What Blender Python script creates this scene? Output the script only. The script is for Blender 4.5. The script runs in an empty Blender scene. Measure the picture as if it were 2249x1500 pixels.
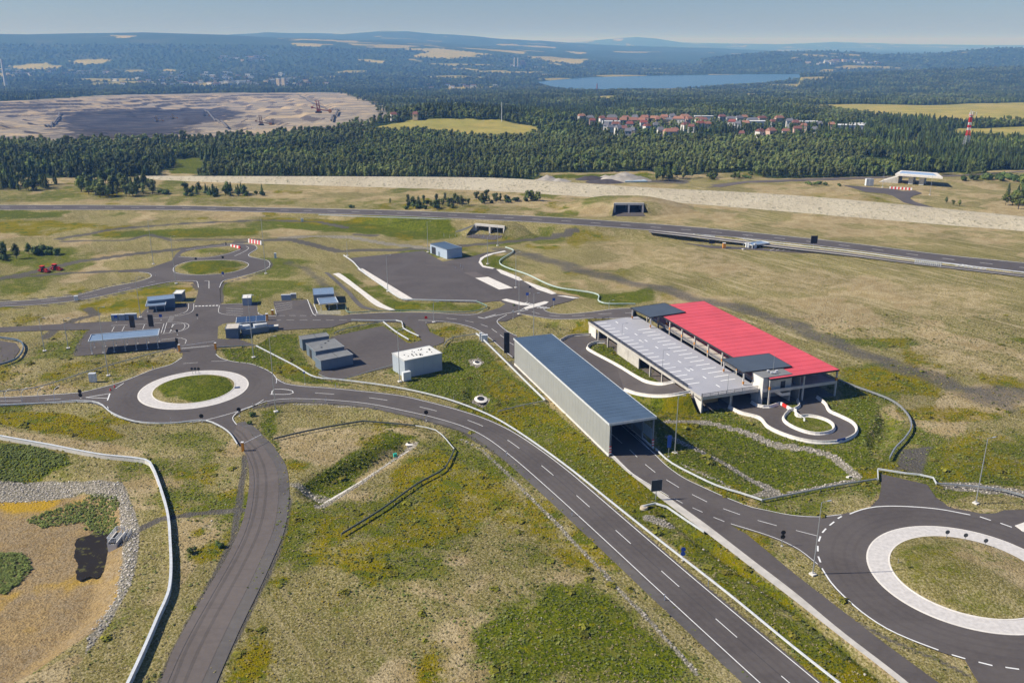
import bpy, bmesh, math, random
import numpy as np
from mathutils import Vector
from mathutils.geometry import tessellate_polygon
random.seed(7); rng = np.random.default_rng(7)
S = bpy.context.scene
COL = S.collection
# ---------------------------------------------------------------- camera, light, exposure
F, PITCH, CH = 1950.0, math.radians(18.65), 100.0      # focal length in photo pixels, pitch, height (m)
cam = bpy.data.objects.new('camera', bpy.data.cameras.new('camera')); COL.objects.link(cam)
cam.location = (0, 0, CH); cam.rotation_euler = (math.pi/2-PITCH, 0, 0)
cam.data.sensor_width = 36; cam.data.lens = F/2249*36; cam.data.clip_start = 1; cam.data.clip_end = 120000
S.camera = cam
DEN = True
HAZE = 1.25e-4
SUN_EL, SUN_AZ = math.radians(40), math.radians(183)     # azimuth (ccw from +x) the light comes from
world = bpy.data.worlds.new('World'); S.world = world; world.use_nodes = True
wn = world.node_tree.nodes; wl = world.node_tree.links
sky = wn.new('ShaderNodeTexSky'); sky.sky_type = 'NISHITA'; sky.sun_disc = False
sky.sun_elevation = SUN_EL; sky.sun_rotation = math.pi/2-SUN_AZ; sky.altitude = 600
sky.air_density = 1.0; sky.dust_density = .5; sky.ozone_density = 1.5
wn['Background'].inputs[1].default_value = 0.065
tint = wn.new('ShaderNodeMix'); tint.data_type = 'RGBA'; tint.blend_type = 'MULTIPLY'; tint.inputs[0].default_value = 1; tint.inputs[7].default_value = (.66, .80, 1.16, 1)
wl.new(sky.outputs[0], tint.inputs[6]); wl.new(tint.outputs[2], wn['Background'].inputs[0])
sun = bpy.data.objects.new('sun', bpy.data.lights.new('sun', 'SUN')); COL.objects.link(sun)
sun.data.energy = 5.0; sun.data.angle = math.radians(0.5); sun.data.color = (1.0, 0.945, 0.85)
sd = Vector((math.cos(SUN_AZ)*math.cos(SUN_EL), math.sin(SUN_AZ)*math.cos(SUN_EL), math.sin(SUN_EL)))
sun.rotation_euler = sd.to_track_quat('Z', 'Y').to_euler()
vs = S.view_settings; vs.view_transform = 'Standard'; vs.look = 'None'; vs.exposure = 0.28; vs.gamma = 1; vs.use_curve_mapping = False
cy = S.cycles
cy.max_bounces = 5; cy.diffuse_bounces = 2; cy.glossy_bounces = 2; cy.transmission_bounces = 2; cy.volume_bounces = 0
cy.transparent_max_bounces = 4; cy.use_denoising = DEN; cy.caustics_reflective = False; cy.caustics_refractive = False
# ---------------------------------------------------------------- from photograph pixels to the ground
CP, SP = math.cos(PITCH), math.sin(PITCH)
def ray(px, py):
    x = (px-1124.5)/F; y = (750-py)/F
    return np.array([x, CP+y*SP, -SP+y*CP])
def W(px, py, z=0.0):
    d = ray(px, py); t = (z-CH)/d[2]
    return Vector((d[0]*t, d[1]*t, z))
def PX(X, Y, Z):                                        # world -> photo pixel
    zc = Y*CP-(Z-CH)*SP; yc = Y*SP+(Z-CH)*CP
    return 1124.5+F*X/zc, 750-F*yc/zc
def hgt(base, topy, z0=0.0):                            # height of a vertical edge from its foot and the row of its top
    b = W(base[0], base[1], z0); k = (750-topy)/F
    # y/zc = k  ->  (Y*SP+(z-CH)*CP) = k*(Y*CP-(z-CH)*SP)
    dz = (k*b.y*CP-b.y*SP)/(CP+k*SP); return CH+dz-z0
def vnoise(X, Y, s, seed=0):                            # smooth value noise, numpy
    X = X/s+seed*17.3; Y = Y/s+seed*9.1
    xi = np.floor(X).astype(np.int64); yi = np.floor(Y).astype(np.int64); fx = X-xi; fy = Y-yi
    fx = fx*fx*(3-2*fx); fy = fy*fy*(3-2*fy)
    def h(a, b):
        n = (a*374761393+b*668265263+seed*1442695) & 0x7fffffff
        n = ((n ^ (n >> 13))*1274126177) & 0x7fffffff
        return ((n ^ (n >> 16)) & 0xffff)/65535.0
    return (h(xi, yi)*(1-fx)+h(xi+1, yi)*fx)*(1-fy)+(h(xi, yi+1)*(1-fx)+h(xi+1, yi+1)*fx)*fy
def fbm(X, Y, s, seed=0, o=4):
    a = 0; w = .5; t = 0
    for k in range(o):
        a = a+w*vnoise(X, Y, s, seed+k*3); t += w; w *= .5; s *= .5
    return a/t
def sst(a, b, x): 
    t = np.clip((x-a)/(b-a), 0, 1); return t*t*(3-2*t)
def sdf(poly, X, Y):                                    # signed distance, positive inside
    P = np.asarray(poly, float); n = len(P); d = np.full(X.shape, 1e18); ins = np.zeros(X.shape, bool)
    for i in range(n):
        ax, ay = P[i]; bx, by = P[(i+1) % n]; ex, ey = bx-ax, by-ay
        L = ex*ex+ey*ey+1e-9; t = np.clip(((X-ax)*ex+(Y-ay)*ey)/L, 0, 1)
        d = np.minimum(d, (X-ax-t*ex)**2+(Y-ay-t*ey)**2)
        c = ((ay > Y) != (by > Y)) & (X < (bx-ax)*(Y-ay)/(by-ay+1e-12)+ax); ins ^= c
    d = np.sqrt(d); return np.where(ins, d, -d)
def segd(P, X, Y):                                      # distance to an open polyline
    P = np.asarray(P, float); d = np.full(X.shape, 1e18)
    for i in range(len(P)-1):
        ax, ay = P[i][:2]; bx, by = P[i+1][:2]; ex, ey = bx-ax, by-ay
        L = ex*ex+ey*ey+1e-9; t = np.clip(((X-ax)*ex+(Y-ay)*ey)/L, 0, 1)
        d = np.minimum(d, (X-ax-t*ex)**2+(Y-ay-t*ey)**2)
    return np.sqrt(d)
# ---------------------------------------------------------------- terrain height
BY = [0, 1020, 1500, 2200, 3000, 3600, 5600, 7000, 9000, 12000, 16000, 60000]
BZ = [0, 0, -12, -34, -62, -82, -84, -74, -62, -40, -70, -110]
def ridge(px, z_dist, top, wf, wb):                     # (azimuth pixels, distance, skyline rows, widths)
    u = (np.array(px)-1124.5)/F/CP
    z = [W(0, y).z if 0 else 0 for y in top]
    zt = []
    for x, y in zip(px, top):
        d = ray(x, y); zt.append(CH+d[2]*z_dist/d[1])
    return u, z_dist, np.array(zt), wf, wb
RIDGES = [
    ridge([-900, -300, 0, 170, 270, 400, 560, 640, 760, 900, 1100, 1300, 1500], 9500, [78, 76, 73, 76, 73.5, 71.5, 77, 84, 88, 96, 108, 122, 140], 4200, 3000),
    ridge([300, 560, 640, 720, 790, 870, 920, 975, 1010, 1080, 1180, 1260, 1340, 1480, 1660, 1850, 2100, 2600], 13500, [90, 77, 70, 73, 75, 68, 70, 76, 77, 83, 87, 92, 97, 103, 113, 117, 120, 122], 4500, 3000),
    ridge([1100, 1200, 1262, 1310, 1370, 1410, 1460, 1560, 1640, 1760, 1790, 1900, 2050, 2249, 2700], 24000, [104, 97, 92, 86, 80.5, 84, 92, 95, 96.5, 93.5, 94.5, 98.5, 99.5, 101, 101], 5000, 5000),
    ridge([1500, 1580, 1640, 1720, 1800, 1860, 1960, 2020, 2090, 2140, 2249, 2400, 2800], 7600, [130, 119, 113, 112, 116, 121, 118, 111, 105.5, 107, 112, 116, 120], 2200, 1500),
    ridge([1700, 1800, 1900, 2000, 2120, 2249, 2500], 4300, [168, 164, 158, 154, 150, 148, 146], 1500, 900),
]
def macro(X, Y):
    z = np.interp(Y, BY, BZ)
    u = X/np.maximum(Y, 1)
    for ru, rd, rz, wf, wb in RIDGES:
        t = (Y-rd); t = np.where(t < 0, -t/wf, t/wb); b = np.where(t < 1, np.cos(np.clip(t, 0, 1)*math.pi)*.5+.5, 0)**.8
        top = np.interp(u, ru, rz, left=-200, right=-200) if rd != 9500 else np.interp(u, ru, rz)
        z = np.maximum(z, z+(top-z)*b)
    k = sst(1300, 7000, Y)
    hill = np.minimum(1, np.maximum(0, (z+80)/120))*k
    z = z+hill*((fbm(X, Y, 2600, 5)-.62)*70+(fbm(X, Y, 700, 9)-.55)*26)*sst(0, 1, np.abs(Y-9500)/2600+.15)
    z = z+sst(1050, 1500, Y)*(1-sst(3000, 3700, Y))*(fbm(X, Y, 500, 3)-.5)*16
    # the field on the knoll
    gx, gy = -80, 1215
    z = z+19*np.exp(-((X-gx)/175)**2-((Y-gy)/95)**2)
    return z
PITS = []                                               # (polygon, depth, soft width)
def terr0(X, Y):
    z = macro(X, Y)
    for poly, dep, soft in PITS:
        P = np.asarray(poly); m = (X > P[:, 0].min()-soft) & (X < P[:, 0].max()+soft) & (Y > P[:, 1].min()-soft) & (Y < P[:, 1].max()+soft)
        if m.any():
            s = sdf(poly, X[m], Y[m]); z[m] -= dep*sst(0, soft, s)
    return z
def gt(px, py, fn=None):                                # march a pixel's ray down to the large terrain
    fn = fn or macro
    d = ray(px, py); ts = np.concatenate([np.linspace(60, 1500, 400), np.geomspace(1503, 60000, 900)])
    z = CH+d[2]*ts; h = fn(d[0]*ts, d[1]*ts); k = np.argmax(z <= h)
    if k == 0: k = len(ts)-1
    a, b = ts[k-1], ts[k]
    for _ in range(18):
        m = (a+b)/2
        if CH+d[2]*m <= fn(np.array([d[0]*m]), np.array([d[1]*m]))[0]: b = m
        else: a = m
    return Vector((d[0]*b, d[1]*b, CH+d[2]*b))
def wp(pts, z=0): return [tuple(W(x, y, z))[:2] for x, y in pts]
def gp(pts): return [tuple(gt(x, y))[:2] for x, y in pts]
# pits, ponds, ditches, lake basin, mine
POND = wp([(-120, 985), (60, 1000), (200, 1040), (275, 1080), (300, 1150), (285, 1230), (270, 1330), (190, 1400), (90, 1480), (-60, 1560), (-300, 1560), (-300, 985)])
PITS.append((POND, 2.6, 7))
DITCH = wp([(640, 1085), (700, 1118), (760, 1085), (930, 975), (918, 962), (880, 958), (780, 1000), (650, 1055)])
PITS.append((DITCH, 2.4, 5))
PITS.append((wp([(1010, 872), (1060, 900), (1095, 893), (1075, 868), (1030, 848)]), 1.2, 3))
PITS.append((wp([(1925, 890), (1985, 930), (1960, 985), (1915, 1000), (1890, 965), (1915, 930)]), 1.6, 3.5))
PITS.append((wp([(1620, 1055), (1700, 1085), (1870, 1055), (1905, 1050), (1860, 1005), (1700, 960), (1560, 930), (1500, 935), (1480, 960)]), 1.2, 6))
PITS.append((wp([(1415, 1105), (1470, 1120), (1560, 1185), (1760, 1330), (1990, 1510), (1940, 1510), (1740, 1350), (1530, 1200), (1430, 1120)]), 1.0, 2.2))
LAKE_Z = -84.0
lk = [(1178, 181), (1195, 187), (1230, 195), (1300, 197.5), (1400, 196), (1500, 194), (1560, 191), (1640, 186), (1700, 180), (1800, 171), (1890, 166.5), (1880, 164), (1760, 163.5), (1640, 164), (1500, 166), (1400, 167.5), (1300, 170.5), (1220, 176)]
LAKE = [tuple(W(x, y, LAKE_Z))[:2] for x, y in lk]
MINE = gp([(-420, 300), (-420, 222), (0, 224), (180, 214), (330, 208), (560, 205), (700, 203.5), (745, 205), (790, 222), (838, 240), (850, 256), (790, 268), (720, 284), (600, 296), (420, 304), (200, 312), (0, 312)])
MB = np.asarray(MINE)
def terrain(X, Y):
    z = terr0(X, Y)
    P = np.asarray(LAKE); m = (X > P[:, 0].min()-500) & (X < P[:, 0].max()+500) & (Y > P[:, 1].min()-500) & (Y < P[:, 1].max()+500)
    if m.any():
        s = sdf(LAKE, X[m], Y[m]); t = sst(-60, 30, s); zz = z[m]
        zz = np.where(s > -350, np.maximum(zz, LAKE_Z+1.5)*(1-sst(-350, -60, s)*.0), zz)
        z[m] = np.where(s > -350, zz*(1-t)+(LAKE_Z-5)*t, zz)
    m = (X > MB[:, 0].min()-300) & (X < MB[:, 0].max()+300) & (Y > MB[:, 1].min()-300) & (Y < MB[:, 1].max()+300)
    if m.any():
        x, y = X[m], Y[m]; s = sdf(MINE, x, y)
        w = s+(fbm(x, y, 260, 21)-.5)*170+(fbm(x, y, 60, 22)-.5)*26
        dep = 30*sst(0, 480, w); st = dep/5.0; k = np.floor(st); f = st-k
        dep = (k+sst(.62, .96, f))*5.0+(fbm(x, y, 30, 4)-.5)*2.2*(s > 0)
        z[m] = z[m]-dep*(s > -20)
    near = (Y < 1000)
    z = z-near*(.05+.22*fbm(X, Y, 6, 11)*sst(0, 1, fbm(X, Y, 40, 2)*1.6-.3))*1.0
    return z
# ---------------------------------------------------------------- object helpers
MATS = {}
def link(o, parent=None):
    COL.objects.link(o)
    if parent is not None: o.parent = parent
    return o
def tag(o, label=None, cat=None, group=None, kind=None):
    if label: o['label'] = label
    if cat: o['category'] = cat
    if group: o['group'] = group
    if kind: o['kind'] = kind
    return o
def empty(name, loc=(0, 0, 0), rz=0, **k):
    o = bpy.data.objects.new(name, None); o.location = loc; o.rotation_euler = (0, 0, rz); o.empty_display_size = .5
    link(o); return tag(o, **k)
class MB_:
    def __init__(s): s.v = []; s.f = []; s.m = []; s.mi = 0
    def quad(s, a, b, c, d):
        n = len(s.v); s.v += [tuple(a), tuple(b), tuple(c), tuple(d)]; s.f.append((n, n+1, n+2, n+3)); s.m.append(s.mi)
    def prism(s, base, z0, z1, inset=0):                # base: list of (x, y) ccw or cw
        n = len(s.v); k = len(base)
        if sum(base[i][0]*base[(i+1) % k][1]-base[(i+1) % k][0]*base[i][1] for i in range(k)) < 0: base = base[::-1]
        za = z0 if hasattr(z0, '__len__') else [z0]*k; zb = z1 if hasattr(z1, '__len__') else [z1]*k
        s.v += [(p[0], p[1], z) for p, z in zip(base, za)]+[(p[0], p[1], z) for p, z in zip(base, zb)]
        s.f.append(tuple(range(n+k-1, n-1, -1))); s.f.append(tuple(range(n+k, n+2*k)))
        for i in range(k): j = (i+1) % k; s.f.append((n+i, n+j, n+k+j, n+k+i))
        s.m += [s.mi]*(k+2)
    def box(s, c, d, rz=0):                             # centre, full dimensions
        x, y, z = c; a, b, h = d[0]/2, d[1]/2, d[2]/2; co, si = math.cos(rz), math.sin(rz)
        s.prism([(x+co*p-si*q, y+si*p+co*q) for p, q in ((-a, -b), (a, -b), (a, b), (-a, b))], z-h, z+h)
    def bar(s, a, b, w, h=None):                        # box between two points
        h = h or w; a = Vector(a); b = Vector(b); d = b-a
        if d.length < 1e-6: return
        d.normalize(); u = d.cross(Vector((0, 0, 1)))
        if u.length < 1e-3: u = Vector((1, 0, 0))
        u.normalize(); v = u.cross(d); u = u*w/2; v = v*h/2; n = len(s.v)
        for p in (a, b): s.v += [tuple(p-u-v), tuple(p+u-v), tuple(p+u+v), tuple(p-u+v)]
        for f in ((0, 1, 5, 4), (1, 2, 6, 5), (2, 3, 7, 6), (3, 0, 4, 7), (3, 2, 1, 0), (4, 5, 6, 7)):
            s.f.append(tuple(n+i for i in f)); s.m.append(s.mi)
    def tube(s, a, b, r0, r1=None, k=8):
        r1 = r0 if r1 is None else r1; a = Vector(a); b = Vector(b); d = (b-a)
        if d.length < 1e-6: return
        d.normalize(); u = d.cross(Vector((0, 1, 0)) if abs(d.y) < .9 else Vector((1, 0, 0))).normalized(); v = d.cross(u); n = len(s.v)
        for p, r in ((a, r0), (b, r1)):
            for i in range(k):
                t = 2*math.pi*i/k; s.v.append(tuple(p+(u*math.cos(t)+v*math.sin(t))*r))
        for i in range(k): j = (i+1) % k; s.f.append((n+i, n+j, n+k+j, n+k+i)); s.m.append(s.mi)
        s.f.append(tuple(range(n+k-1, n-1, -1))); s.f.append(tuple(range(n+k, n+2*k))); s.m += [s.mi]*2
    def sweep(s, pts, prof, closed=False):              # profile (offset, z) swept along a plan polyline; pts carry z
        P = [Vector(p) for p in pts]; n = len(P); k = len(prof); b0 = len(s.v)
        for i in range(n):
            a = P[i-1] if (i > 0 or closed) else P[i]; c = P[(i+1) % n] if (i < n-1 or closed) else P[i]
            t = (c-a); t.z = 0; t.normalize() if t.length > 1e-9 else None; nx = Vector((-t.y, t.x, 0))
            for o, z in prof: s.v.append(tuple(P[i]+nx*o+Vector((0, 0, z))))
        for i in range(n if closed else n-1):
            j = (i+1) % n
            for q in range(k):
                r = (q+1) % k; s.f.append((b0+i*k+q, b0+j*k+q, b0+j*k+r, b0+i*k+r)); s.m.append(s.mi)
        if not closed:
            s.f.append(tuple(b0+q for q in range(k))); s.f.append(tuple(b0+(n-1)*k+q for q in range(k-1, -1, -1))); s.m += [s.mi]*2
    def poly(s, pts, z=None):                           # flat filled outline
        P = [Vector((p[0], p[1], (p[2] if len(p) > 2 else 0) if z is None else z)) for p in pts]; n = len(s.v); s.v += [tuple(p) for p in P]
        for t in tessellate_polygon([P]):
            a, b, c = (P[i] for i in t)
            if (b-a).cross(c-a).z < 0: t = t[::-1]
            s.f.append(tuple(n+i for i in t)); s.m.append(s.mi)
    def ico(s, c, r, sub=1, sq=1.0, jit=.0):
        bm = bmesh.new(); bmesh.ops.create_icosphere(bm, subdivisions=sub, radius=1); n = len(s.v)
        for v in bm.verts:
            q = 1+random.uniform(-jit, jit); s.v.append((c[0]+v.co.x*r*q, c[1]+v.co.y*r*q, c[2]+v.co.z*r*q*sq))
        for f in bm.faces: s.f.append(tuple(n+v.index for v in f.verts)); s.m.append(s.mi)
        bm.free()
    def mesh(s, name, mats):
        me = bpy.data.meshes.new(name); me.from_pydata(s.v, [], s.f)
        for m in (mats if isinstance(mats, (list, tuple)) else [mats]): me.materials.append(m)
        if any(s.m): me.polygons.foreach_set('material_index', s.m)
        me.update(); return me
    def build(s, name, mats, parent=None, **k):
        o = bpy.data.objects.new(name, s.mesh(name, mats)); link(o, parent); return tag(o, **k)
def dup(o, parent=None):
    c = o.copy(); COL.objects.link(c); c.parent = parent
    for ch in list(KIDS.get(o.name, ())): dup(ch, c)
    return c
KIDS = {}
def reg(root):                                          # remember a thing's children before copying it
    def go(o):
        KIDS[o.name] = [c for c in bpy.data.objects if c.parent == o]
        for c in KIDS[o.name]: go(c)
    go(root); return root
def catmull(P, step=2.0, closed=False):
    P = [Vector(p) for p in P]; n = len(P); out = []
    for i in range(n if closed else n-1):
        p1, p2 = P[i], P[(i+1) % n]; p0 = P[i-1] if (i > 0 or closed) else p1*2-p2
        p3 = P[(i+2) % n] if (i+2 < n or closed) else p2*2-p1
        # centripetal-like damping: scale the tangents by chord length
        l = (p2-p1).length; m1 = (p2-p0)/((p2-p0).length+1e-9)*l; m2 = (p3-p1)/((p3-p1).length+1e-9)*l
        k = max(1, int(l/step))
        for j in range(k):
            t = j/k; t2 = t*t; t3 = t2*t
            out.append(p1*(2*t3-3*t2+1)+m1*(t3-2*t2+t)+p2*(-2*t3+3*t2)+m2*(t3-t2))
    if not closed: out.append(P[-1])
    return out
def C(pts, step=2.0, z=0.0, closed=False):              # photo pixels -> smooth world polyline
    return catmull([W(p[0], p[1], p[2] if len(p) > 2 else z) for p in pts], step, closed)
def resample(P, n):
    P = [Vector(p) for p in P]; d = [0]
    for a, b in zip(P, P[1:]): d.append(d[-1]+(b-a).length)
    out = []
    for i in range(n):
        t = d[-1]*i/(n-1); k = max(0, min(len(P)-2, int(np.searchsorted(d, t))-1)); s = (t-d[k])/max(1e-9, d[k+1]-d[k])
        out.append(P[k].lerp(P[k+1], min(1, max(0, s))))
    return out
def cut(P, a, b):                                       # piece of a polyline between two arc lengths
    d = 0; out = []
    for p, q in zip(P, P[1:]):
        l = (q-p).length
        if d+l > a and d < b:
            t0 = max(0, (a-d)/l); t1 = min(1, (b-d)/l)
            if not out: out.append(p.lerp(q, t0))
            out.append(p.lerp(q, t1))
        d += l
    return out
def plen(P): return sum((b-a).length for a, b in zip(P, P[1:]))
# ---------------------------------------------------------------- materials
def mat(name, col=(.5, .5, .5), rough=.8, metal=0.0, var=.12, scale=1.5, bump=0.0, col2=None, rand=0.0, coord='Object', spec=None):
    if name in MATS: return MATS[name]
    m = bpy.data.materials.new(name); m.use_nodes = True; N = m.node_tree.nodes; L = m.node_tree.links
    b = N['Principled BSDF']; b.inputs['Roughness'].default_value = rough; b.inputs['Metallic'].default_value = metal
    b.inputs['Specular IOR Level'].default_value = .3 if spec is None else spec
    tc = N.new('ShaderNodeTexCoord'); nz = N.new('ShaderNodeTexNoise'); nz.inputs['Scale'].default_value = scale; nz.inputs['Detail'].default_value = 5
    L.new(tc.outputs[coord], nz.inputs['Vector'])
    rp = N.new('ShaderNodeValToRGB'); rp.color_ramp.elements[0].position = .3; rp.color_ramp.elements[1].position = .7
    c2 = col2 or tuple(min(1, c*(1+var)) for c in col)
    rp.color_ramp.elements[0].color = (*[c*(1-var) for c in col], 1); rp.color_ramp.elements[1].color = (*c2, 1)
    L.new(nz.outputs[0], rp.inputs[0]); out = rp.outputs[0]
    if rand:
        oi = N.new('ShaderNodeObjectInfo'); hs = N.new('ShaderNodeHueSaturation'); mr = N.new('ShaderNodeMapRange')
        mr.inputs['To Min'].default_value = 1-rand; mr.inputs['To Max'].default_value = 1+rand; L.new(oi.outputs['Random'], mr.inputs[0])
        mh = N.new('ShaderNodeMath'); mh.operation = 'MULTIPLY'; mh.inputs[1].default_value = 7.13; L.new(oi.outputs['Random'], mh.inputs[0])
        fr = N.new('ShaderNodeMath'); fr.operation = 'FRACT'; L.new(mh.outputs[0], fr.inputs[0])
        m2 = N.new('ShaderNodeMapRange'); m2.inputs['To Min'].default_value = .5-rand*.06; m2.inputs['To Max'].default_value = .5+rand*.05; L.new(fr.outputs[0], m2.inputs[0])
        if rand >= .28:                                  # stands of lighter and darker growth
            nl = N.new('ShaderNodeTexNoise'); nl.inputs['Scale'].default_value = .014; nl.inputs['Detail'].default_value = 3; L.new(oi.outputs['Location'], nl.inputs['Vector'])
            ml = N.new('ShaderNodeMapRange'); ml.inputs[1].default_value = .35; ml.inputs[2].default_value = .65; ml.inputs[3].default_value = .62; ml.inputs[4].default_value = 1.5; L.new(nl.outputs[0], ml.inputs[0])
            mm = N.new('ShaderNodeMath'); mm.operation = 'MULTIPLY'; L.new(ml.outputs[0], mm.inputs[0]); L.new(mr.outputs[0], mm.inputs[1]); L.new(mm.outputs[0], hs.inputs['Value'])
        else: L.new(mr.outputs[0], hs.inputs['Value'])
        L.new(m2.outputs[0], hs.inputs['Hue']); L.new(out, hs.inputs['Color']); out = hs.outputs[0]
    L.new(out, b.inputs['Base Color'])
    if bump:
        bp = N.new('ShaderNodeBump'); bp.inputs['Strength'].default_value = bump; bp.inputs['Distance'].default_value = .05
        L.new(nz.outputs[0], bp.inputs['Height']); L.new(bp.outputs[0], b.inputs['Normal'])
    MATS[name] = m; return m
def stripes(m, axis='Object', direction='X', scale=4.0, strength=.5, dist=.05):   # corrugated sheet relief
    N = m.node_tree.nodes; L = m.node_tree.links; tc = N.new('ShaderNodeTexCoord'); wv = N.new('ShaderNodeTexWave'); wv.bands_direction = direction
    wv.inputs['Scale'].default_value = scale; wv.inputs['Distortion'].default_value = 0; L.new(tc.outputs['Object'], wv.inputs['Vector'])
    bp = N.new('ShaderNodeBump'); bp.inputs['Strength'].default_value = strength; bp.inputs['Distance'].default_value = dist
    L.new(wv.outputs[0], bp.inputs['Height']); L.new(bp.outputs[0], N['Principled BSDF'].inputs['Normal'])
    return m
class NT:                                               # terse node-tree writer
    def __init__(s, m): s.N = m.node_tree.nodes; s.L = m.node_tree.links
    def n(s, t, **k):
        o = s.N.new(t)
        for a, b in k.items(): setattr(o, a, b)
        return o
    def link(s, a, b): s.L.new(a, b)
    def noise(s, vec, scale, detail=4, rough=.55, dist=0):
        o = s.n('ShaderNodeTexNoise'); o.inputs['Scale'].default_value = scale; o.inputs['Detail'].default_value = detail
        o.inputs['Roughness'].default_value = rough; o.inputs['Distortion'].default_value = dist; s.link(vec, o.inputs['Vector']); return o.outputs[0]
    def math(s, op, a, b=None, c=None, clamp=False):
        o = s.n('ShaderNodeMath', operation=op, use_clamp=clamp)
        for i, x in enumerate((a, b, c)):
            if x is None: continue
            if isinstance(x, (int, float)): o.inputs[i].default_value = x
            else: s.link(x, o.inputs[i])
        return o.outputs[0]
    def rng(s, v, a, b, c=0.0, d=1.0, smooth=True):
        o = s.n('ShaderNodeMapRange'); o.interpolation_type = 'SMOOTHSTEP' if smooth else 'LINEAR'
        for i, x in zip((1, 2, 3, 4), (a, b, c, d)): o.inputs[i].default_value = x
        s.link(v, o.inputs[0]); return o.outputs[0]
    def mix(s, f, a, b, blend='MIX'):
        o = s.n('ShaderNodeMix', data_type='RGBA', blend_type=blend)
        for i, x in ((0, f), (6, a), (7, b)):
            if isinstance(x, (int, float)): o.inputs[i].default_value = x
            elif isinstance(x, tuple): o.inputs[i].default_value = (*x, 1)
            else: s.link(x, o.inputs[i])
        return o.outputs[2]
    def attr(s, name):
        o = s.n('ShaderNodeAttribute', attribute_name=name); q = s.n('ShaderNodeSeparateColor'); s.link(o.outputs['Color'], q.inputs[0]); return q.outputs
# ground material: dry grass broken by green, yellow bloom, bare earth, gravel...
_d = W(1960, 800)-W(1450, 630); STA = -math.atan2(_d.y, _d.x)
gm = bpy.data.materials.new('ground_cover'); gm.use_nodes = True; T = NT(gm); B = T.N['Principled BSDF']
geo = T.n('ShaderNodeNewGeometry'); pos = geo.outputs['Position']
za, zb, zc = T.attr('za'), T.attr('zb'), T.attr('zc')
n_big = T.noise(pos, .035, 5); n_mid = T.noise(pos, .16, 6, .65, .4); n_tuft = T.noise(pos, .9, 5, .7); n_fine = T.noise(pos, 4.5, 4, .75); n_vf = T.noise(pos, 14.0, 2, .7)
mixn = T.math('ADD', T.math('MULTIPLY', n_mid, .55), T.math('MULTIPLY', n_tuft, .45))
def brk(w, k=1.5, lo=.34, hi=.68): return T.rng(T.math('ADD', w, T.math('MULTIPLY', T.math('SUBTRACT', mixn, .5), k)), lo, hi)
straw = T.mix(T.rng(n_big, .35, .65), (.29, .245, .105), (.36, .305, .145))
straw = T.mix(T.rng(n_tuft, .40, .62), T.mix(.5, straw, (.15, .14, .06)), straw)
straw = T.mix(T.rng(n_mid, .52, .66), straw, (.19, .188, .058))
straw = T.mix(T.math('MULTIPLY', T.rng(n_fine, .46, .62), .62), straw, (.37, .32, .21))
straw = T.mix(T.math('MULTIPLY', T.rng(n_vf, .52, .38), .55), straw, (.11, .105, .045))
n_sp = T.noise(pos, 2.1, 2, .5); n_s2 = T.noise(pos, 1.1, 3, .55, 1.5)
mro = T.n('ShaderNodeMapping'); mro.inputs['Rotation'].default_value = (0, 0, STA); T.link(pos, mro.inputs['Vector']); msp = T.n('ShaderNodeMapping'); msp.inputs['Scale'].default_value = (.04, .36, 1); T.link(mro.outputs[0], msp.inputs['Vector']); n_st = T.noise(msp.outputs[0], 1.0, 5, .6, .8)
straw = T.mix(T.math('MULTIPLY', T.rng(n_sp, .52, .62), .62), straw, (.105, .09, .035)); straw = T.mix(T.math('MULTIPLY', T.rng(n_sp, .46, .38), .45), straw, (.52, .46, .31))
straw = T.mix(T.math('MULTIPLY', T.rng(n_s2, .55, .63), .65), straw, (.13, .125, .04))
zd = T.attr('zd')
straw = T.mix(T.math('MULTIPLY', T.rng(n_st, .52, .66), T.math('MULTIPLY', zd[1], .75)), straw, (.46, .39, .26)); straw = T.mix(T.math('MULTIPLY', T.rng(n_st, .46, .36), T.math('MULTIPLY', zd[1], .8)), straw, (.15, .145, .055))
dirt = T.mix(T.rng(n_mid, .4, .6), (.37, .295, .175), (.46, .385, .25)); dirt = T.mix(T.math('MULTIPLY', T.rng(n_sp, .50, .60), .75), dirt, (.22, .175, .095))
c = T.mix(brk(za[2], 1.6), straw, dirt)
green = T.mix(T.rng(n_tuft, .38, .6), (.07, .09, .016), (.15, .165, .03)); green = T.mix(T.math('MULTIPLY', T.rng(n_fine, .5, .68), .55), green, (.20, .20, .07))
green = T.mix(T.math('MULTIPLY', T.rng(n_sp, .50, .60), .75), green, (.028, .042, .008)); green = T.mix(T.rng(n_mid, .55, .68), green, (.19, .175, .06))
c = T.mix(brk(za[0]), c, green)
yel = T.mix(T.rng(n_fine, .4, .6), (.13, .13, .022), (.27, .205, .03)); yel = T.mix(T.rng(n_mid, .5, .62), yel, (.105, .12, .025))
c = T.mix(brk(za[1], 1.7), c, yel)
vg = T.n('ShaderNodeTexVoronoi'); vg.inputs['Scale'].default_value = 2.0; T.link(pos, vg.inputs['Vector'])
dark = T.mix(T.rng(n_fine, .38, .62), (.07, .064, .06), (.15, .138, .125)); dark = T.mix(T.rng(n_tuft, .58, .68), dark, (.13, .125, .06))
c = T.mix(T.math('MULTIPLY', brk(zb[0], .8, .33, .72), .93), c, dark)
wh = T.mix(T.rng(vg.outputs['Distance'], .15, .55), (.50, .455, .39), (.20, .185, .15)); wh = T.mix(T.rng(n_tuft, .58, .7), wh, (.16, .16, .08))
c = T.mix(brk(zb[1], .8), c, wh)
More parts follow.
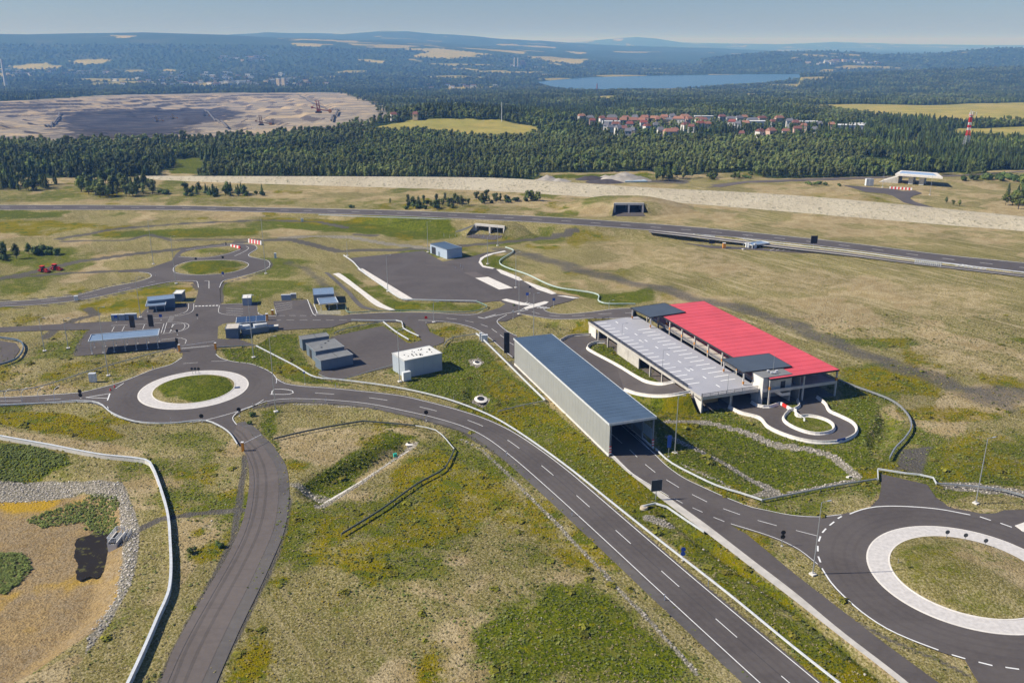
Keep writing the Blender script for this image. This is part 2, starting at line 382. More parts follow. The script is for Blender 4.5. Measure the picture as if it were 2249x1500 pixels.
mud = T.mix(T.rng(n_mid, .42, .6), (.38, .285, .165), (.34, .27, .18)); mud = T.mix(T.rng(n_s2, .5, .62), mud, (.26, .19, .11)); mud = T.mix(T.math('MULTIPLY', T.rng(n_sp, .52, .6), .6), mud, (.19, .15, .09)); mud = T.mix(T.rng(n_big, .54, .62), mud, (.42, .29, .09))
c = T.mix(brk(zb[2], .9), c, mud)
# far country: woods, fields, open pit
n_f1 = T.noise(pos, .012, 6, .7); n_f2 = T.noise(pos, .06, 5, .75)
n_f3 = T.noise(pos, .0022, 4, .6)
wood = T.mix(T.rng(n_f2, .40, .62), (.030, .050, .016), (.080, .105, .035)); wood = T.mix(T.rng(n_f1, .5, .62), wood, (.05, .072, .024)); wood = T.mix(T.rng(n_f3, .56, .66), wood, (.085, .10, .045))
c = T.mix(T.rng(zc[0], .3, .7), c, wood)
field = T.mix(T.rng(n_f1, .4, .6), (.40, .335, .145), (.31, .285, .115)); field = T.mix(T.math('MULTIPLY', T.rng(n_f2, .5, .65), .4), field, (.22, .23, .08))
c = T.mix(T.rng(zc[1], .3, .7), c, field)
mp = T.n('ShaderNodeMapping'); mp.inputs['Scale'].default_value = (.35, 1, 6); T.link(pos, mp.inputs['Vector'])
n_m = T.noise(mp.outputs[0], .035, 7, .7, .6)
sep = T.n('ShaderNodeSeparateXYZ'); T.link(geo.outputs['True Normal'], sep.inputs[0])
over = T.mix(T.rng(n_m, .36, .62), (.165, .15, .14), (.37, .325, .265)); over = T.mix(T.rng(sep.outputs[2], .997, .975), over, (.10, .09, .088))  # steep pit scarps darkened by slope: terrace shading painted into the colour
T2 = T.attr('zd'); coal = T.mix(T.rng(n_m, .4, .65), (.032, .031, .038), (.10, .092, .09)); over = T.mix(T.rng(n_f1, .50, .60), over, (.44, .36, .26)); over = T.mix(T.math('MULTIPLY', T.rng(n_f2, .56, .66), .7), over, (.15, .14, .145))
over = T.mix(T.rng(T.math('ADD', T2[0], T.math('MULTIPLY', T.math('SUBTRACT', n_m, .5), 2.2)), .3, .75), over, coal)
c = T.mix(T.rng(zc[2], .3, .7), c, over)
hs = T.n('ShaderNodeHueSaturation'); T.link(c, hs.inputs['Color']); hs.inputs['Saturation'].default_value = 1.2; T.link(T.rng(n_big, .3, .7, .9, 1.1), hs.inputs['Value']); T.link(hs.outputs[0], B.inputs['Base Color'])
B.inputs['Roughness'].default_value = .95; B.inputs['Specular IOR Level'].default_value = .1
bp = T.n('ShaderNodeBump'); bp.inputs['Strength'].default_value = .9; bp.inputs['Distance'].default_value = .35
T.link(T.math('ADD', T.math('MULTIPLY', n_tuft, 1.2), T.math('ADD', T.math('MULTIPLY', n_fine, .5), T.math('MULTIPLY', n_sp, 1.0))), bp.inputs['Height'])
bq = T.n('ShaderNodeBump'); bq.inputs['Distance'].default_value = 14.0; T.link(zc[0], bq.inputs['Strength']); T.link(T.math('ADD', n_f2, T.math('MULTIPLY', n_f1, .6)), bq.inputs['Height']); T.link(bp.outputs[0], bq.inputs['Normal'])
T.link(bq.outputs[0], B.inputs['Normal'])
GROUND = gm
# asphalt with wheel-worn tone, seams and fine grain
def asphalt(name, c0, c1):
    m = bpy.data.materials.new(name); m.use_nodes = True; T = NT(m); B = T.N['Principled BSDF']; g = T.n('ShaderNodeNewGeometry').outputs['Position']
    a = T.noise(g, .045, 5, .6, 1.0); b = T.noise(g, .7, 5, .7); f = T.noise(g, 9, 3, .7)
    c = T.mix(T.rng(a, .32, .68), c0, c1); c = T.mix(T.math('MULTIPLY', T.rng(b, .35, .7), .28), c, tuple(x*1.35 for x in c1)); c = T.mix(T.math('MULTIPLY', T.rng(f, .45, .7), .25), c, (.14, .13, .125))
    mp = T.n('ShaderNodeMapping'); mp.inputs['Rotation'].default_value = (0, 0, .7); mp.inputs['Scale'].default_value = (.12, 1.4, 1); T.link(g, mp.inputs['Vector'])
    st = T.noise(mp.outputs[0], .8, 3, .6); c = T.mix(T.math('MULTIPLY', T.rng(st, .55, .75), .22), c, (.05, .045, .045))
    T.link(c, B.inputs['Base Color']); B.inputs['Roughness'].default_value = .85; B.inputs['Specular IOR Level'].default_value = .25
    bp = T.n('ShaderNodeBump'); bp.inputs['Strength'].default_value = .3; bp.inputs['Distance'].default_value = .02; T.link(f, bp.inputs['Height']); T.link(bp.outputs[0], B.inputs['Normal'])
    MATS[name] = m; return m
ASPH = asphalt('asphalt', (.080, .068, .063), (.108, .094, .087)); ASPH2 = asphalt('old_asphalt', (.115, .096, .086), (.142, .12, .108))
MATS['gravel_shoulder'] = asphalt('gravel_shoulder', (.085, .076, .072), (.13, .118, .108))
WHITE = mat('road_paint', (.78, .78, .76), .7, var=.12, scale=.8)
CONC = mat('concrete', (.52, .49, .44), .85, var=.14, scale=.5, bump=.2)
CONCW = mat('pale_concrete', (.72, .68, .62), .8, var=.1, scale=.6, bump=.2)
SETT = mat('setts', (.58, .55, .52), .85, var=.12, scale=1.3, bump=.2)
STEEL = mat('galvanised_steel', (.48, .50, .52), .45, .6, var=.15, scale=1)
STEELW = mat('bright_galvanised_steel', (.70, .72, .73), .5, .2, var=.12, scale=1)
DARKM = mat('dark_metal', (.035, .037, .04), .6, var=.2); BLACK = mat('black_board', (.02, .02, .022), .6)
BLUEG = mat('blue_grey_cladding', (.16, .205, .26), .5, .1, var=.06, scale=.4)
GREYC = mat('grey_cladding', (.31, .315, .295), .6, var=.05, scale=.3)
GREYL = mat('light_grey_cladding', (.58, .58, .57), .6, var=.06, scale=.4)
ROOFG = mat('grey_roof_membrane', (.20, .205, .205), .8, var=.12, scale=.4)
ROOFB = mat('blue_grey_sheet_roof', (.085, .13, .19), .5, .1, var=.10, scale=.15)
ROOFL = mat('pale_blue_sheet_roof', (.24, .33, .45), .4, .2, var=.08, scale=.5)
ROOFW = mat('white_membrane_roof', (.74, .73, .68), .7, var=.08, scale=.8)
RED = mat('red_sheet_roof', (.68, .095, .115), .55, var=.10, scale=.12); REDP = mat('red_plastic', (.70, .04, .03), .5); WHP = mat('white_plastic', (.8, .8, .79), .5, var=.04)
ORNG = mat('orange_plastic', (.75, .30, .03), .5); BLUE = mat('blue_sign', (.03, .09, .40), .5); WHITEW = mat('white_cabinet', (.74, .76, .76), .5, var=.05)
DECK = mat('grey_deck_coating', (.40, .40, .43), .6, var=.05, scale=.12); CANO = mat('dark_canopy_sheet', (.085, .105, .13), .5, .1, var=.08, scale=.2)
GLASS = mat('dark_glass', (.03, .045, .06), .12, var=.1, spec=.6); SOLAR = mat('solar_cell', (.035, .06, .12), .25, var=.2, spec=.6)
for m_, d_, s_ in ((ROOFB, 'X', .5), (GREYC, 'X', 2.0), (RED, 'X', 1.4), (BLUEG, 'Z', 1.6), (ROOFL, 'X', 2.5), (GREYL, 'X', 2.2)): stripes(m_, direction=d_, scale=s_, strength=.35, dist=.04)
# lake
wm = bpy.data.materials.new('lake_water'); wm.use_nodes = True; T = NT(wm); B = T.N['Principled BSDF']; B.inputs['Base Color'].default_value = (.035, .10, .18, 1); B.inputs['Roughness'].default_value = .22
g = T.n('ShaderNodeNewGeometry').outputs['Position']; bp = T.n('ShaderNodeBump'); bp.inputs['Strength'].default_value = .3; bp.inputs['Distance'].default_value = .4; T.link(T.noise(g, .12, 4), bp.inputs['Height']); T.link(bp.outputs[0], B.inputs['Normal'])
# ---------------------------------------------------------------- zones painted on the ground (what grows or lies there)
Z = []                                                  # (channel, polygon, soft, strength)
def zone(ch, pts, soft=4.0, k=1.0, far=False):
    if ch in ('green', 'yellow') and soft >= 1.5 and k > 0: soft *= 1.7
    Z.append((ch, ([tuple(gt(x, y, terrain))[:2] for x, y in pts] if ch == 'coal' else gp(pts)) if far else wp(pts), soft, k))
def zline(ch, pts, wid, soft=1.5, k=1.0): Z.append((ch, ('L', [tuple(W(x, y))[:2] for x, y in pts], wid), soft, k))
G_, Y_, D_, K_, S_, M_, F_, A_, P_, Q_ = 'green yellow dirt dark stone mud wood field mine coal'.split()
zone(Y_, [(1000, 1000), (900, 1010), (720, 1110), (640, 1140), (650, 1250), (700, 1230), (900, 1140), (1050, 1120), (1150, 1190), (1260, 1280), (1420, 1400), (1530, 1500), (1480, 1500), (1240, 1300), (1290, 1250), (1110, 1080)], 3, .62)
zone(Y_, [(600, 1110), (650, 1110), (620, 1240), (580, 1300), (560, 1260)], 2, .7); zone(Y_, [(510, 1500), (545, 1380), (640, 1420), (610, 1520)], 2, .85)
zone(Y_, [(880, 1520), (890, 1450), (960, 1400), (1010, 1440), (1040, 1520)], 2, .7); zone(Y_, [(700, 1250), (760, 1240), (800, 1330), (770, 1370), (720, 1330)], 3, .5)
zone(Y_, [(1100, 1420), (1250, 1330), (1420, 1400), (1560, 1500), (1300, 1500)], 4, .45); zone(G_, [(1050, 1520), (1120, 1440), (1100, 1360), (1180, 1290), (1290, 1280), (1390, 1350), (1480, 1430), (1570, 1520)], 5.5, 1.0)
zone(G_, [(820, 1400), (960, 1330), (1060, 1380), (960, 1420), (870, 1450)], 3, .4); zone(G_, [(1180, 1180), (1290, 1270), (1180, 1270), (1080, 1180)], 3, .5)
zone(G_, [(635, 1065), (780, 990), (860, 940), (905, 955), (760, 1060), (680, 1100)], 2.2, .95); zone(G_, [(560, 900), (610, 890), (600, 960), (640, 1010), (600, 990), (560, 950)], 1.5, .7)
zone(Y_, [(640, 905), (900, 925), (1000, 985), (930, 940), (700, 920)], 1.5, .7); zone(Y_, [(600, 1000), (680, 1000), (650, 1060), (620, 1060)], 2, .6)
zline(S_, [(700, 1108), (780, 1060), (905, 972)], 1.6, .8); zline(S_, [(640, 1060), (700, 1080)], 2, 1.5, .6); zline(D_, [(720, 1108), (800, 1056), (915, 980)], .5, .3)
zline(D_, [(835, 1185), (900, 1200), (960, 1240), (1020, 1230)], 2, 2, .9); zline(D_, [(960, 1240), (900, 1300), (1010, 1330), (1080, 1270)], 2.5, 3, .6)
zline(D_, [(1160, 1360), (1080, 1420), (1060, 1500)], 2.2, 2, .8)
# shoulders of the main road
zline(K_, [(560, 892), (640, 880), (716, 882), (808, 891), (900, 910), (1016, 942), (1120, 1005), (1210, 1084), (1300, 1168), (1458, 1316), (1680, 1520)], 1.6, .8, .9)
zline(S_, [(640, 888), (700, 886), (800, 897)], .7, .8, .9)
zline(S_, [(1010, 962), (1060, 985), (1110, 1035), (1200, 1130), (1330, 1262), (1440, 1375), (1530, 1480)], .55, .6, .85)
zline(D_, [(1220, 1150), (1330, 1262), (1440, 1375), (1540, 1500)], .25, .3, 1)
zline(K_, [(660, 846), (780, 856), (876, 867), (1000, 897), (1120, 943), (1250, 1034), (1358, 1126), (1534, 1276), (1810, 1505)], .5, .5, .8)
zline(K_, [(520, 935), (560, 965), (592, 1000), (612, 1040), (622, 1100), (600, 1200), (560, 1290), (520, 1380), (470, 1500)], 1.6, 1.3, .85)
zline(K_, [(540, 1000), (530, 1080), (512, 1180), (440, 1320), (350, 1500)], .9, .8, .8)
zone(G_, [(590, 1000), (640, 1090), (620, 1180), (560, 1330), (500, 1480), (480, 1500), (520, 1400), (590, 1220), (610, 1100)], .8, .45)
# between the main road and the hall road
b_ = [(990, 893), (1130, 893), (1200, 885), (1340, 1003), (1440, 1075), (1740, 1320), (1960, 1510), (1830, 1510), (1450, 1180), (1250, 1030), (1120, 940)]
zone(G_, b_, 1, .72); zone(Y_, b_, 1, .62)
zline(D_, [(1440, 1135), (1520, 1180), (1600, 1240), (1720, 1340), (1900, 1480)], .8, 1, .95); zline(S_, [(1425, 1135), (1470, 1152)], 1.4, .6)
zline(K_, [(1120, 795), (1230, 890), (1340, 1003)], 1.0, .5, .9)
zone(G_, [(950, 790), (985, 752), (1050, 745), (1200, 885), (1080, 900), (960, 870), (900, 855), (880, 835)], 1.5, 1); zone(Y_, [(1060, 800), (1110, 800), (1195, 885), (1110, 890), (1060, 850)], 1.5, .8)
zone(S_, [(1030, 790), (1050, 785), (1064, 795), (1050, 806), (1034, 803)], .4, 1.2); zone(S_, [(1035, 872), (1055, 862), (1078, 876), (1060, 888), (1040, 886)], .4, 1.2)
zone(G_, [(480, 765), (560, 765), (700, 832), (800, 850), (640, 838), (600, 815), (500, 792)], 1, .95); zone(Y_, [(590, 800), (700, 838), (880, 862), (1000, 892), (860, 852), (760, 845)], .7, .6)
zone(G_, [(555, 762), (600, 735), (655, 730), (660, 770), (700, 825), (640, 800)], 1.2, .75)
zone(Y_, [(0, 790), (190, 790), (390, 772), (330, 810), (250, 835), (150, 850), (0, 868)], 1.5, .6); zone(G_, [(200, 840), (320, 810), (390, 780), (250, 838)], 1, .7)
zone(Y_, [(-40, 902), (150, 903), (230, 930), (285, 955), (240, 968), (120, 950), (-40, 925)], 1, 1.0); zone(G_, [(280, 960), (440, 940), (500, 960), (520, 1010), (400, 1000), (340, 990)], 2, .5)
zone(D_, [(-40, 930), (120, 955), (260, 975), (380, 1010), (430, 1060), (420, 1110), (520, 1060), (545, 1110), (450, 1200), (390, 1300), (380, 1180), (375, 1100), (330, 1015), (-40, 958)], 1.6, .85)
zone(D_, [(380, 1150), (450, 1110), (545, 1070), (552, 1120), (470, 1190), (385, 1190)], 1.5, 1); zone(S_, [(390, 1160), (480, 1120), (545, 1110), (470, 1180)], 2, .42); zline(K_, [(285, 1172), (350, 1140), (440, 1128), (540, 1120)], 1.2, .7, .9)
# drained pond
zone(M_, [(-150, 1085), (60, 1080), (180, 1070), (250, 1100), (258, 1160), (262, 1300), (210, 1380), (60, 1480), (-200, 1560)], 1.5, 1.2)
zone(S_, [(-60, 1030), (100, 1040), (262, 1060), (306, 1150), (292, 1280), (255, 1350), (185, 1440), (200, 1370), (248, 1310), (262, 1240), (255, 1100), (180, 1066), (60, 1084), (-60, 1092)], .9, 1.1)
zone(D_, [(-20, 1510), (170, 1436), (185, 1450), (150, 1465), (160, 1510)], .4, 1.3)
zone(G_, [(50, 1125), (120, 1090), (190, 1070), (255, 1088), (258, 1158), (200, 1166), (176, 1130), (90, 1140)], 1.0, 1.3); zone(G_, [(-40, 1190), (40, 1185), (64, 1228), (10, 1285), (-40, 1290)], 1.0, 1.3)
zone(G_, [(-40, 972), (60, 975), (150, 1000), (160, 1020), (60, 1045), (-40, 1035)], 1.0, .95); zone(G_, [(250, 1300), (330, 1200), (362, 1240), (340, 1330), (240, 1430), (180, 1470)], 2, .5)
zline(Y_, [(165, 1290), (160, 1200), (190, 1175), (250, 1165)], .5, .5, .9)
# right: worn steppe with vehicle tracks
zone(D_, [(1560, 640), (1720, 700), (1900, 760), (2100, 830), (2260, 850), (2260, 800), (2000, 740), (1750, 660)], 8, .55)
zone(D_, [(1500, 560), (1800, 600), (2260, 660), (2260, 720), (1900, 690), (1600, 620)], 12, .5)
zone(D_, [(1230, 535), (1330, 522), (1460, 535), (1640, 560), (1780, 590), (2260, 640), (2260, 700), (1980, 680), (1720, 625), (1460, 600), (1300, 560)], 14, .55)
zone(G_, [(1260, 575), (1400, 575), (1500, 585), (1480, 610), (1330, 590)], 8, .5); zone(G_, [(1600, 640), (2000, 690), (2249, 760), (2249, 800), (1900, 740)], 14, .35)
zline(K_, [(1100, 547), (1180, 568), (1260, 590), (1350, 612), (1430, 628), (1520, 650), (1620, 675), (1740, 715), (1850, 760), (1960, 800), (2100, 850), (2260, 868)], 7, 5, .62)
zline(D_, [(1470, 610), (1640, 650), (1800, 690), (2000, 740), (2260, 800)], 3, 8, .6); zline(D_, [(2060, 725), (2140, 745), (2200, 765)], 2, 3, 1)
zone(D_, [(2095, 868), (2200, 875), (2260, 900), (2100, 905), (2062, 950), (2060, 1000), (2050, 1035), (1975, 1035), (1990, 985), (2000, 930), (2060, 880)], 3, 1.0)
zone(K_, [(1985, 990), (2060, 980), (2050, 1050), (1965, 1035)], 2, .8); zone(K_, [(2060, 860), (2180, 850), (2260, 870), (2260, 920), (2150, 900)], 5, .6)
zone(Y_, [(1850, 820), (1900, 808), (2010, 800), (2085, 850), (2050, 880), (1960, 872), (1880, 850)], 3, .75); zone(G_, [(1850, 820), (1900, 800), (2010, 800), (2060, 850), (2020, 880), (1900, 870), (1850, 850)], 4, .7)
zone(G_, [(1140, 610), (1300, 660), (1310, 672), (1390, 672), (1440, 660), (1440, 620), (1380, 636), (1310, 642), (1200, 625)], 2.5, .95); zone(Y_, [(1440, 632), (1490, 628), (1520, 650), (1480, 664), (1425, 667)], 3, .9)
zone(Y_, [(2060, 990), (2120, 935), (2260, 950), (2260, 1050), (2120, 1040), (2060, 1040)], 3, .7); zone(G_, [(2050, 1030), (2120, 1025), (2210, 1040), (2260, 1066), (2140, 1062), (2060, 1058)], 1.2, 1)
zone(S_, [(2066, 1062), (2140, 1060), (2260, 1078), (2260, 1092), (2140, 1080), (2075, 1074)], .6, 1.2)
g_ = [(1330, 860), (1440, 872), (1540, 880), (1600, 900), (1700, 960), (1830, 985), (1900, 1000), (1910, 1052), (1700, 1096), (1540, 1060), (1450, 1000), (1440, 930)]
zone(G_, g_, 1.0, .95); zone(G_, [(1840, 850), (1930, 870), (1930, 960), (1890, 985), (1930, 1010), (1910, 1050), (1860, 990), (1890, 940), (1850, 905)], 1.5, .8)
zline(S_, [(1466, 926), (1560, 928), (1630, 945), (1700, 972), (1780, 985), (1830, 1000), (1862, 1025), (1885, 1045)], 1.1, .5, 1.1); zline(S_, [(1470, 960), (1530, 985), (1590, 1010), (1645, 1045), (1690, 1078)], 1.1, .5, 1.1)
zone(S_, [(1650, 1042), (1690, 1058), (1720, 1088), (1640, 1092), (1680, 1075)], .7, 1.2); zline(S_, [(1720, 1085), (1800, 1068), (1880, 1052)], .8, .6, .9); zline(S_, [(1500, 1020), (1570, 1050), (1630, 1085)], .7, .6, .7)
zone(D_, [(1912, 902), (1962, 888), (1995, 940), (1965, 985), (1922, 965)], 1.2, 1.1); zline(D_, [(1918, 1000), (1960, 965)], .8, .6, 1)
zone(G_, [(1290, 758), (1345, 752), (1440, 820), (1480, 845), (1420, 842), (1350, 805)], .6, 1.2)
zone(D_, [(1330, 750), (1344, 746), (1500, 850), (1480, 852)], .3, .9)
zline(D_, [(1340, 1004), (1420, 1072), (1490, 1116), (1600, 1196), (1740, 1304), (1850, 1393), (1990, 1505)], .7, .25, 1.4)
zone(G_, [(1720, 920), (1760, 915), (1830, 935), (1815, 952), (1750, 945)], .5, 1.2); zone(G_, [(1660, 880), (1700, 885), (1740, 880), (1700, 893)], .5, 1.2)
# roundabout centres
zone(G_, [(340, 855), (360, 830), (430, 818), (500, 832), (516, 855), (490, 878), (430, 887), (360, 878)], 1, .85); zone(Y_, [(400, 830), (480, 830), (490, 860), (420, 870)], 3, .5)
zone(G_, [(1950, 1200), (2050, 1172), (2260, 1220), (2260, 1350), (2120, 1340), (1990, 1290)], 2, .42); zone(Y_, [(1950, 1210), (2000, 1180), (2260, 1230), (2260, 1360), (2120, 1350), (1980, 1290)], 3, .42)
zone(G_, [(385, 590), (420, 575), (500, 572), (540, 585), (500, 600), (430, 603)], 2, .9); zone(Y_, [(385, 590), (430, 574), (530, 578), (500, 602), (430, 604)], 3, .55)
# upper left meadows and tracks
zline(K_, [(-60, 622), (60, 600), (180, 573), (300, 557), (420, 545), (560, 529), (640, 526), (740, 552), (860, 549), (950, 546), (1110, 531), (1260, 519)], 3.2, 1.2, .9)
zline(K_, [(-60, 616), (120, 602), (220, 597), (306, 595)], 2.2, 1, .85); zline(K_, [(130, 525), (250, 503), (400, 491), (560, 484), (700, 487), (760, 500)], 3.0, 1.4, .8); zline(D_, [(-60, 519), (130, 520)], 1.2, .7, .9)
zline(K_, [(640, 575), (700, 610), (745, 665)], 4, 3, .55); zline(K_, [(140, 530), (280, 527), (330, 515), (380, 527), (560, 526)], 2.5, 2, .8)
zone(Y_, [(-60, 488), (120, 482), (230, 490), (110, 520), (-60, 516)], 4, .8); zone(Y_, [(560, 478), (900, 482), (940, 492), (700, 498), (560, 488)], 4, .8); zone(Y_, [(330, 505), (500, 500), (720, 512), (560, 520), (300, 520)], 4, .55)
zone(G_, [(170, 512), (330, 503), (560, 500), (560, 518), (250, 522)], 4, .9); zone(G_, [(-60, 462), (150, 466), (120, 478), (-60, 486)], 5, .9); zone(G_, [(560, 484), (1000, 486), (1010, 520), (930, 530), (780, 512), (600, 500)], 3, .95)
zone(G_, [(-60, 545), (130, 540), (300, 555), (60, 585), (-60, 590)], 6, .6); zone(G_, [(-60, 640), (330, 600), (60, 660)], 6, .3)
zone(Y_, [(180, 668), (300, 634), (420, 622), (430, 640), (380, 650), (300, 690), (200, 690)], 2, .8)
zone(Y_, [(482, 640), (500, 615), (560, 605), (560, 640), (500, 670)], 3, .5); zone(Y_, [(20, 700), (160, 690), (160, 705), (20, 712)], 2, .4)
zline(S_, [(620, 522), (700, 519), (770, 521), (850, 536), (950, 546)], 2.6, 1, 1.1); zline(K_, [(780, 515), (820, 518)], 3, 2, .8)
zone(D_, [(810, 502), (900, 510), (890, 518), (820, 512)], 2, .8)
zone(G_, [(735, 600), (770, 598), (880, 660), (1060, 668), (1070, 685), (870, 686), (790, 640)], 1.5, .7); zone(G_, [(1040, 545), (1120, 540), (1240, 515), (1100, 525), (1010, 545)], 2, .6)
zone(G_, [(1090, 560), (1118, 556), (1100, 580), (1140, 600), (1120, 600), (1070, 585)], 1.5, .8)
zone(G_, [(-60, 402), (350, 398), (600, 430), (1100, 440), (1300, 455), (1100, 468), (600, 452), (-60, 448)], 10, .5); zone(Y_, [(500, 430), (900, 440), (1100, 455), (900, 462), (500, 452)], 8, .45)
zone(D_, [(330, 392), (800, 412), (1080, 424), (1300, 435), (1640, 465), (1640, 458), (1300, 428), (1080, 416), (800, 405)], 3, 1); zone(D_, [(300, 430), (200, 440), (0, 445), (0, 450), (400, 450), (500, 435)], 3, .6)
zone(Y_, [(1640, 470), (1800, 485), (2100, 510), (2249, 545), (2249, 560), (1900, 525), (1640, 495)], 6, .6); zone(G_, [(1480, 470), (1800, 488), (2249, 530), (2249, 545), (1800, 510), (1500, 490)], 6, .7)
zone(Y_, [(1730, 428), (1790, 417), (1900, 420), (2010, 455), (1990, 462), (1850, 444)], 6, 1.0); zone(G_, [(1500, 395), (1640, 395), (1800, 412), (2020, 420), (2249, 400), (2249, 470), (2050, 450), (1700, 425)], 8, .5)
zline(K_, [(1560, 412), (1620, 402), (1800, 396), (1960, 390)], 3, 3, .9); zone(K_, [(1400, 392), (1520, 395), (1500, 405), (1400, 402)], 4, .7)
zone(G_, [(1160, 385), (1420, 380), (1480, 392), (1200, 394)], 6, .8)
# woods, fields, mine, coal
zone(F_, [(-900, 296), (-900, 397), (120, 391), (350, 388), (362, 374), (408, 366), (424, 388), (1170, 394), (1190, 380), (1420, 376), (1500, 386), (1640, 376), (1700, 392), (1900, 388), (2249, 372), (3000, 366), (3000, 296)], 6, 1)
zone(G_, [(370, 382), (388, 352), (440, 348), (476, 362), (440, 384)], 3, .9); zone(F_, [(370, 386), (388, 352), (430, 346), (476, 358), (430, 384)], 6, -1)
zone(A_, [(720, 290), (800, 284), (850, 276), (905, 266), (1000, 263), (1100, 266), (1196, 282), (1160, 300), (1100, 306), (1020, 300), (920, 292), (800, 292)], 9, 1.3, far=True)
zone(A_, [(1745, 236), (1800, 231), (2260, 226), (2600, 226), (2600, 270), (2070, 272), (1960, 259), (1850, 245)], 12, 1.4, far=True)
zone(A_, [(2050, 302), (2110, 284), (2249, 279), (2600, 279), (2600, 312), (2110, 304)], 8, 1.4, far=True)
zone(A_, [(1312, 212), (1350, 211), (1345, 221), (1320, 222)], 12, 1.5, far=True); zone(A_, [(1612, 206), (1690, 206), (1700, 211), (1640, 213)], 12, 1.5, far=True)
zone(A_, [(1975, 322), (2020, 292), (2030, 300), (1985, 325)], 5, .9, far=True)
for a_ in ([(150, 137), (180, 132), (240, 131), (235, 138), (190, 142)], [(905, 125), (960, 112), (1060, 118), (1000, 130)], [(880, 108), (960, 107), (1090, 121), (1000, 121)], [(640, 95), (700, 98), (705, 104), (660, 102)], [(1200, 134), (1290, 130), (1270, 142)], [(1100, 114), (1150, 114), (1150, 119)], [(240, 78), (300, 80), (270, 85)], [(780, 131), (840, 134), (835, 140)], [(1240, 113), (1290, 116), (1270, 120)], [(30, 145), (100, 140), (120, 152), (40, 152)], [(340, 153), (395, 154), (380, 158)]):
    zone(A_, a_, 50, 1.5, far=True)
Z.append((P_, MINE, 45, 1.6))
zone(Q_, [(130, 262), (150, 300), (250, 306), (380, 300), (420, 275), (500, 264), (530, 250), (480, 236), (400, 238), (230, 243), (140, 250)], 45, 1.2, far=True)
zone(Q_, [(60, 232), (110, 228), (90, 246), (60, 246)], 30, .9, far=True)
for q_ in ([(484, 640), (490, 622), (520, 614), (560, 604), (588, 593), (598, 582), (590, 570)], [(485, 640), (486, 666)], [(0, 660), (75, 655), (168, 645), (242, 626), (298, 616), (320, 608)], [(0, 678), (93, 672), (186, 661), (298, 638), (380, 622), (420, 622), (432, 636)], [(166, 780), (182, 745), (197, 725)], [(700, 790), (733, 737)]): zline(K_, q_, 1.0, .9, .85)
zline(K_, [(110, 740), (130, 720), (170, 700), (215, 690), (200, 676)], 2.2, 1.5, .8); zline(D_, [(0, 716), (100, 714), (160, 712)], .9, .6, 1)
zone(D_, [(0, 735), (60, 745), (90, 800), (30, 850), (-40, 850)], 3, .6); zone(D_, [(640, 930), (700, 935), (900, 935), (880, 950), (760, 985), (650, 1020), (620, 1000)], 2.5, .6)
for q_ in ([(1600, 1099), (1651, 1118), (1700, 1130), (1740, 1136), (1798, 1139), (1850, 1133), (1890, 1122), (1915, 1110), (1929, 1090), (1931, 1060)], [(2042, 1066), (2052, 1085), (2080, 1106), (2112, 1120), (2140, 1124), (2188, 1123)], [(1936, 1041), (2036, 1060)]): zline(D_, q_, .55, .5, 1.3)
zline(S_, [(1445, 1138), (1520, 1182), (1600, 1242), (1720, 1342), (1900, 1482)], .5, 1, .6)
zline(K_, [(1845, 1345), (1946, 1400), (2061, 1445), (2130, 1480)], .8, .6, .7); zline(Y_, [(1650, 1178), (1750, 1218), (1840, 1320), (1950, 1395)], 1.5, 1.5, .4)
zone(D_, [(1250, 640), (1420, 610), (1480, 620), (1440, 640), (1380, 640)], 4, .4); zone(G_, [(1280, 590), (1420, 590), (1450, 604), (1400, 618), (1320, 604)], 5, .7)
zone(D_, [(1180, 530), (1500, 530), (2260, 630), (2260, 860), (1900, 760), (1600, 650), (1300, 600)], 20, .36)
zone(D_, [(2080, 860), (2200, 868), (2260, 890), (2120, 930), (2060, 1000), (2040, 1040), (1990, 1030), (2010, 930)], 3, 1.3); zone(G_, [(1850, 880), (1910, 880), (1925, 940), (1900, 980), (1870, 930)], 2, .7)

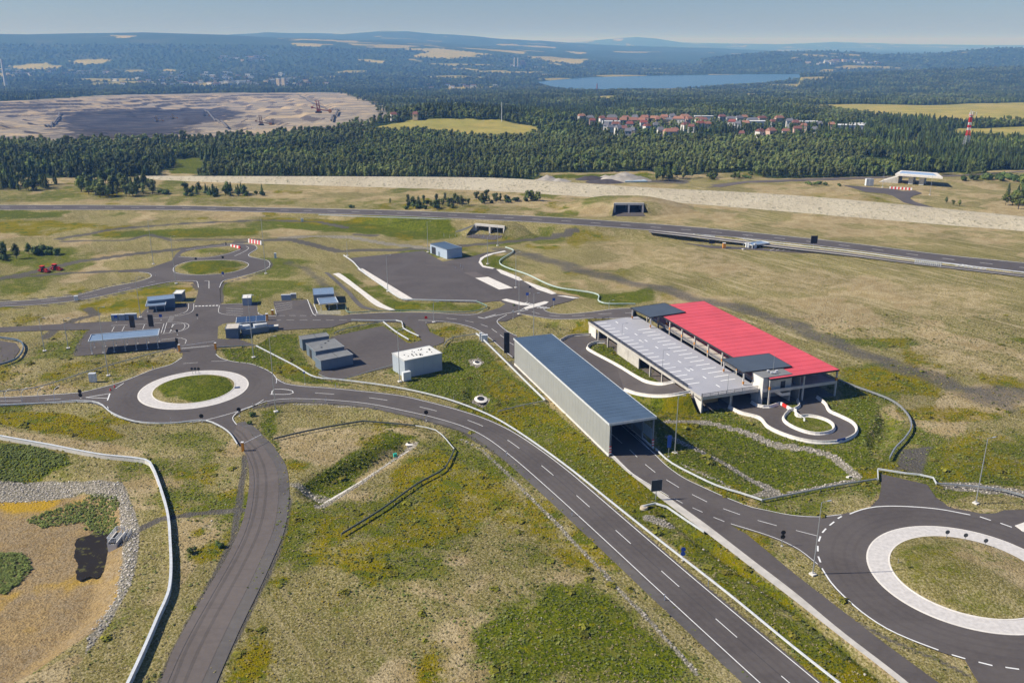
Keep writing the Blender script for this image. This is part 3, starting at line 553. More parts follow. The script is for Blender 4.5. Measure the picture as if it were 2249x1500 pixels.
def zones(X, Y):
    out = {c: np.zeros(X.shape) for c in (G_, Y_, D_, K_, S_, M_, F_, A_, P_, Q_)}
    wx = (fbm(X, Y, 16, 31, 5)-.5); wy = (fbm(X, Y, 16, 41, 5)-.5)
    for ch, poly, soft, k in Z:
        if poly[0] == 'L': P = np.asarray(poly[1]); r = soft+poly[2]+2
        else: P = np.asarray(poly); r = soft+2
        m = (X > P[:, 0].min()-r) & (X < P[:, 0].max()+r) & (Y > P[:, 1].min()-r) & (Y < P[:, 1].max()+r)
        if not m.any(): continue
        x, y = X[m]+wx[m]*(soft*2.2+1.2*(soft > 1.2)), Y[m]+wy[m]*(soft*2.2+1.2*(soft > 1.2))
        s = poly[2]-segd(poly[1], x, y) if poly[0] == 'L' else sdf(poly, x, y)
        v = sst(-soft, soft, s)*abs(k)
        if ch in (G_, Y_) and k > 0: v = v*np.clip((.35 if ch == Y_ else .5)+1.15*fbm(x, y, 9, 37, 3)-(.0 if ch == G_ else .1), 0, 1.1)
        out[ch][m] = np.maximum(out[ch][m], v) if k > 0 else out[ch][m]*(1-v)
    # the wide country
    wood = sst(1000, 1060, Y)*(1-out[A_])
    out[F_] = np.maximum(out[F_], wood)*(1-out[P_])
    far = sst(2600, 4200, Y); p = fbm(X, Y, 900, 51, 3); q = fbm(X, Y/1.0, 330, 57, 3)
    zz = sst(.60, .64, q*.55+p*.45)*far*.9*(1-sst(9000, 14000, Y)*.3)
    hill9 = ((X/Y < -.25) & (Y > 6500)); zz = zz*np.where(hill9, .15, 1)
    out[A_] = np.maximum(out[A_], zz*(1-out[P_]))
    out[D_] = np.maximum(out[D_], .0)
    # near verge: natural drift of green and bloom between the drawn patches
    a = fbm(X, Y, 34, 61, 4); b = fbm(X, Y, 18, 71, 4)
    nb = 1-sst(950, 1050, Y)
    out[G_] = np.maximum(out[G_], nb*.62*sst(.5, .68, a)); out[Y_] = np.maximum(out[Y_], nb*.6*sst(.56, .74, b))
    out[D_] = np.maximum(out[D_], nb*np.maximum(.75*sst(.52, .7, fbm(X, Y, 27, 81, 5)), .7*sst(430, 520, Y+X*.25)*sst(.45, .62, fbm(X, Y*2.2, 45, 83, 5))))
    st = sst(.05, .22, X/Y)*sst(250, 300, Y)*(1-sst(620, 700, Y)); out['streak'] = np.maximum(st, .35*nb)
    out[G_] *= 1-.55*st*(Y > 300); out[Y_] *= 1-.5*st*(Y > 300)
    return out
def paint(me, pts):                                     # write the zone weights on a mesh's points
    X, Y = pts[:, 0], pts[:, 1]; z = zones(X, Y)
    for nm, cs in (('za', (G_, Y_, D_)), ('zb', (K_, S_, M_)), ('zc', (F_, A_, P_)), ('zd', (Q_, 'streak', Q_))):
        a = me.color_attributes.new(nm, 'FLOAT_COLOR', 'POINT'); d = np.ones((len(X), 4), np.float32)
        for i, c_ in enumerate(cs): d[:, i] = z[c_]
        a.data.foreach_set('color', d.ravel())
def gridmesh(name, V, nr, nc):
    me = bpy.data.meshes.new(name); me.vertices.add(nr*nc); me.vertices.foreach_set('co', V.astype(np.float32).ravel())
    i = (np.arange(nr-1)[:, None]*nc+np.arange(nc-1)[None, :]).ravel(); q = np.stack([i, i+1, i+nc+1, i+nc], 1).astype(np.int32)
    n = len(q); me.loops.add(n*4); me.loops.foreach_set('vertex_index', q.ravel()); me.polygons.add(n)
    me.polygons.foreach_set('loop_start', np.arange(n, dtype=np.int32)*4); me.polygons.foreach_set('use_smooth', np.ones(n, bool)); me.update(calc_edges=True)
    return me
NR, NC = 900, 760
Yr = np.concatenate([np.geomspace(40, 1000, 420), np.geomspace(1006, 5500, 330)[:], np.geomspace(5550, 60000, 150)]); NR = len(Yr)
u = np.linspace(-1, 1, NC); XX = (Yr[:, None]*.74+70)*u[None, :]; YY = np.repeat(Yr[:, None], NC, 1)
xf, yf = XX.ravel(), YY.ravel(); zf = terrain(xf, yf); GV = np.stack([xf, yf, zf], 1)
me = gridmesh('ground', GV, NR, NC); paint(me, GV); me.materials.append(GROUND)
ground = link(bpy.data.objects.new('ground', me)); tag(ground, kind='structure')
def zat(x, y): return float(terrain(np.array([float(x)]), np.array([float(y)]))[0])
lm = MB_(); lm.poly(LAKE, LAKE_Z); lm.build('lake', wm, kind='structure')
def grassy(name, rows, n=160, kind='structure', sub=3, **k):         # earthwork: sheet through several long rows, worn by noise
    R = [resample(r, n) for r in rows]; V = []
    full = []
    for a, b in zip(R, R[1:]):
        for j in range(sub): full.append([p.lerp(q, j/sub) for p, q in zip(a, b)])
    full.append(R[-1]); V = np.array([[tuple(p) for p in r] for r in full]); nr = len(full)
    V = V.reshape(-1, 3); e = (fbm(V[:, 0], V[:, 1], 7, 90)-.92)*.5; 
    lock = np.array([0 if i % sub == 0 else 1 for i in range(nr)]).repeat(n); V[:, 2] += e*lock
    me = gridmesh(name, V, nr, n); paint(me, V); me.materials.append(GROUND)
    o = link(bpy.data.objects.new(name, me)); return tag(o, kind=kind, **k)
# ---------------------------------------------------------------- roads, aprons and their markings
def flat(name, pts, m, z=.05, smooth=False, zf=None, parent=None, kind='structure', step=2.0, th=.12, **k):
    P = C(pts, step, 0, True) if smooth else [W(p[0], p[1], p[2] if len(p) > 2 else 0) for p in pts]
    b = MB_(); Q = [(p.x, p.y, p.z+z) for p in P]; b.poly(Q)
    for i in range(len(Q)):                              # thin edge so that the slab has thickness
        a, c = Q[i], Q[(i+1) % len(Q)]; b.quad((a[0], a[1], a[2]-th), (c[0], c[1], c[2]-th), c, a)
    o = b.build(name, m, parent); 
    if parent is None: tag(o, kind=kind)
    return tag(o, **k)
def strip(name, L, R, m, z=.05, n=None, parent=None, **k):           # sheet between two edges
    n = n or max(4, int(max(plen(L), plen(R))/2.5)); A = resample(L, n); Bq = resample(R, n); b = MB_()
    b.v = [(p.x, p.y, p.z+z) for p in A]+[(p.x, p.y, p.z+z) for p in Bq]
    up = ((A[1]-A[0]).cross(Bq[0]-A[0])).z < 0
    for i in range(n-1): f = (i, i+1, n+i+1, n+i); b.f.append(f[::-1] if up else f); b.m.append(0)
    o = b.build(name, m, parent)
    if parent is None: tag(o, kind='structure')
    return tag(o, **k)
def ribbon(b, P, w, z):                                  # painted line into a mesh builder
    P = [Vector(p) for p in P]
    if len(P) < 2: return
    n0 = len(b.v)
    for i, p in enumerate(P):
        t = (P[min(i+1, len(P)-1)]-P[max(i-1, 0)]); t.z = 0
        if t.length < 1e-6: t = Vector((1, 0, 0))
        t.normalize(); nx = Vector((-t.y, t.x, 0))*w/2; b.v += [tuple(p-nx+Vector((0, 0, z))), tuple(p+nx+Vector((0, 0, z)))]
    for i in range(len(P)-1): a = n0+2*i; b.f.append((a, a+2, a+3, a+1)); b.m.append(0)
def lines(parent, name, items, z=.075, m=WHITE):         # items: (pixel points, width, dash, gap) or world points
    b = MB_()
    for it in items:
        pts, w = it[0], it[1]; dash = it[2] if len(it) > 2 else 0; gap = it[3] if len(it) > 3 else 0
        P = C(pts, 1.5) if not isinstance(pts[0], Vector) else pts
        if dash:
            s = 0; Ln = plen(P)
            while s < Ln: ribbon(b, cut(P, s, min(Ln, s+dash)), w, z); s += dash+gap
        else: ribbon(b, P, w, z)
    return b.build(name, m, parent)
def mid(L, R, n=None, t=.5):
    n = n or int(plen(L)/2); A, Bq = resample(L, n), resample(R, n); return [a.lerp(c, t) for a, c in zip(A, Bq)]
def side(P, d):                                          # parallel curve
    out = []
    for i, p in enumerate(P):
        t = P[min(i+1, len(P)-1)]-P[max(i-1, 0)]; t.z = 0; t.normalize(); out.append(p+Vector((-t.y, t.x, 0))*d)
    return out
# --- main road sweeping from the left roundabout to the lower right corner
UE = C([(607.7, 832.3), (626.4, 842.5), (660, 848), (716, 851.9), (780, 858), (876.5, 869), (935.7, 881.9), (999.9, 898.8), (1062.4, 919), (1120, 945.5), (1182, 985), (1250, 1036.6), (1300, 1079), (1358, 1129), (1534.6, 1280), (1798.6, 1500), (1960, 1632)])
LE = C([(585.3, 881.7), (613, 877), (641, 875.6), (715.6, 878), (808, 886.6), (900.6, 905), (946.8, 915.5), (1016, 936.3), (1062.4, 958), (1120, 1000), (1210, 1078), (1300, 1160), (1460, 1308), (1669.6, 1500), (1790, 1608)])
road = strip('main_road', side(UE, .55), side(LE, -.55), ASPH, .05)
lines(road, 'edge_line', [(UE, .18), (LE, .18)])
cl = mid(UE, LE, 240); lines(road, 'centre_line', [(cut(cl, 14, 900), .16, 6.0, 11.2)])
WORN = asphalt('tyre_worn_asphalt', (.074, .063, .058), (.099, .086, .080)); b = MB_()
for f_ in (.17, .34, .66, .83): ribbon(b, mid(UE, LE, 240, f_), .55, .058)
b.build('tyre_track', WORN, road)
b = MB_(); ribbon(b, mid(UE, LE, 240, .505), .1, .062); b.build('tar_seam', DARKM, road)
# --- left roundabout
C1 = Vector((-96.6, 251.0, 0))
def circle(c, r, n=96, a0=0, a1=2*math.pi): return [c+Vector((math.cos(a0+(a1-a0)*i/n)*r, math.sin(a0+(a1-a0)*i/n)*r, 0)) for i in range(n+1)]
RL = [(0, 873), (60, 870), (120, 866), (168, 863), (205, 855.6), (261.3, 840.7), (298.6, 826.7), (336, 811.7), (373, 801.5), (400, 785.6), (402, 770), (412, 740), (436, 700), (482, 700), (474, 772), (474, 780), (484.5, 786.5), (510.7, 794), (548, 798.7), (576, 808), (597.5, 820), (607.7, 832.3), (626.4, 842.5), (660, 848)]
RR = [(660, 875.8), (613, 877), (585.3, 881.7), (555.5, 892), (530, 903), (511, 917), (511.6, 923), (520, 933), (510, 958), (484.5, 938.7), (460, 928), (441.6, 924.7), (400, 928.5), (336, 930), (291, 926), (261, 917), (242, 907), (222, 892), (205, 886), (168, 883), (129, 885), (60, 889), (0, 892), (-400, 905), (-400, 878)]
ra = flat('roundabout_left', [(x, y) for x, y in RL]+RR, ASPH, .054); ra.name = 'roundabout_road'
lines(ra, 'edge_line', [([(400, 785.6), (373, 801.5), (336, 811.7), (298.6, 826.7), (261.3, 840.7), (205, 855.6), (168, 863), (0, 873), (-400, 880)], .2), ([(474, 778), (484.5, 786.5), (510.7, 794), (548, 798.7), (576, 808), (597.5, 820), (607.7, 832.3)], .2),
      ([(579, 878), (555.5, 892), (524.7, 903), (441, 925), (400, 927.5), (336, 929), (291, 925.6), (261.3, 917.2), (242.6, 907), (236, 893)], .2), ([(585, 881.7), (548, 894), (524.7, 903), (511, 917), (512, 923), (520, 933)], .2), ([(0, 891), (129, 885), (168, 882.5), (205, 885.5), (222, 890)], .2),
      ([(-200, 885), (62, 880)], .14, 6, 7), ([(98, 878.5), (134, 876.5)], .14), ([(402, 799), (435, 796.5)], .14), ([(464, 794), (498, 793.5)], .14), ([(395, 766), (474, 758)], .15)], z=.082)
lines(ra, 'splitter_marking', [([(187, 873.5), (241.5, 864.5)], .25), ([(187, 873.5), (237, 875)], .25), ([(241.5, 864.5), (236, 880)], .35), ([(254, 853.5), (272, 841.5)], .2), ([(597, 866), (604, 855), (644, 863), (593, 866.5)], .25), ([(607, 832), (607, 842)], .3)], z=.082)
def ringmesh(b, c, r0, r1, z0, z1, n=96):
    for i in range(n):
        a, d = 2*math.pi*i/n, 2*math.pi*(i+1)/n
        p = [(c.x+math.cos(t)*r, c.y+math.sin(t)*r, z) for t, r, z in ((a, r0, z0), (d, r0, z0), (d, r1, z1), (a, r1, z1))]; b.quad(p[1], p[0], p[3], p[2])
def island(nm, c, r_in, r_out, kerb, dome, seed):
    b = MB_(); ringmesh(b, c, r_in, r_out-kerb, .16, .12); o = b.build('paved_apron', SETT, kind='structure')
    k = MB_(); ringmesh(k, c, r_out-kerb, r_out, .13, .115); ringmesh(k, c, r_out, r_out+.02, .115, .0); k.build('kerb', CONCW, o)
    k = MB_(); ringmesh(k, c, r_in-.25, r_in, .26, .24); ringmesh(k, c, r_in, r_in+.01, .24, .14); k.build('kerb', CONCW, o)
    nr, nc = 22, 90; V = []
    for i in range(nr):
        r = (r_in-.25)*(i/(nr-1)); h = .22+dome*(1-(i/(nr-1))**2)
        for j in range(nc): a = 2*math.pi*j/(nc-1); V.append((c.x+math.cos(a)*r, c.y+math.sin(a)*r, h))
    V = np.array(V); V[:, 2] += (fbm(V[:, 0], V[:, 1], 4, seed)-.5)*.5*(V[:, 2] > .3); me = gridmesh('island_mound', V, nr, nc); paint(me, V); me.materials.append(GROUND); me.flip_normals()
    tag(link(bpy.data.objects.new('island_mound', me)), kind='structure'); return o
island('l', C1, 12.05, 16.0, .45, .9, 3)
C2c = Vector((90.2, 151.7, 0)); island('r', C2c, 14.6, 18.8, .35, 1.3, 5)
# --- right roundabout with its roads
R2 = 28.3
r2 = MB_(); r2.poly([tuple(p) for p in circle(C2c, R2, 120)[:-1]], .054); rr = r2.build('roundabout_road', ASPH, kind='structure')
print('R2 check', [(round(a), round((W(*a)-C2c).length, 1)) if 0 else round((W(*a)-C2c).length, 1) for a in ((1796, 1205), (1848, 1306), (1946, 1379), (2061, 1427), (2238, 1470), (1925, 1113), (2131, 1131))])
flat('access_road', [(1936, 1041), (1935, 1071), (1930, 1095), (1910, 1114), (1880, 1135), (2170, 1160), (2249, 1220), (2400, 1260), (2700, 1180), (2500, 1117), (2249, 1119), (2205, 1120), (2186, 1127), (2137, 1128), (2111, 1125), (2083, 1112), (2055, 1092), (2042, 1073), (2036, 1064)], ASPH, .046)
flat('access_road', [(2148, 1440), (2120, 1449), (2150, 1500), (2110, 1500), (2200, 1640), (2700, 1640), (2700, 1300), (2249, 1400)], ASPH, .042)
b = MB_(); [ribbon(b, circle(C2c, r_, 120), .6, .060) for r_ in (21.2, 23.0, 25.4)]; b.build('tyre_track', WORN, rr)
lines(rr, 'edge_line', [([(1866, 1129), (1890, 1120), (1925, 1113), (1980, 1112), (2060, 1118), (2131, 1131)], .32), ([(2152, 1135), (2176, 1143)], .32), ([(2197, 1149), (2222, 1158)], .32), ([(2243, 1165), (2280, 1182)], .32),
      ([(1848.5, 1134), (1840, 1139)], .34), ([(1832, 1146), (1822, 1154)], .34), ([(1814, 1161), (1806, 1170)], .34), ([(1802, 1178), (1798, 1189)], .34), ([(1796, 1199), (1796, 1211)], .34), ([(1797, 1222), (1802, 1235)], .34),
      ([(1805, 1248), (1825, 1279), (1850, 1306), (1892.7, 1344), (1946, 1379.4), (1999, 1404), (2061, 1427.5)], .3), ([(2090, 1437.7), (2120, 1446.6)], .32), ([(2149, 1454), (2179.6, 1461.6)], .32), ([(2208, 1465.4), (2238, 1469.7)], .32)], z=.085)
b = MB_(); P = [W(*p) for p in ((2229, 1155), (2249, 1148), (2290, 1146), (2330, 1160), (2290, 1172), (2245, 1166))]; b.prism([(p.x, p.y) for p in P], .0, .17); b.build('splitter_island', CONCW, kind='structure')
# --- hall road and the service road beside it
HR = [(1300, 950), (1410, 950), (1442, 1000), (1464.6, 1023.6), (1502, 1049.7), (1548.6, 1072), (1595, 1092.6), (1651, 1114), (1700, 1126), (1740, 1131), (1798, 1134), (1848, 1129), (1890, 1120), (1870, 1200), (1830, 1280), (1796, 1241), (1755, 1208.5), (1711, 1187), (1667, 1171), (1622, 1158), (1560, 1135), (1470, 1090), (1440, 1072), (1385, 1037), (1343, 1000)]
hr = flat('hall_road', HR, ASPH, .046)
HRU = [(1395, 955), (1442, 1002), (1464.6, 1023.6), (1502, 1049.7), (1548.6, 1072), (1595, 1092.6), (1651, 1114), (1675, 1119), (1740, 1131.5), (1798, 1135), (1848, 1130)]
lines(hr, 'edge_line', [(HRU, .16), ([(1325, 978), (1346, 1000), (1385, 1037), (1440, 1072), (1469, 1090)], .16), ([(1605, 1150.3), (1666.6, 1169), (1710.6, 1184.7), (1754.6, 1206.7), (1795.7, 1239)], .16)])
lines(hr, 'centre_line', [([(1353, 961), (1366, 974)], .15), ([(1382.7, 987.5), (1399.5, 1004)], .15), ([(1417, 1020), (1439, 1037.7)], .15), ([(1463, 1053.5), (1491.5, 1071)], .15), ([(1520, 1086), (1552.8, 1102.3)], .15), ([(1588, 1117), (1625, 1130.3)], .15), ([(1664, 1143), (1706, 1154.5)], .15), ([(1748, 1165), (1795, 1177)], .15), ([(1480, 1095), (1499, 1105)], .14), ([(1520.6, 1115), (1543, 1125)], .14), ([(1567, 1136), (1591, 1145.5)], .14)])
flat('service_road', [(1462, 1088), (1502, 1116), (1550, 1150), (1622.6, 1206.6), (1740, 1294.6), (1848.5, 1385.6), (1999, 1503), (2060, 1560), (2140, 1560), (2063, 1500), (1946, 1414.6), (1850, 1341), (1740, 1256), (1640, 1173), (1600, 1150), (1540, 1115)], ASPH, .05)
strip('concrete_gutter', C([(1341, 1003), (1381, 1040), (1417, 1067), (1450, 1095), (1482, 1118.7), (1549, 1168.5), (1652, 1247.7), (1740, 1315), (1848.5, 1400), (1980, 1502), (2040, 1560)]), C([(1350, 1001), (1390, 1040), (1440, 1074), (1468, 1092), (1502, 1116), (1560, 1158), (1660, 1235), (1745, 1300), (1848.5, 1385.6), (1999, 1502), (2060, 1560)]), CONC, .06)
# --- service road leaving to the south
SL = C([(484, 938), (510.7, 959), (523.7, 976), (540, 1000), (547, 1040), (545, 1085), (534, 1140), (500, 1219), (440, 1320), (380, 1428), (353, 1500), (318, 1600)])
SR = C([(520, 930), (548, 948), (559, 963), (578, 979.7), (591, 1000), (606, 1025), (612, 1060), (610, 1110), (600, 1165), (574.7, 1224.7), (535.6, 1306.5), (500, 1376), (442.7, 1500), (400, 1600)])
sr = strip('service_road', SL, SR, ASPH2, .05); ms = MB_(); ribbon(ms, side(mid(SL, SR, 120), -2.2), .09, .064); wt = MB_(); [ribbon(wt, mid(SL, SR, 120, f_), .6, .058) for f_ in (.3, .58)]; wt.build('tyre_track', asphalt('worn_old_asphalt', (.085, .072, .064), (.11, .094, .085)), sr); ms.build('tar_seam', DARKM, sr)
sh = strip('gravel_shoulder', SR, side(SR, 2.4), MATS['gravel_shoulder'], .02)
strip('gravel_shoulder', side(LE, -.5), side(LE, -2.6), MATS['gravel_shoulder'], .02)
# --- checkpoint apron, yards, access roads in the middle ground
flat('checkpoint_apron', [(436, 630), (482, 630), (485, 668), (534, 666), (601, 662), (676, 658), (700, 690), (751, 694), (768, 690.6), (859, 686), (953, 687), (1048, 689), (1090, 704), (1116, 729), (1135, 738), (1150, 760), (1126, 787), (1105, 769), (1076, 743), (1050, 725.6), (1012, 713), (978, 707), (936, 711), (944, 729), (961, 737.4), (976, 742.5), (974.5, 752.6), (952.6, 761), (900, 782), (860, 806), (748, 832), (720, 833), (700, 818), (700, 790), (735, 738), (800, 724), (841, 716), (893, 752), (900, 754), (927, 748), (905, 722), (880, 708), (772, 706), (724, 720), (640, 724), (560, 730), (524, 745), (562, 758), (476, 764), (474, 772), (395, 775), (384, 765), (300, 770), (200, 780), (168, 782), (182, 745), (198, 724), (100, 726), (-60, 732), (-60, 722), (60, 716), (160, 710), (247, 706), (300, 700), (321, 678), (350, 672), (428, 664), (434, 645)], ASPH, .050)
flat('second_roundabout_road', [(436, 636), (423, 619), (382.6, 618.4), (298.6, 634), (186.7, 657.6), (93, 668.8), (0, 674.4), (-150, 682), (-150, 668), (0, 663), (74.7, 658.5), (168, 648), (242.6, 629.6), (298.6, 619.3), (326.6, 611), (333, 605.3), (324.8, 599.7), (306, 597.5), (260, 598), (260, 594), (326, 590), (378, 572), (385, 560), (400, 547), (451, 542), (492, 536.8), (520, 535.5), (553.6, 536.8), (563.8, 541.5), (564.8, 547), (553.6, 553.6), (545, 560), (550, 563.9), (566.6, 567.6), (587, 572), (593.7, 580.6), (585, 590), (557.3, 600), (520, 609.6), (492, 616), (481.7, 632)], ASPH, .046).name = 'roundabout_road'
ir = flat('big_yard', [(762, 568), (930, 551), (972, 575), (1042, 562), (1068, 555), (1108, 551), (1090, 556), (1066, 562), (1052, 573), (1055, 584), (1075, 590), (1088, 590), (1150, 618), (1218, 645), (1272, 653), (1250, 662), (1212, 672), (1196, 681), (1172, 690), (1140, 694), (1110, 706), (1085, 706), (1050, 690), (1098, 676), (1110, 668), (1098, 661), (1048, 665), (910, 659), (887, 660), (784, 592), (789, 588)], ASPH, .055); ir.name = 'training_yard'
ISL = [[(384, 590), (396, 580), (430, 574), (473, 572), (520, 573), (542, 580), (540, 588), (500, 599.5), (445, 603.5), (405, 602), (386, 597)], [(396, 562), (410, 553), (451, 546), (492, 542), (514, 541), (526, 545.5), (520, 550), (490, 559), (454, 565), (417, 565)]]
def pad(name, pts, m=CONCW, h=.09, **k):
    b = MB_(); P = [W(*p) for p in pts]; b.prism([(p.x, p.y) for p in P], -.1, h); return b.build(name, m, kind='structure', **k)
pad('concrete_pad', [(1044, 611), (1072, 608.5), (1126, 632.8), (1096.5, 636.5)]); pad('concrete_strip', [(785, 591), (796, 590), (910, 659), (887, 660)])
pad('old_asphalt_patch', [(1018, 599), (1044, 597), (1069, 608), (1044, 610.5)], ASPH2, .065)
pad('splitter_island', [(1150, 677), (1165, 671), (1196, 662.5), (1205, 663.5), (1200, 668), (1170, 677), (1155, 680)], CONCW, .17); pad('traffic_island', [(1102, 659), (1112, 657), (1160, 668), (1166, 671), (1145, 671), (1118, 664)], CONCW, .15)
for pl in ([(1108, 551), (1112, 553), (1085, 558), (1064, 566), (1056, 574), (1062, 584), (1086, 589), (1082, 591), (1060, 587), (1051, 577), (1055, 567), (1070, 559)], [(1090, 592), (1098, 592), (1140, 609), (1148, 616), (1140, 617), (1100, 601)], [(1150, 618), (1160, 620), (1200, 634), (1222, 645), (1212, 647), (1180, 636)], [(1224, 650), (1240, 650), (1272, 655), (1260, 656)]): pad('concrete_edging', pl, CONCW, .1)
strip('concrete_channel', C([(735, 601), (745, 600), (800, 640), (840, 668), (870, 682)], .8), C([(730, 603), (735, 604), (790, 644), (826, 672), (858, 683)], .8), CONCW, .07, n=40)
strip('earth_channel', C([(716, 598), (722, 599), (770, 642), (800, 672), (830, 680)], .8), C([(712, 600), (716, 602), (758, 640), (790, 675), (812, 681)], .8), MATS['gravel_shoulder'], .05, n=40)
lines(ra, 'lot_marking', [([(436, 632), (432, 618), (423, 617), (380, 618.5), (298.6, 634), (186.7, 657.6), (93, 668.6), (0, 674), (-120, 680)], .22), ([(-120, 669), (0, 663.6), (74.7, 659), (168, 648.5), (242.6, 630), (298.6, 619.8), (326.6, 611.4), (332.5, 605.3), (324.8, 600), (306, 598)], .22),
     ([(482, 632), (492, 616.5), (520, 610), (557.3, 600.4), (585, 590.3), (593, 580.6), (586, 572.4), (566.6, 568), (550, 564.3), (545.6, 560), (553, 554), (564, 547), (563, 541.8), (553.6, 537.4), (520, 536), (492, 537)], .22),
     ([(380, 594), (384, 586), (410, 576), (440, 572.5), (473, 571.5), (520, 572.5), (540, 577), (546, 582), (535, 591), (500, 600), (445, 604.3), (405, 603), (385, 599), (380, 594)], .22),
     ([(408, 549.5), (451, 543.5), (492, 540), (515, 540.5), (528, 545), (525.6, 549), (492, 560), (454.7, 566), (417, 565.7), (392, 564)], .22), ([(515, 563), (540, 551), (546, 545), (540, 541)], .2), ([(0, 668.5), (200, 650), (340, 618)], .14, 6, 9), ([(459, 618), (459, 634)], .2), ([(449, 617.5), (460, 617.5)], .2),
     ([(482, 671), (481, 687), (495, 691), (530, 694)], .16), ([(483, 669), (534, 667)], .14), ([(675, 658), (688, 690), (694, 694)], .25), ([(689, 668), (697, 688)], .3), ([(599, 662), (607, 692)], .2), ([(566, 663), (568, 690), (578, 693), (607, 695)], .2)]
     +[([(497, 677.5+i*5.2), (534, 679.6+i*5)], .14) for i in range(3)]+[([(604, 669+i*5.2), (642, 664.5+i*4.3)], .14) for i in range(4)]
     +[([(612, 693.7), (685, 693.7)], .14, 2.5, 1.6), ([(600, 703.4), (765, 703.4)], .14, 3, 2), ([(919, 703.7), (953, 705), (978, 707), (1020, 714.6), (1050, 725.6), (1076, 743.2), (1105, 768.8), (1126, 785)], .2), ([(768, 690.6), (859, 686.5), (953, 687.4), (1020, 692), (1048, 689.5), (1060, 683)], .2),
       ([(980, 699.3), (1003, 701.5)], .16), ([(1021.6, 704.5), (1040, 708.5)], .16), ([(1055.7, 712.5), (1071, 718)], .16), ([(1080, 722.5), (1091.6, 731)], .16), ([(1098.6, 736), (1109, 744)], .16), ([(1117, 751), (1128, 758)], .16),
       ([(1050, 697), (1064, 700)], .4), ([(1064, 700), (1092, 693), (1140, 683), (1150, 678)], .25), ([(1065, 698), (1089, 691)], .3), ([(1113, 692), (1092, 704.5), (1097, 714), (1116, 729), (1135, 738)], .2), ([(1140, 684.5), (1160, 681)], .3)]
     +[([(160+x*.14, 600+y*.14) for x, y in q], .15) for q in ([(1515, 690), (1590, 690)], [(1510, 705), (1585, 705)], [(1500, 720), (1580, 720)], [(1492, 738), (1572, 738)], [(1485, 755), (1565, 755)], [(1475, 770), (1555, 770)], [(1475, 780), (1425, 945)], [(1570, 800), (1520, 940)], [(1430, 795), (1385, 940)], [(1590, 800), (1740, 795), (1705, 900), (1550, 905), (1590, 800)], [(1560, 775), (1700, 778), (1800, 800), (1820, 840), (1770, 880), (1640, 920), (1400, 955)], [(1820, 480), (1780, 605), (1600, 665), (1510, 680)], [(1900, 480), (1865, 610), (1700, 665), (1600, 680)], [(650, 845), (610, 920)], [(810, 835), (770, 915)], [(1125, 810), (1095, 885)], [(1275, 800), (1260, 840)], [(600, 825), (860, 815)], [(960, 808), (1160, 800)], [(1280, 790), (1400, 780)], [(1110, 715), (1500, 695)], [(1390, 1045), (1700, 1020), (1775, 1045), (1760, 1110)], [(1710, 1185), (2140, 1150)])], z=.085)
b = MB_()
for i in range(7): p = W(431+i*7.6, 673-i*.25); b.box((p.x, p.y, .085), (.9, 1.0, .006))
for i in range(5): p = W(1158+i*5, 668.5+i*1.2); ribbon(b, [W(1147+i*6, 667.6+i*1.3), W(1158+i*6, 664.8+i*1.4)], .5, .08)
for i in range(4): ribbon(b, [W(1172+i*7, 675+i*1.2), W(1187+i*7, 672.6+i*1.2)], .5, .08)
for i in range(4): ribbon(b, [W(692+i*1, 691-i*2.3), W(748, 690.5-i*2.3)], .25, .085)
b.build('crossing_bars', WHITE, ra)
for pl in ISL:
    b = MB_(); Q = C(pl, 1.5, 0, True); c_ = sum(Q, Vector())/len(Q); rings = [[c_+(q-c_)*f+Vector((0, 0, .08+.9*(1-f**2))) for q in Q+[Q[0]]] for f in (0.01, .3, .55, .75, .9, 1.0)]
    V = np.array([[tuple(p) for p in r] for r in rings]).reshape(-1, 3); me = gridmesh('island_mound', V, len(rings), len(Q)+1); me.flip_normals(); paint(me, V); me.materials.append(GROUND); tag(link(bpy.data.objects.new('island_mound', me)), kind='structure')
# --- eastern road up to the parking deck and the ramp (on their own banks)
DZ = 4.6
ERu = C([(1196, 680.8, .3), (1210.5, 687, .8), (1244, 689.6, 1.7), (1300, 684.8, 3.3), (1353, 678, 4.4), (1395, 677, DZ-.03)]); ERl = C([(1140, 689.6, .02), (1172, 695, .5), (1220, 701.6, 1.5), (1297, 700, 3.5), (1340, 700, 4.3), (1385, 698, DZ-.03)])
er = strip('deck_access_road', ERu, ERl, ASPH, .06, n=60)
lines(er, 'centre_line', [(mid(ERu, ERl, 60), .16, 5, 5)], z=.085); lines(er, 'edge_line', [(side(ERu, -.3), .2), (side(ERl, .3), .2)], z=.085)
def bank(name, L, R, out=1.6, extra=.6, **k):            # earth bank carrying a rising road
    a0 = [p+Vector((0, 0, -p.z-.3)) for p in [q for q in side(L, 0)]]; n = 60
    A = resample(L, n); Bq = resample(R, n); rows = [[], [], [], []]
    for i in range(n):
        p, q = A[i], Bq[i]; d = (p-q); d.z = 0; d.normalize()
        rows[0].append(Vector((p.x+d.x*(p.z*out+extra), p.y+d.y*(p.z*out+extra), -.35))); rows[1].append(p+d*.5*extra)
        rows[2].append(q-d*.5*extra); rows[3].append(Vector((q.x-d.x*(q.z*out+extra), q.y-d.y*(q.z*out+extra), -.35)))
    return grassy(name, rows, n, sub=4, **k)
bank('earth_bank', ERu, ERl)
RPo = C([(1371, 857.5, 0), (1399, 867, .9), (1437, 872.5, 2.2), (1474, 871, 3.5), (1513, 863.5, DZ-.05)]); RPi = C([(1353, 802.5, 0), (1404.7, 834, .9), (1427, 843, 2.0), (1456, 846.3, 3.3), (1480, 842, DZ-.05)])
rp = strip('ramp_road', RPo, RPi, ASPH, .06, n=50); bank('earth_bank', RPo, RPi, 1.2)
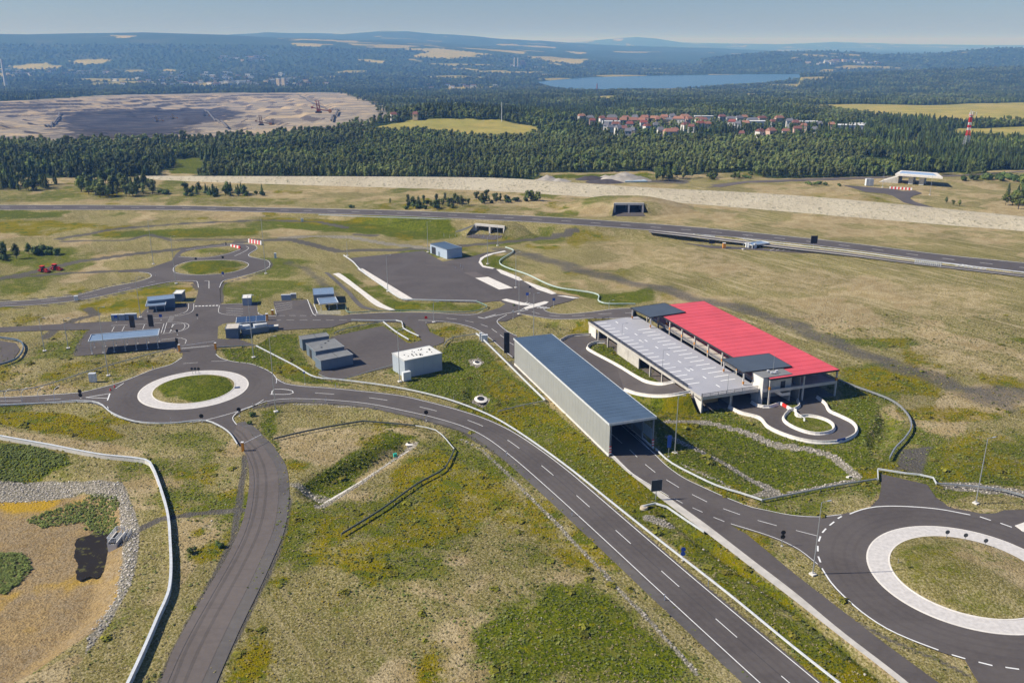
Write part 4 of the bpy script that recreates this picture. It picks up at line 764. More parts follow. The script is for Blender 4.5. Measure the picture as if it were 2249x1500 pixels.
flat('ramp_road', [(1231, 750), (1252, 741), (1297, 738), (1345, 745), (1350, 760), (1328, 754), (1302, 756), (1290, 765), (1296, 772), (1353, 803), (1395, 850), (1371, 858), (1330, 850)], ASPH, .055)
# loop at the foot of the car park
OB = [(1600, 895.5), (1626.6, 908.7), (1667.5, 920), (1688, 940.4), (1722.7, 956.8), (1763.6, 969), (1804.5, 974), (1845, 971), (1874, 958.9), (1882, 944.5), (1872, 930), (1845, 916), (1823, 905.7), (1812.7, 889), (1794, 874)]
IB = [(1743, 901.6), (1726.8, 909.8), (1720.7, 922), (1731, 934), (1759.5, 947.6), (1790, 954.8), (1816.8, 952.7), (1831, 944.5), (1827, 932), (1804.5, 921), (1775, 915.5), (1752, 916)]
flat('loop_road', OB+[(1780, 850), (1740, 850), (1660, 850), (1560, 860)], ASPH, .04)
b = MB_(); [ribbon(b, circle(C1, r_, 100), .6, .062) for r_ in (17.8, 19.4)]; b.build('tyre_track', WORN, ra)
b = MB_(); b.poly([tuple(p) for p in C(IB, 1, 0, True)], .06); o = b.build('loop_lawn', GROUND, kind='structure'); v_ = np.array([tuple(v.co) for v in o.data.vertices]); paint(o.data, v_)
b = MB_(); b.poly([tuple(p) for p in C([(1650, 884), (1665.5, 892), (1688, 894.5), (1711.5, 887), (1735, 900), (1752, 893), (1751, 880), (1735, 885), (1680, 884)], 1, 0, True)], .06); o = b.build('loop_lawn', GROUND, kind='structure'); v_ = np.array([tuple(v.co) for v in o.data.vertices]); paint(o.data, v_)
def barrier(pts, name='concrete_barrier', h=.85, m=CONCW, z=0.0, closed=False, n_seam=3.0, **k):   # jersey blocks, each a part
    P = C(pts, 1.0, z, closed) if not isinstance(pts[0], Vector) else pts
    if closed: P = P+[P[0]]
    root = empty(name, P[0], **k); L = plen(P); n = max(1, int(L/n_seam)); 
    for i in range(n):
        q = cut(P, L*i/n+.02, L*(i+1)/n-.02)
        if len(q) < 2: continue
        b = MB_(); q = [p-Vector(P[0]) for p in q]; b.sweep(q, [(-.42, -.1), (-.42, .12), (-.17, .35), (-.11, h), (.11, h), (.17, .35), (.42, .12), (.42, -.1)]); b.build('block', m, root)
    return root
barrier(OB, label='long white concrete barrier curving round the outer side of the loop', cat='barrier'); barrier(IB, label='closed white concrete barrier ring round the small lawn in the loop', cat='barrier', closed=True)
barrier([(1650, 885), (1665.5, 893.4), (1688, 895.5), (1711.5, 888)], label='short white barrier at the foot of the stair tower', cat='barrier'); barrier([(1739, 903), (1755, 893.4), (1751, 880)], label='short curved barrier between the two lower gateways of the car park', cat='barrier')
barrier([(1328.4, 753.4), (1302, 755.6), (1290, 764.4), (1296, 771.7), (1353, 802.5), (1404.7, 833.3, .9), (1426.7, 842, 2.0), (1456, 845.5, 3.3), (1479.4, 840.6, DZ-.2)], label='white concrete barrier round the narrow lawn beside the car park', cat='barrier')
barrier([(1371, 857.5, 0), (1399, 866.8, .9), (1436.7, 872, 2.2), (1474, 870.5, 3.5), (1516, 863, DZ-.2)], label='white concrete barrier on the outer edge of the ramp', cat='barrier'); barrier([(1231, 749.6), (1252, 740), (1297, 736.8)], label='grey concrete barrier on the inner bend behind the long hall', cat='barrier', m=CONC)
# --- motorway on its embankment
def mz(px): return float(np.interp(px, [-400, 560, 760, 940, 1250, 1420, 1640, 1900, 2400], [.25, .3, 2.4, 5.6, 5.4, 3.2, 1.2, .4, .3]))
MU_ = [(-400, 452), (0, 451.3), (186.7, 451.3), (400, 453), (566.6, 456.5), (780, 460.5), (926.6, 465), (1140, 474), (1286.6, 482.5), (1500, 497.5), (1640, 510.3), (1856.6, 533.3), (2073, 560.4), (2249, 578), (2700, 626)]
ML_ = [(-400, 462), (0, 461), (400, 462), (566.6, 466), (780, 471.7), (926.6, 476.5), (1140, 486.5), (1286.6, 495.6), (1391, 503), (1500, 512.5), (1640, 523.5), (1856.6, 547), (2073, 576.6), (2249, 599.7), (2700, 656)]
MU = catmull([W(x, y, mz(x)) for x, y in MU_], 6); ML = catmull([W(x, y, mz(x)) for x, y in ML_], 6)
mw = strip('motorway', side(MU, .6), side(ML, -.6), ASPH, .07, n=260)
lines(mw, 'edge_line', [(MU, .45), (ML, .45)], z=.11); lines(mw, 'centre_line', [(mid(MU, ML, 300), .35, 5.5, 11)], z=.11)
n = 260; A = resample(MU, n); Bq = resample(ML, n); rows = [[], [], [], []]
for p, q in zip(A, Bq):
    d = p-q; d.z = 0; d.normalize(); h = max(p.z, .3)
    rows[0].append(Vector((p.x, p.y, -.4))+d*(h*2.6+2)); rows[1].append(p+d*2.0); rows[2].append(q-d*1.6); rows[3].append(Vector((q.x, q.y, -.4))-d*(h*2.4+2))
grassy('motorway_embankment', rows, n, sub=3)
# chevrons and lay-by beside the motorway
lines(mw, 'chevron_marking', [([(1470+i*7.2, 506+i*.9, 2.2), (1482+i*7.2, 509.6+i*.95, 2.2)], .9) for i in range(7)]+[([(2102+i*9, 579.5+i*1.4, .3), (2112+i*9, 582+i*1.4, .3), (2098+i*9, 584+i*1.2, .3)], .8) for i in range(7)], z=.12)
flat('lay_by', [(1500, 534), (1560, 540), (1650, 544), (1760, 552), (1800, 556), (1760, 556), (1650, 549), (1560, 545)], ASPH, .06); lines(mw, 'bay_line', [([(1690+i*14, 551), (1704+i*14, 545.5)], .2) for i in range(7)], z=.12)
strip('merge_lane', catmull([W(x, y+1.2, mz(x)) for x, y in ((1425, 505.5), (1520, 516), (1640, 530), (1740, 542), (1856, 555), (2000, 574), (2120, 588), (2249, 603))], 6), catmull([W(x, y+4.5, mz(x)) for x, y in ((1425, 505.5), (1520, 516), (1640, 530), (1740, 542), (1856, 555), (2000, 574), (2120, 588), (2249, 603))], 6), ASPH, .10, n=120)
for yy, h_ in ((0, 0), (4.6, 0)):
    strip('paved_median', catmull([W(x, y+yy, mz(x)) for x, y in ((1425, 505.5), (1520, 515.5), (1640, 530), (1740, 542), (1856, 555), (2000, 574), (2120, 588), (2249, 603))], 6), catmull([W(x, y+yy+.8, mz(x)) for x, y in ((1425, 505.5), (1520, 516), (1640, 530.5), (1740, 542.5), (1856, 555.5), (2000, 574), (2120, 588), (2249, 603))], 6), CONC, .13, n=120)
# pale spoil embankment behind the motorway
CR = [(300, 388.5), (450, 389), (800, 390), (1000, 391.5), (1100, 393), (1180, 398), (1280, 405), (1380, 412.5), (1510, 419), (1640, 425), (1800, 436), (1950, 449), (2100, 464), (2249, 479), (2600, 514)]
TO = [(300, 394), (450, 401), (800, 412), (1000, 418), (1080, 421), (1180, 427), (1300, 434.5), (1420, 442), (1500, 448), (1640, 460), (1800, 473), (1950, 486), (2100, 499), (2249, 509), (2600, 548)]
cz = lambda x: float(np.interp(x, [300, 450, 700, 2600], [.8, 3.0, 4.2, 4.2]))
xs_ = np.arange(300, 2601, 8.0); ker = np.ones(15)/15
def smo(P): y = np.interp(xs_, [p[0] for p in P], [p[1] for p in P]); return np.convolve(np.pad(y, 7, 'reflect', reflect_type='odd'), ker, 'valid')
n = len(xs_); A = [W(x, y, cz(x)) for x, y in zip(xs_, smo(CR))]; Bq = [W(x, y, -.3) for x, y in zip(xs_, smo(TO))]; back = []; back2 = []
for p, q in zip(A, Bq):
    d = p-q; d.z = 0; d.normalize(); back.append(p+d*5); back2.append(Vector((p.x, p.y, -.4))+d*(5+p.z*2.2))
spoil = bpy.data.materials.new('pale_spoil'); spoil.use_nodes = True; T = NT(spoil); B = T.N['Principled BSDF']; g = T.n('ShaderNodeNewGeometry').outputs['Position']
a_, b_ = T.noise(g, .03, 6, .7), T.noise(g, .35, 5, .7); c = T.mix(T.rng(a_, .35, .65), (.52, .46, .33), (.43, .37, .255)); c = T.mix(T.rng(b_, .54, .64), c, (.20, .185, .10)); c = T.mix(T.math('MULTIPLY', T.rng(T.noise(g, 3, 4), .45, .65), .4), c, (.60, .54, .42))
T.link(c, B.inputs['Base Color']); B.inputs['Roughness'].default_value = .95; bp = T.n('ShaderNodeBump'); bp.inputs['Distance'].default_value = 1.2; T.link(b_, bp.inputs['Height']); T.link(bp.outputs[0], B.inputs['Normal'])
E1 = grassy('spoil_embankment', [back2, back, A, [p.lerp(q, .5)+Vector((0, 0, .3)) for p, q in zip(A, Bq)], Bq], n, sub=3); E1.data.materials[0] = spoil
# ---------------------------------------------------------------- air
b = MB_(); b.box((0, 33000, -10), (110000, 67000, 640)); hz = b.build('haze', [], kind='stuff')
hm = bpy.data.materials.new('haze_air'); hm.use_nodes = True; hm.node_tree.nodes.clear(); T = NT(hm)
pv = T.n('ShaderNodeVolumePrincipled'); pv.inputs['Color'].default_value = (.17, .42, 1.0, 1); pv.inputs['Density'].default_value = HAZE; pv.inputs['Absorption Color'].default_value = (1, 1, 1, 1); pv.inputs['Anisotropy'].default_value = .0
mo = T.n('ShaderNodeOutputMaterial'); T.link(pv.outputs[0], mo.inputs['Volume']); hz.data.materials.append(hm)
# ---------------------------------------------------------------- vegetation
bark = mat('bark', (.10, .075, .055), .9)
def leafmat(name, c0, c1, rand=.38):
    m = mat(name, c0, .8, col2=c1, scale=.55, rand=rand, coord='Object', spec=.15); return m
PINE = leafmat('pine_needles', (.045, .072, .018), (.10, .128, .036)); LEAF = leafmat('broad_leaves', (.068, .10, .020), (.15, .18, .045)); BIRCH = leafmat('pale_leaves', (.10, .135, .038), (.19, .21, .07)); BUSHM = leafmat('bush_leaves', (.05, .08, .02), (.10, .14, .035))
def leafquad(b, c, nrm, s):
    nrm = nrm.normalized(); u = nrm.cross(Vector((random.gauss(0, 1), random.gauss(0, 1), random.gauss(0, 1)))).normalized(); v = nrm.cross(u)
    n = len(b.v); a = random.uniform(.6, 1.2)
    b.v += [tuple(c-u*s), tuple(c-v*s*a+nrm*s*.35), tuple(c+u*s+nrm*s*.1), tuple(c+v*s*a)]; b.f += [(n, n+1, n+2), (n, n+2, n+3)]; b.m += [b.mi]*2
def conifer(H=10, seed=0, nq=110):
    random.seed(seed); c = MB_(); w = random.uniform(.22, .30)*H; low = random.uniform(.04, .14)
    for i in range(nq):
        z = low+(1-low)*(i/nq)**.8; r = w*(1-z)**.75*(.75+.35*random.random())+.02*H*(1-z); a = i*2.4+random.random()
        d = Vector((math.cos(a), math.sin(a), 0)); p = d*r*random.uniform(.45, 1)+Vector((0, 0, z*H)); leafquad(c, p, d+Vector((0, 0, random.uniform(.2, 1.1))), H*.062*(1.25-z*.7))
    for i in range(3): c.tube((0, 0, H*low), (0, 0, H*.92), w*.42, .02*H, 6) if i == 0 else None
    t = MB_(); t.tube((0, 0, -.2), (0, 0, H*.35), .03*H*.5, .01*H, 5); return c, t
def broad(H=9, seed=0, nq=170, wide=.36, low=.22):
    random.seed(seed); c = MB_(); L = []
    for k in range(random.randint(5, 8)):
        a = random.uniform(0, 6.28); r = random.uniform(0, .22)*H*wide/.36; z = random.uniform(low+.12, .84)*H; L.append((Vector((math.cos(a)*r, math.sin(a)*r, z)), H*random.uniform(.13, .22)*(wide/.36)))
    L.append((Vector((0, 0, H*.8)), H*.15)); 
    for p, r in L: c.ico(tuple(p), r*.8, 1, 1.0, .18)
    for i in range(nq):
        p, r = random.choice(L); d = Vector((random.gauss(0, 1), random.gauss(0, 1), random.gauss(.25, 1))).normalized(); q = p+d*r*random.uniform(.8, 1.28)
        leafquad(c, q, d+Vector((random.uniform(-.5, .5), random.uniform(-.5, .5), random.uniform(-.2, .6))), H*random.uniform(.03, .06))
    t = MB_(); t.tube((0, 0, -.2), (0, 0, H*.45), .028*H, .014*H, 6)
    for k in range(3): a = k*2.1+seed; t.tube((0, 0, H*.3), (math.cos(a)*H*.14, math.sin(a)*H*.14, H*.62), .012*H, .005*H, 5)
    return c, t
def bush(H=2.5, seed=0):
    random.seed(seed); c = MB_(); L = [(Vector((random.uniform(-.5, .5)*H, random.uniform(-.5, .5)*H, random.uniform(.25, .5)*H)), H*random.uniform(.28, .45)) for _ in range(5)]
    for p, r in L: c.ico(tuple(p), r*.85, 1, 1, .2)
    for i in range(90):
        p, r = random.choice(L); d = Vector((random.gauss(0, 1), random.gauss(0, 1), abs(random.gauss(.3, 1)))).normalized(); leafquad(c, p+d*r*random.uniform(.8, 1.25), d, H*random.uniform(.06, .12))
    t = MB_(); t.tube((0, 0, -.1), (0, 0, H*.4), .05*H, .02*H, 5); return c, t
KIND = {}
for k_, (fn, H, m_) in {'pine': (conifer, 10, PINE), 'broad': (broad, 9, LEAF), 'birch': (lambda H, s: broad(H, s, 150, .26, .15), 9, BIRCH), 'bush': (bush, 2.5, BUSHM)}.items():
    KIND[k_] = []
    for s_ in range(4):
        c_, t_ = fn(H, 100+s_*7+len(k_)) if fn is not conifer else conifer(H, 40+s_)
        both = MB_(); both.v = c_.v+t_.v; both.f = c_.f+[tuple(i+len(c_.v) for i in f) for f in t_.f]; both.m = [0]*len(c_.f)+[1]*len(t_.f)
        KIND[k_].append((H, c_.mesh('crown', m_), t_.mesh('trunk', bark), both.mesh(k_+'_clump', [m_, bark])))
random.seed(11)
def scatter(name, meshes, P, scl, idx=None, kind='stuff', zs=None, **k):     # many small alike pieces as one object
    n = len(P); me = bpy.data.meshes.new(name); me.vertices.add(n); me.vertices.foreach_set('co', np.asarray(P, np.float32).ravel())
    a = me.attributes.new('rot', 'FLOAT_VECTOR', 'POINT'); r = np.zeros((n, 3), np.float32); r[:, 2] = rng.uniform(0, 6.283, n); a.data.foreach_set('vector', r.ravel())
    a = me.attributes.new('scl', 'FLOAT_VECTOR', 'POINT'); s = np.repeat(np.asarray(scl, np.float32)[:, None], 3, 1); s[:, 2] *= (zs if zs is not None else rng.uniform(.8, 1.25, n)); a.data.foreach_set('vector', s.ravel())
    a = me.attributes.new('idx', 'INT', 'POINT'); a.data.foreach_set('value', (rng.integers(0, len(meshes), n) if idx is None else np.asarray(idx)).astype(np.int32))
    o = link(bpy.data.objects.new(name, me)); pc = bpy.data.collections.new(name+'_shapes')
    for i, m in enumerate(meshes): pc.objects.link(bpy.data.objects.new('%s_shape_%d' % (name, i), m))
    ng = bpy.data.node_groups.new(name, 'GeometryNodeTree'); ng.interface.new_socket('Geometry', in_out='INPUT', socket_type='NodeSocketGeometry'); ng.interface.new_socket('Geometry', in_out='OUTPUT', socket_type='NodeSocketGeometry')
    N = ng.nodes; gi, go = N.new('NodeGroupInput'), N.new('NodeGroupOutput'); ip = N.new('GeometryNodeInstanceOnPoints'); ci = N.new('GeometryNodeCollectionInfo'); ci.inputs['Collection'].default_value = pc; ci.inputs['Separate Children'].default_value = True
    ip.inputs['Pick Instance'].default_value = True
    def at(nm, ty):
        q = N.new('GeometryNodeInputNamedAttribute'); q.data_type = ty; q.inputs['Name'].default_value = nm; return [x for x in q.outputs if x.enabled and x.name == 'Attribute'][0]
    ng.links.new(gi.outputs[0], ip.inputs['Points']); ng.links.new(ci.outputs[0], ip.inputs['Instance']); ng.links.new(at('idx', 'INT'), ip.inputs['Instance Index']); ng.links.new(at('scl', 'FLOAT_VECTOR'), ip.inputs['Scale'])
    e = N.new('FunctionNodeEulerToRotation'); ng.links.new(at('rot', 'FLOAT_VECTOR'), e.inputs[0]); ng.links.new(e.outputs[0], ip.inputs['Rotation']); ng.links.new(ip.outputs[0], go.inputs[0])
    md = o.modifiers.new('scatter', 'NODES'); md.node_group = ng; return tag(o, kind=kind, **k)
def field_pts(y0, y1, cell, jit=.9, grow=0.0):          # jittered grid over the part of the land in view
    out = []; y = y0
    while y < y1:
        c = cell*(1+grow*(y-y0)); w = .60*y+30; n = int(2*w/c); xs = (np.arange(n)+.5)*c-w
        out.append(np.stack([xs+rng.uniform(-.5, .5, n)*c*jit, y+rng.uniform(-.5, .5, n)*c*jit, np.full(n, c)], 1)); y += c
    return np.concatenate(out)
VIL = gp([(1262, 284), (1262, 262), (1400, 260), (1560, 258), (1760, 264), (1900, 276), (1900, 296), (1780, 306), (1600, 314), (1440, 312), (1340, 308)])
def place_forest(name, y0, y1, cell, hs, grow, thr=.5, zsc=1.0, **k):
    P = field_pts(y0, y1, cell, 1.0, grow); x, y = P[:, 0], P[:, 1]; z = zones(x, y); keep = (z[F_] > thr) & (z[A_] < .4) & (z[P_] < .3)
    gap = fbm(x, y, 70, 91, 3); keep &= gap < .74
    keep &= sdf(LAKE, x, y) < -25
    keep &= (sdf(VIL, x, y) < 0) | (rng.random(len(x)) < .3)
    P = P[keep]; x, y = P[:, 0], P[:, 1]; h = terrain(x, y); st = fbm(x, y, 160, 95, 3)+rng.uniform(-.1, .1, len(x))
    ki = np.where(st < .41, 0, np.where(st < .53, 1, 2)); idx = ki*4+rng.integers(0, 4, len(x)); H = {0: 10, 1: 9, 2: 9}
    tall = .8+.6*fbm(x, y, 120, 97, 2); g_ = (P[:, 2]/cell)**.8; s = hs*tall*rng.uniform(.75, 1.2, len(x))*g_/9.5
    s = np.where(ki == 0, s*1.05, s*.95)
    print(name, len(x))
    meshes = [t[3] for kk in ('pine', 'broad', 'birch') for t in KIND[kk]]
    return scatter(name, meshes, np.stack([x, y, h-.2], 1), s, idx, zs=rng.uniform(.85, 1.15, len(x))/g_**.85*zsc, **k)
place_forest('forest_front', 640, 1500, 5.0, 7.6, .0006, label='dense young forest filling the belt behind the pale embankment', cat='forest')
place_forest('forest_middle', 1500, 4300, 8.5, 9.5, .0006, zsc=.85, label='dark woodland rolling away between the mine, the village and the lake', cat='forest')
place_forest('forest_far', 4300, 7600, 32, 26, .0002, zsc=.45, label='blue hazy woodland on the far slopes', cat='forest')
# roads keep the small growth off
KEEP = []
for o in list(COL.objects):
    if o.type == 'MESH' and o.parent is None and o.name.split('.')[0] in ('main_road', 'roundabout_road', 'access_road', 'hall_road', 'service_road', 'checkpoint_apron', 'training_yard', 'concrete_gutter', 'paved_apron', 'ramp_road', 'loop_road', 'deck_access_road', 'concrete_pad', 'concrete_strip', 'concrete_channel', 'old_asphalt_patch', 'concrete_edging', 'splitter_island', 'traffic_island'): KEEP.append(o)
from mathutils.bvhtree import BVHTree
KV, KF = [], []
for o in KEEP:
    n = len(KV); KV += [tuple(v.co) for v in o.data.vertices]; KF += [tuple(n+i for i in p.vertices) for p in o.data.polygons]
KB = BVHTree.FromPolygons(KV, KF)
FP = []                                                 # building footprints, filled below
def free(x, y): return KB.ray_cast(Vector((x, y, 50)), Vector((0, 0, -1)), 60)[0] is None
def tuft(seed, n=7, w=.5, h=.35, up=.5):
    random.seed(seed); b = MB_()
    for i in range(n):
        a = random.uniform(0, 6.28); r = random.uniform(0, .55)*w; p = Vector((math.cos(a)*r, math.sin(a)*r, random.uniform(.1, .5)*h)); leafquad(b, p, Vector((math.cos(a)*random.random()*.8, math.sin(a)*random.random()*.8, up+.6)), random.uniform(.16, .32)*w)
    return b
GT = mat('weed_leaves', (.10, .13, .03), .9, col2=(.20, .215, .06), scale=3, rand=.3, spec=.1); YT = mat('yellow_bloom', (.22, .18, .02), .9, col2=(.36, .27, .035), scale=5, rand=.25, spec=.1)
DT = mat('dry_grass', (.24, .20, .095), .9, col2=(.34, .29, .15), scale=4, rand=.25, spec=.1); WT = mat('white_bloom', (.6, .6, .52), .9, rand=.1)
gmesh = [tuft(s, 8).mesh('weed_tuft', GT) for s in range(3)]; ymesh = [tuft(10+s, 8).mesh('bloom_tuft', YT) for s in range(3)]; dmesh = [tuft(20+s, 6, .5, .3, .9).mesh('dry_tuft', DT) for s in range(3)]
P = field_pts(112, 330, .62, 1.0, .0025); P = P[rng.random(len(P)) < .9]; x, y = P[:, 0], P[:, 1]; z = zones(x, y); q = fbm(x, y, 1.8, 7, 2)*.6+fbm(x, y, 7, 8, 3)*.4; r = rng.random(len(x))
bad = np.maximum(np.maximum(z[K_], z[S_]), z[M_]*.9)
kg = (r < (z[G_]*1.15+.05)*sst(.42, .62, q)*.8*(1-bad)); ky = ~kg & (r < (z[Y_]*1.3)*sst(.44, .6, q)*(1-bad)); kd = ~kg & ~ky & (rng.random(len(x)) < .42*(1-bad)*sst(.65, .4, q))
kg |= (rng.random(len(x)) < .06*z[K_])
fr = np.array([free(a, c) for a, c in zip(x, y)])
zz = terrain(x, y); print('tufts', kg.sum(), ky.sum(), kd.sum())
for nm, k_, ms, lb in (('weed_tufts', kg, gmesh, 'green weeds and grass tufts growing over the verges and banks'), ('yellow_flower_tufts', ky, ymesh, 'yellow flowering weeds in drifts over the dry ground'), ('dry_grass_tufts', kd, dmesh, 'bleached dry grass tufts on the bare ground')):
    k_ = k_ & fr; scatter(nm, ms, np.stack([x[k_], y[k_], zz[k_]], 1), rng.uniform(.55, 1.25, k_.sum())*(1+(y[k_]-112)*.002), label=lb, cat='weeds')
kc = fr & (rng.random(len(x)) < .05*(z[Y_]+.6*z[G_])*sst(.5, .66, fbm(x, y, 5, 12, 3))*(1-bad)); print('clumps', kc.sum())
CT = mat('olive_clump_leaves', (.10, .115, .018), .9, col2=(.24, .215, .03), scale=2, rand=.25, spec=.1)
scatter('weed_clumps', [tuft(30+s, 22, 1.3, .6, .9).mesh('clump', CT) for s in range(4)], np.stack([x[kc], y[kc], zz[kc]], 1), rng.uniform(.6, 1.5, kc.sum()), label='low olive weed clumps dotted through the yellow and green patches', cat='weeds')
wf = fr & (rng.random(len(x)) < .006*z[G_]); scatter('white_flower_tufts', [tuft(s, 6, .4, .5).mesh('bloom', WT) for s in range(2)], np.stack([x[wf], y[wf], zz[wf]], 1), rng.uniform(.4, .9, wf.sum()), label='small white flowers among the green weeds', cat='weeds')
def stone(seed):
    random.seed(seed); b = MB_(); b.ico((0, 0, 0), .5, 1, .6, .22); return b.mesh('stone', STN)
STN = mat('quarry_stone', (.42, .385, .33), .9, var=.25, scale=1.5, rand=.35)
P = field_pts(112, 300, .62, 1.0, .003); x, y = P[:, 0], P[:, 1]; z = zones(x, y); ks = (rng.random(len(x)) < sst(.35, .8, z[S_])*.75); x, y = x[ks], y[ks]
fr = np.array([free(a, c) for a, c in zip(x, y)]); x, y = x[fr], y[fr]; print('stones', len(x))
scatter('riprap_stones', [stone(s) for s in range(4)], np.stack([x, y, terrain(x, y)+.08], 1), rng.uniform(.22, .6, len(x)), label='broken pale stones lining the pond edge and drainage channels', cat='stones')
# single trees and bushes, one object each
NT_ = [0]
def tree(x, y, kind, H, label, group, z=None, cat=None):
    x = float(x); y = float(y)
    base, cm, tm, _ = random.choice(KIND[kind]); nm = {'pine': 'pine_tree', 'broad': 'broadleaf_tree', 'birch': 'birch_tree', 'bush': 'bush'}[kind]
    o = empty(nm, (x, y, zat(x, y) if z is None else z), random.uniform(0, 6.28), label=label, cat=cat or ('bush' if kind == 'bush' else 'tree'), group=group)
    s = H/base; o.scale = (s*random.uniform(.85, 1.15), s*random.uniform(.85, 1.15), s); link(bpy.data.objects.new('crown', cm), o); link(bpy.data.objects.new('trunk', tm), o); NT_[0] += 1; return o
ORDS = ['leftmost', 'second', 'third', 'fourth', 'fifth', 'sixth', 'seventh', 'eighth', 'ninth', 'tenth', 'eleventh', 'twelfth', 'thirteenth', 'fourteenth', 'fifteenth', 'sixteenth', 'seventeenth', 'eighteenth', 'nineteenth', 'twentieth']
TENS = {2: 'twenty', 3: 'thirty', 4: 'forty', 5: 'fifty', 6: 'sixty', 7: 'seventy'}; TT = {2: 'twentieth', 3: 'thirtieth', 4: 'fortieth', 5: 'fiftieth', 6: 'sixtieth'}
def ordinal(i):
    return ORDS[i] if i < 20 else (TT[(i+1)//10] if (i+1) % 10 == 0 else TENS[(i+1)//10]+'-'+('first' if (i+1) % 10 == 1 else ORDS[(i+1) % 10-1]))
KN = {'pine': 'dark conifer', 'broad': 'round green tree', 'birch': 'pale green tree', 'bush': 'bush'}
def grove(pts, n, kinds, h0, h1, label, group, place):   # n plants standing between the listed foot points (pixels)
    w = wp(pts) ; A = np.array(w); made = []
    for i in range(n):
        while True:
            q = (random.uniform(A[:, 0].min(), A[:, 0].max()), random.uniform(A[:, 1].min(), A[:, 1].max()))
            if sdf(w, np.array([q[0]]), np.array([q[1]]))[0] > 0: break
        kd_ = random.choice(kinds); made.append((q[0]/q[1], kd_, tree(q[0], q[1], kd_, random.uniform(h0, h1)*(.5 if kd_ == 'bush' and h1 > 6 else 1), label, group)))
    made.sort(key=lambda m: m[0]); cnt = {}
    for u_, kd_, o in made: i = cnt.get(kd_, 0); cnt[kd_] = i+1; o['label'] = '%s %s from the left %s' % (ordinal(i) if i else 'first', KN[kd_], place)
grove([(-60, 418), (60, 420), (128, 413), (125, 404), (-60, 404)], 60, ['pine', 'pine', 'broad'], 7, 11, 'dark tree in the wood edge at the far left, in front of the forest', 'trees at the far left wood edge', 'in the wood edge at far left')
grove([(168, 432), (250, 435), (335, 430), (345, 415), (240, 400), (172, 405)], 64, ['pine', 'broad', 'broad', 'birch'], 7, 12, 'tree in the isolated grove left of where the pale embankment starts', 'trees of the isolated left grove', 'in the isolated grove left of the pale embankment')
grove([(352, 430), (378, 430), (376, 424), (355, 424)], 4, ['bush'], 3, 4, 'dark bush just right of the isolated left grove', 'bushes beside the left grove', 'right of the isolated grove')
grove([(405, 431), (500, 432), (585, 430), (575, 420), (410, 420)], 42, ['pine', 'broad', 'bush'], 5, 8.5, 'small tree in the low row standing before the start of the embankment', 'low row of trees before the embankment', 'in the low row before the embankment start')
grove([(885, 462), (960, 460), (1080, 447), (1190, 443), (1185, 436), (1000, 440), (890, 450)], 74, ['broad', 'bush', 'bush', 'birch'], 4, 7.5, 'bushy green tree in the thicket strip between motorway and embankment', 'thicket between motorway and embankment', 'in the thicket strip beyond the motorway')
grove([(0, 392), (300, 390), (358, 386), (358, 381), (0, 383)], 26, ['pine', 'pine', 'birch'], 8, 11, 'front tree of the forest edge at the left', 'front trees of the left forest edge', 'along the left forest edge')
grove([(425, 387), (1160, 392), (1160, 388), (425, 383)], 50, ['pine', 'pine', 'pine', 'birch'], 8, 10.5, 'front pine of the forest edge along the top of the embankment', 'front trees of the forest behind the embankment', 'along the forest edge behind the embankment')
grove([(1440, 398), (1530, 400), (1540, 390), (1440, 388)], 12, ['broad', 'broad', 'birch'], 7, 11, 'rounded tree in the clump right of the spoil heaps', 'clump right of the spoil heaps', 'in the clump right of the spoil heaps')
grove([(1540, 398), (1650, 394), (1730, 388), (1730, 382), (1550, 386)], 18, ['bush', 'broad'], 5, 7, 'low leafy tree on the forest margin behind the pale embankment', 'low trees on the right forest margin', 'on the margin right of the spoil heaps')
grove([(1850, 382), (2100, 384), (2210, 380), (2210, 370), (1850, 374)], 24, ['pine', 'pine', 'broad'], 11, 15, 'tall dark tree at the forest front left of the bridge and below the mast', 'tall trees below the mast', 'at the forest front left below the mast')
grove([(2186, 455), (2249, 462), (2300, 450), (2280, 415), (2215, 412)], 20, ['pine', 'broad', 'broad'], 7, 12, 'dark tree in the thicket at the right picture edge', 'thicket at the right edge', 'in the thicket at the right picture edge')
grove([(2110, 398), (2249, 400), (2300, 392), (2200, 388)], 12, ['bush'], 5, 6, 'bush in the row beyond the bridge at the right', 'bush row beyond the bridge', 'in the row beyond the bridge')
grove([(1765, 408), (1815, 408), (1812, 403), (1770, 402)], 6, ['bush'], 5, 6.5, 'round dark bush left of the far junction', 'bushes left of the far junction', 'left of the far junction')
grove([(-40, 575), (40, 572), (36, 560), (-40, 556)], 8, ['broad', 'bush'], 6, 8, 'dark bush at the left edge above the tractors', 'bushes at the left edge', 'at the left edge above the tractors')
grove([(78, 562), (130, 561), (126, 554), (80, 556)], 6, ['bush'], 4, 6, 'low bush in the row above the two tractors', 'bush row above the tractors', 'in the row above the tractors')
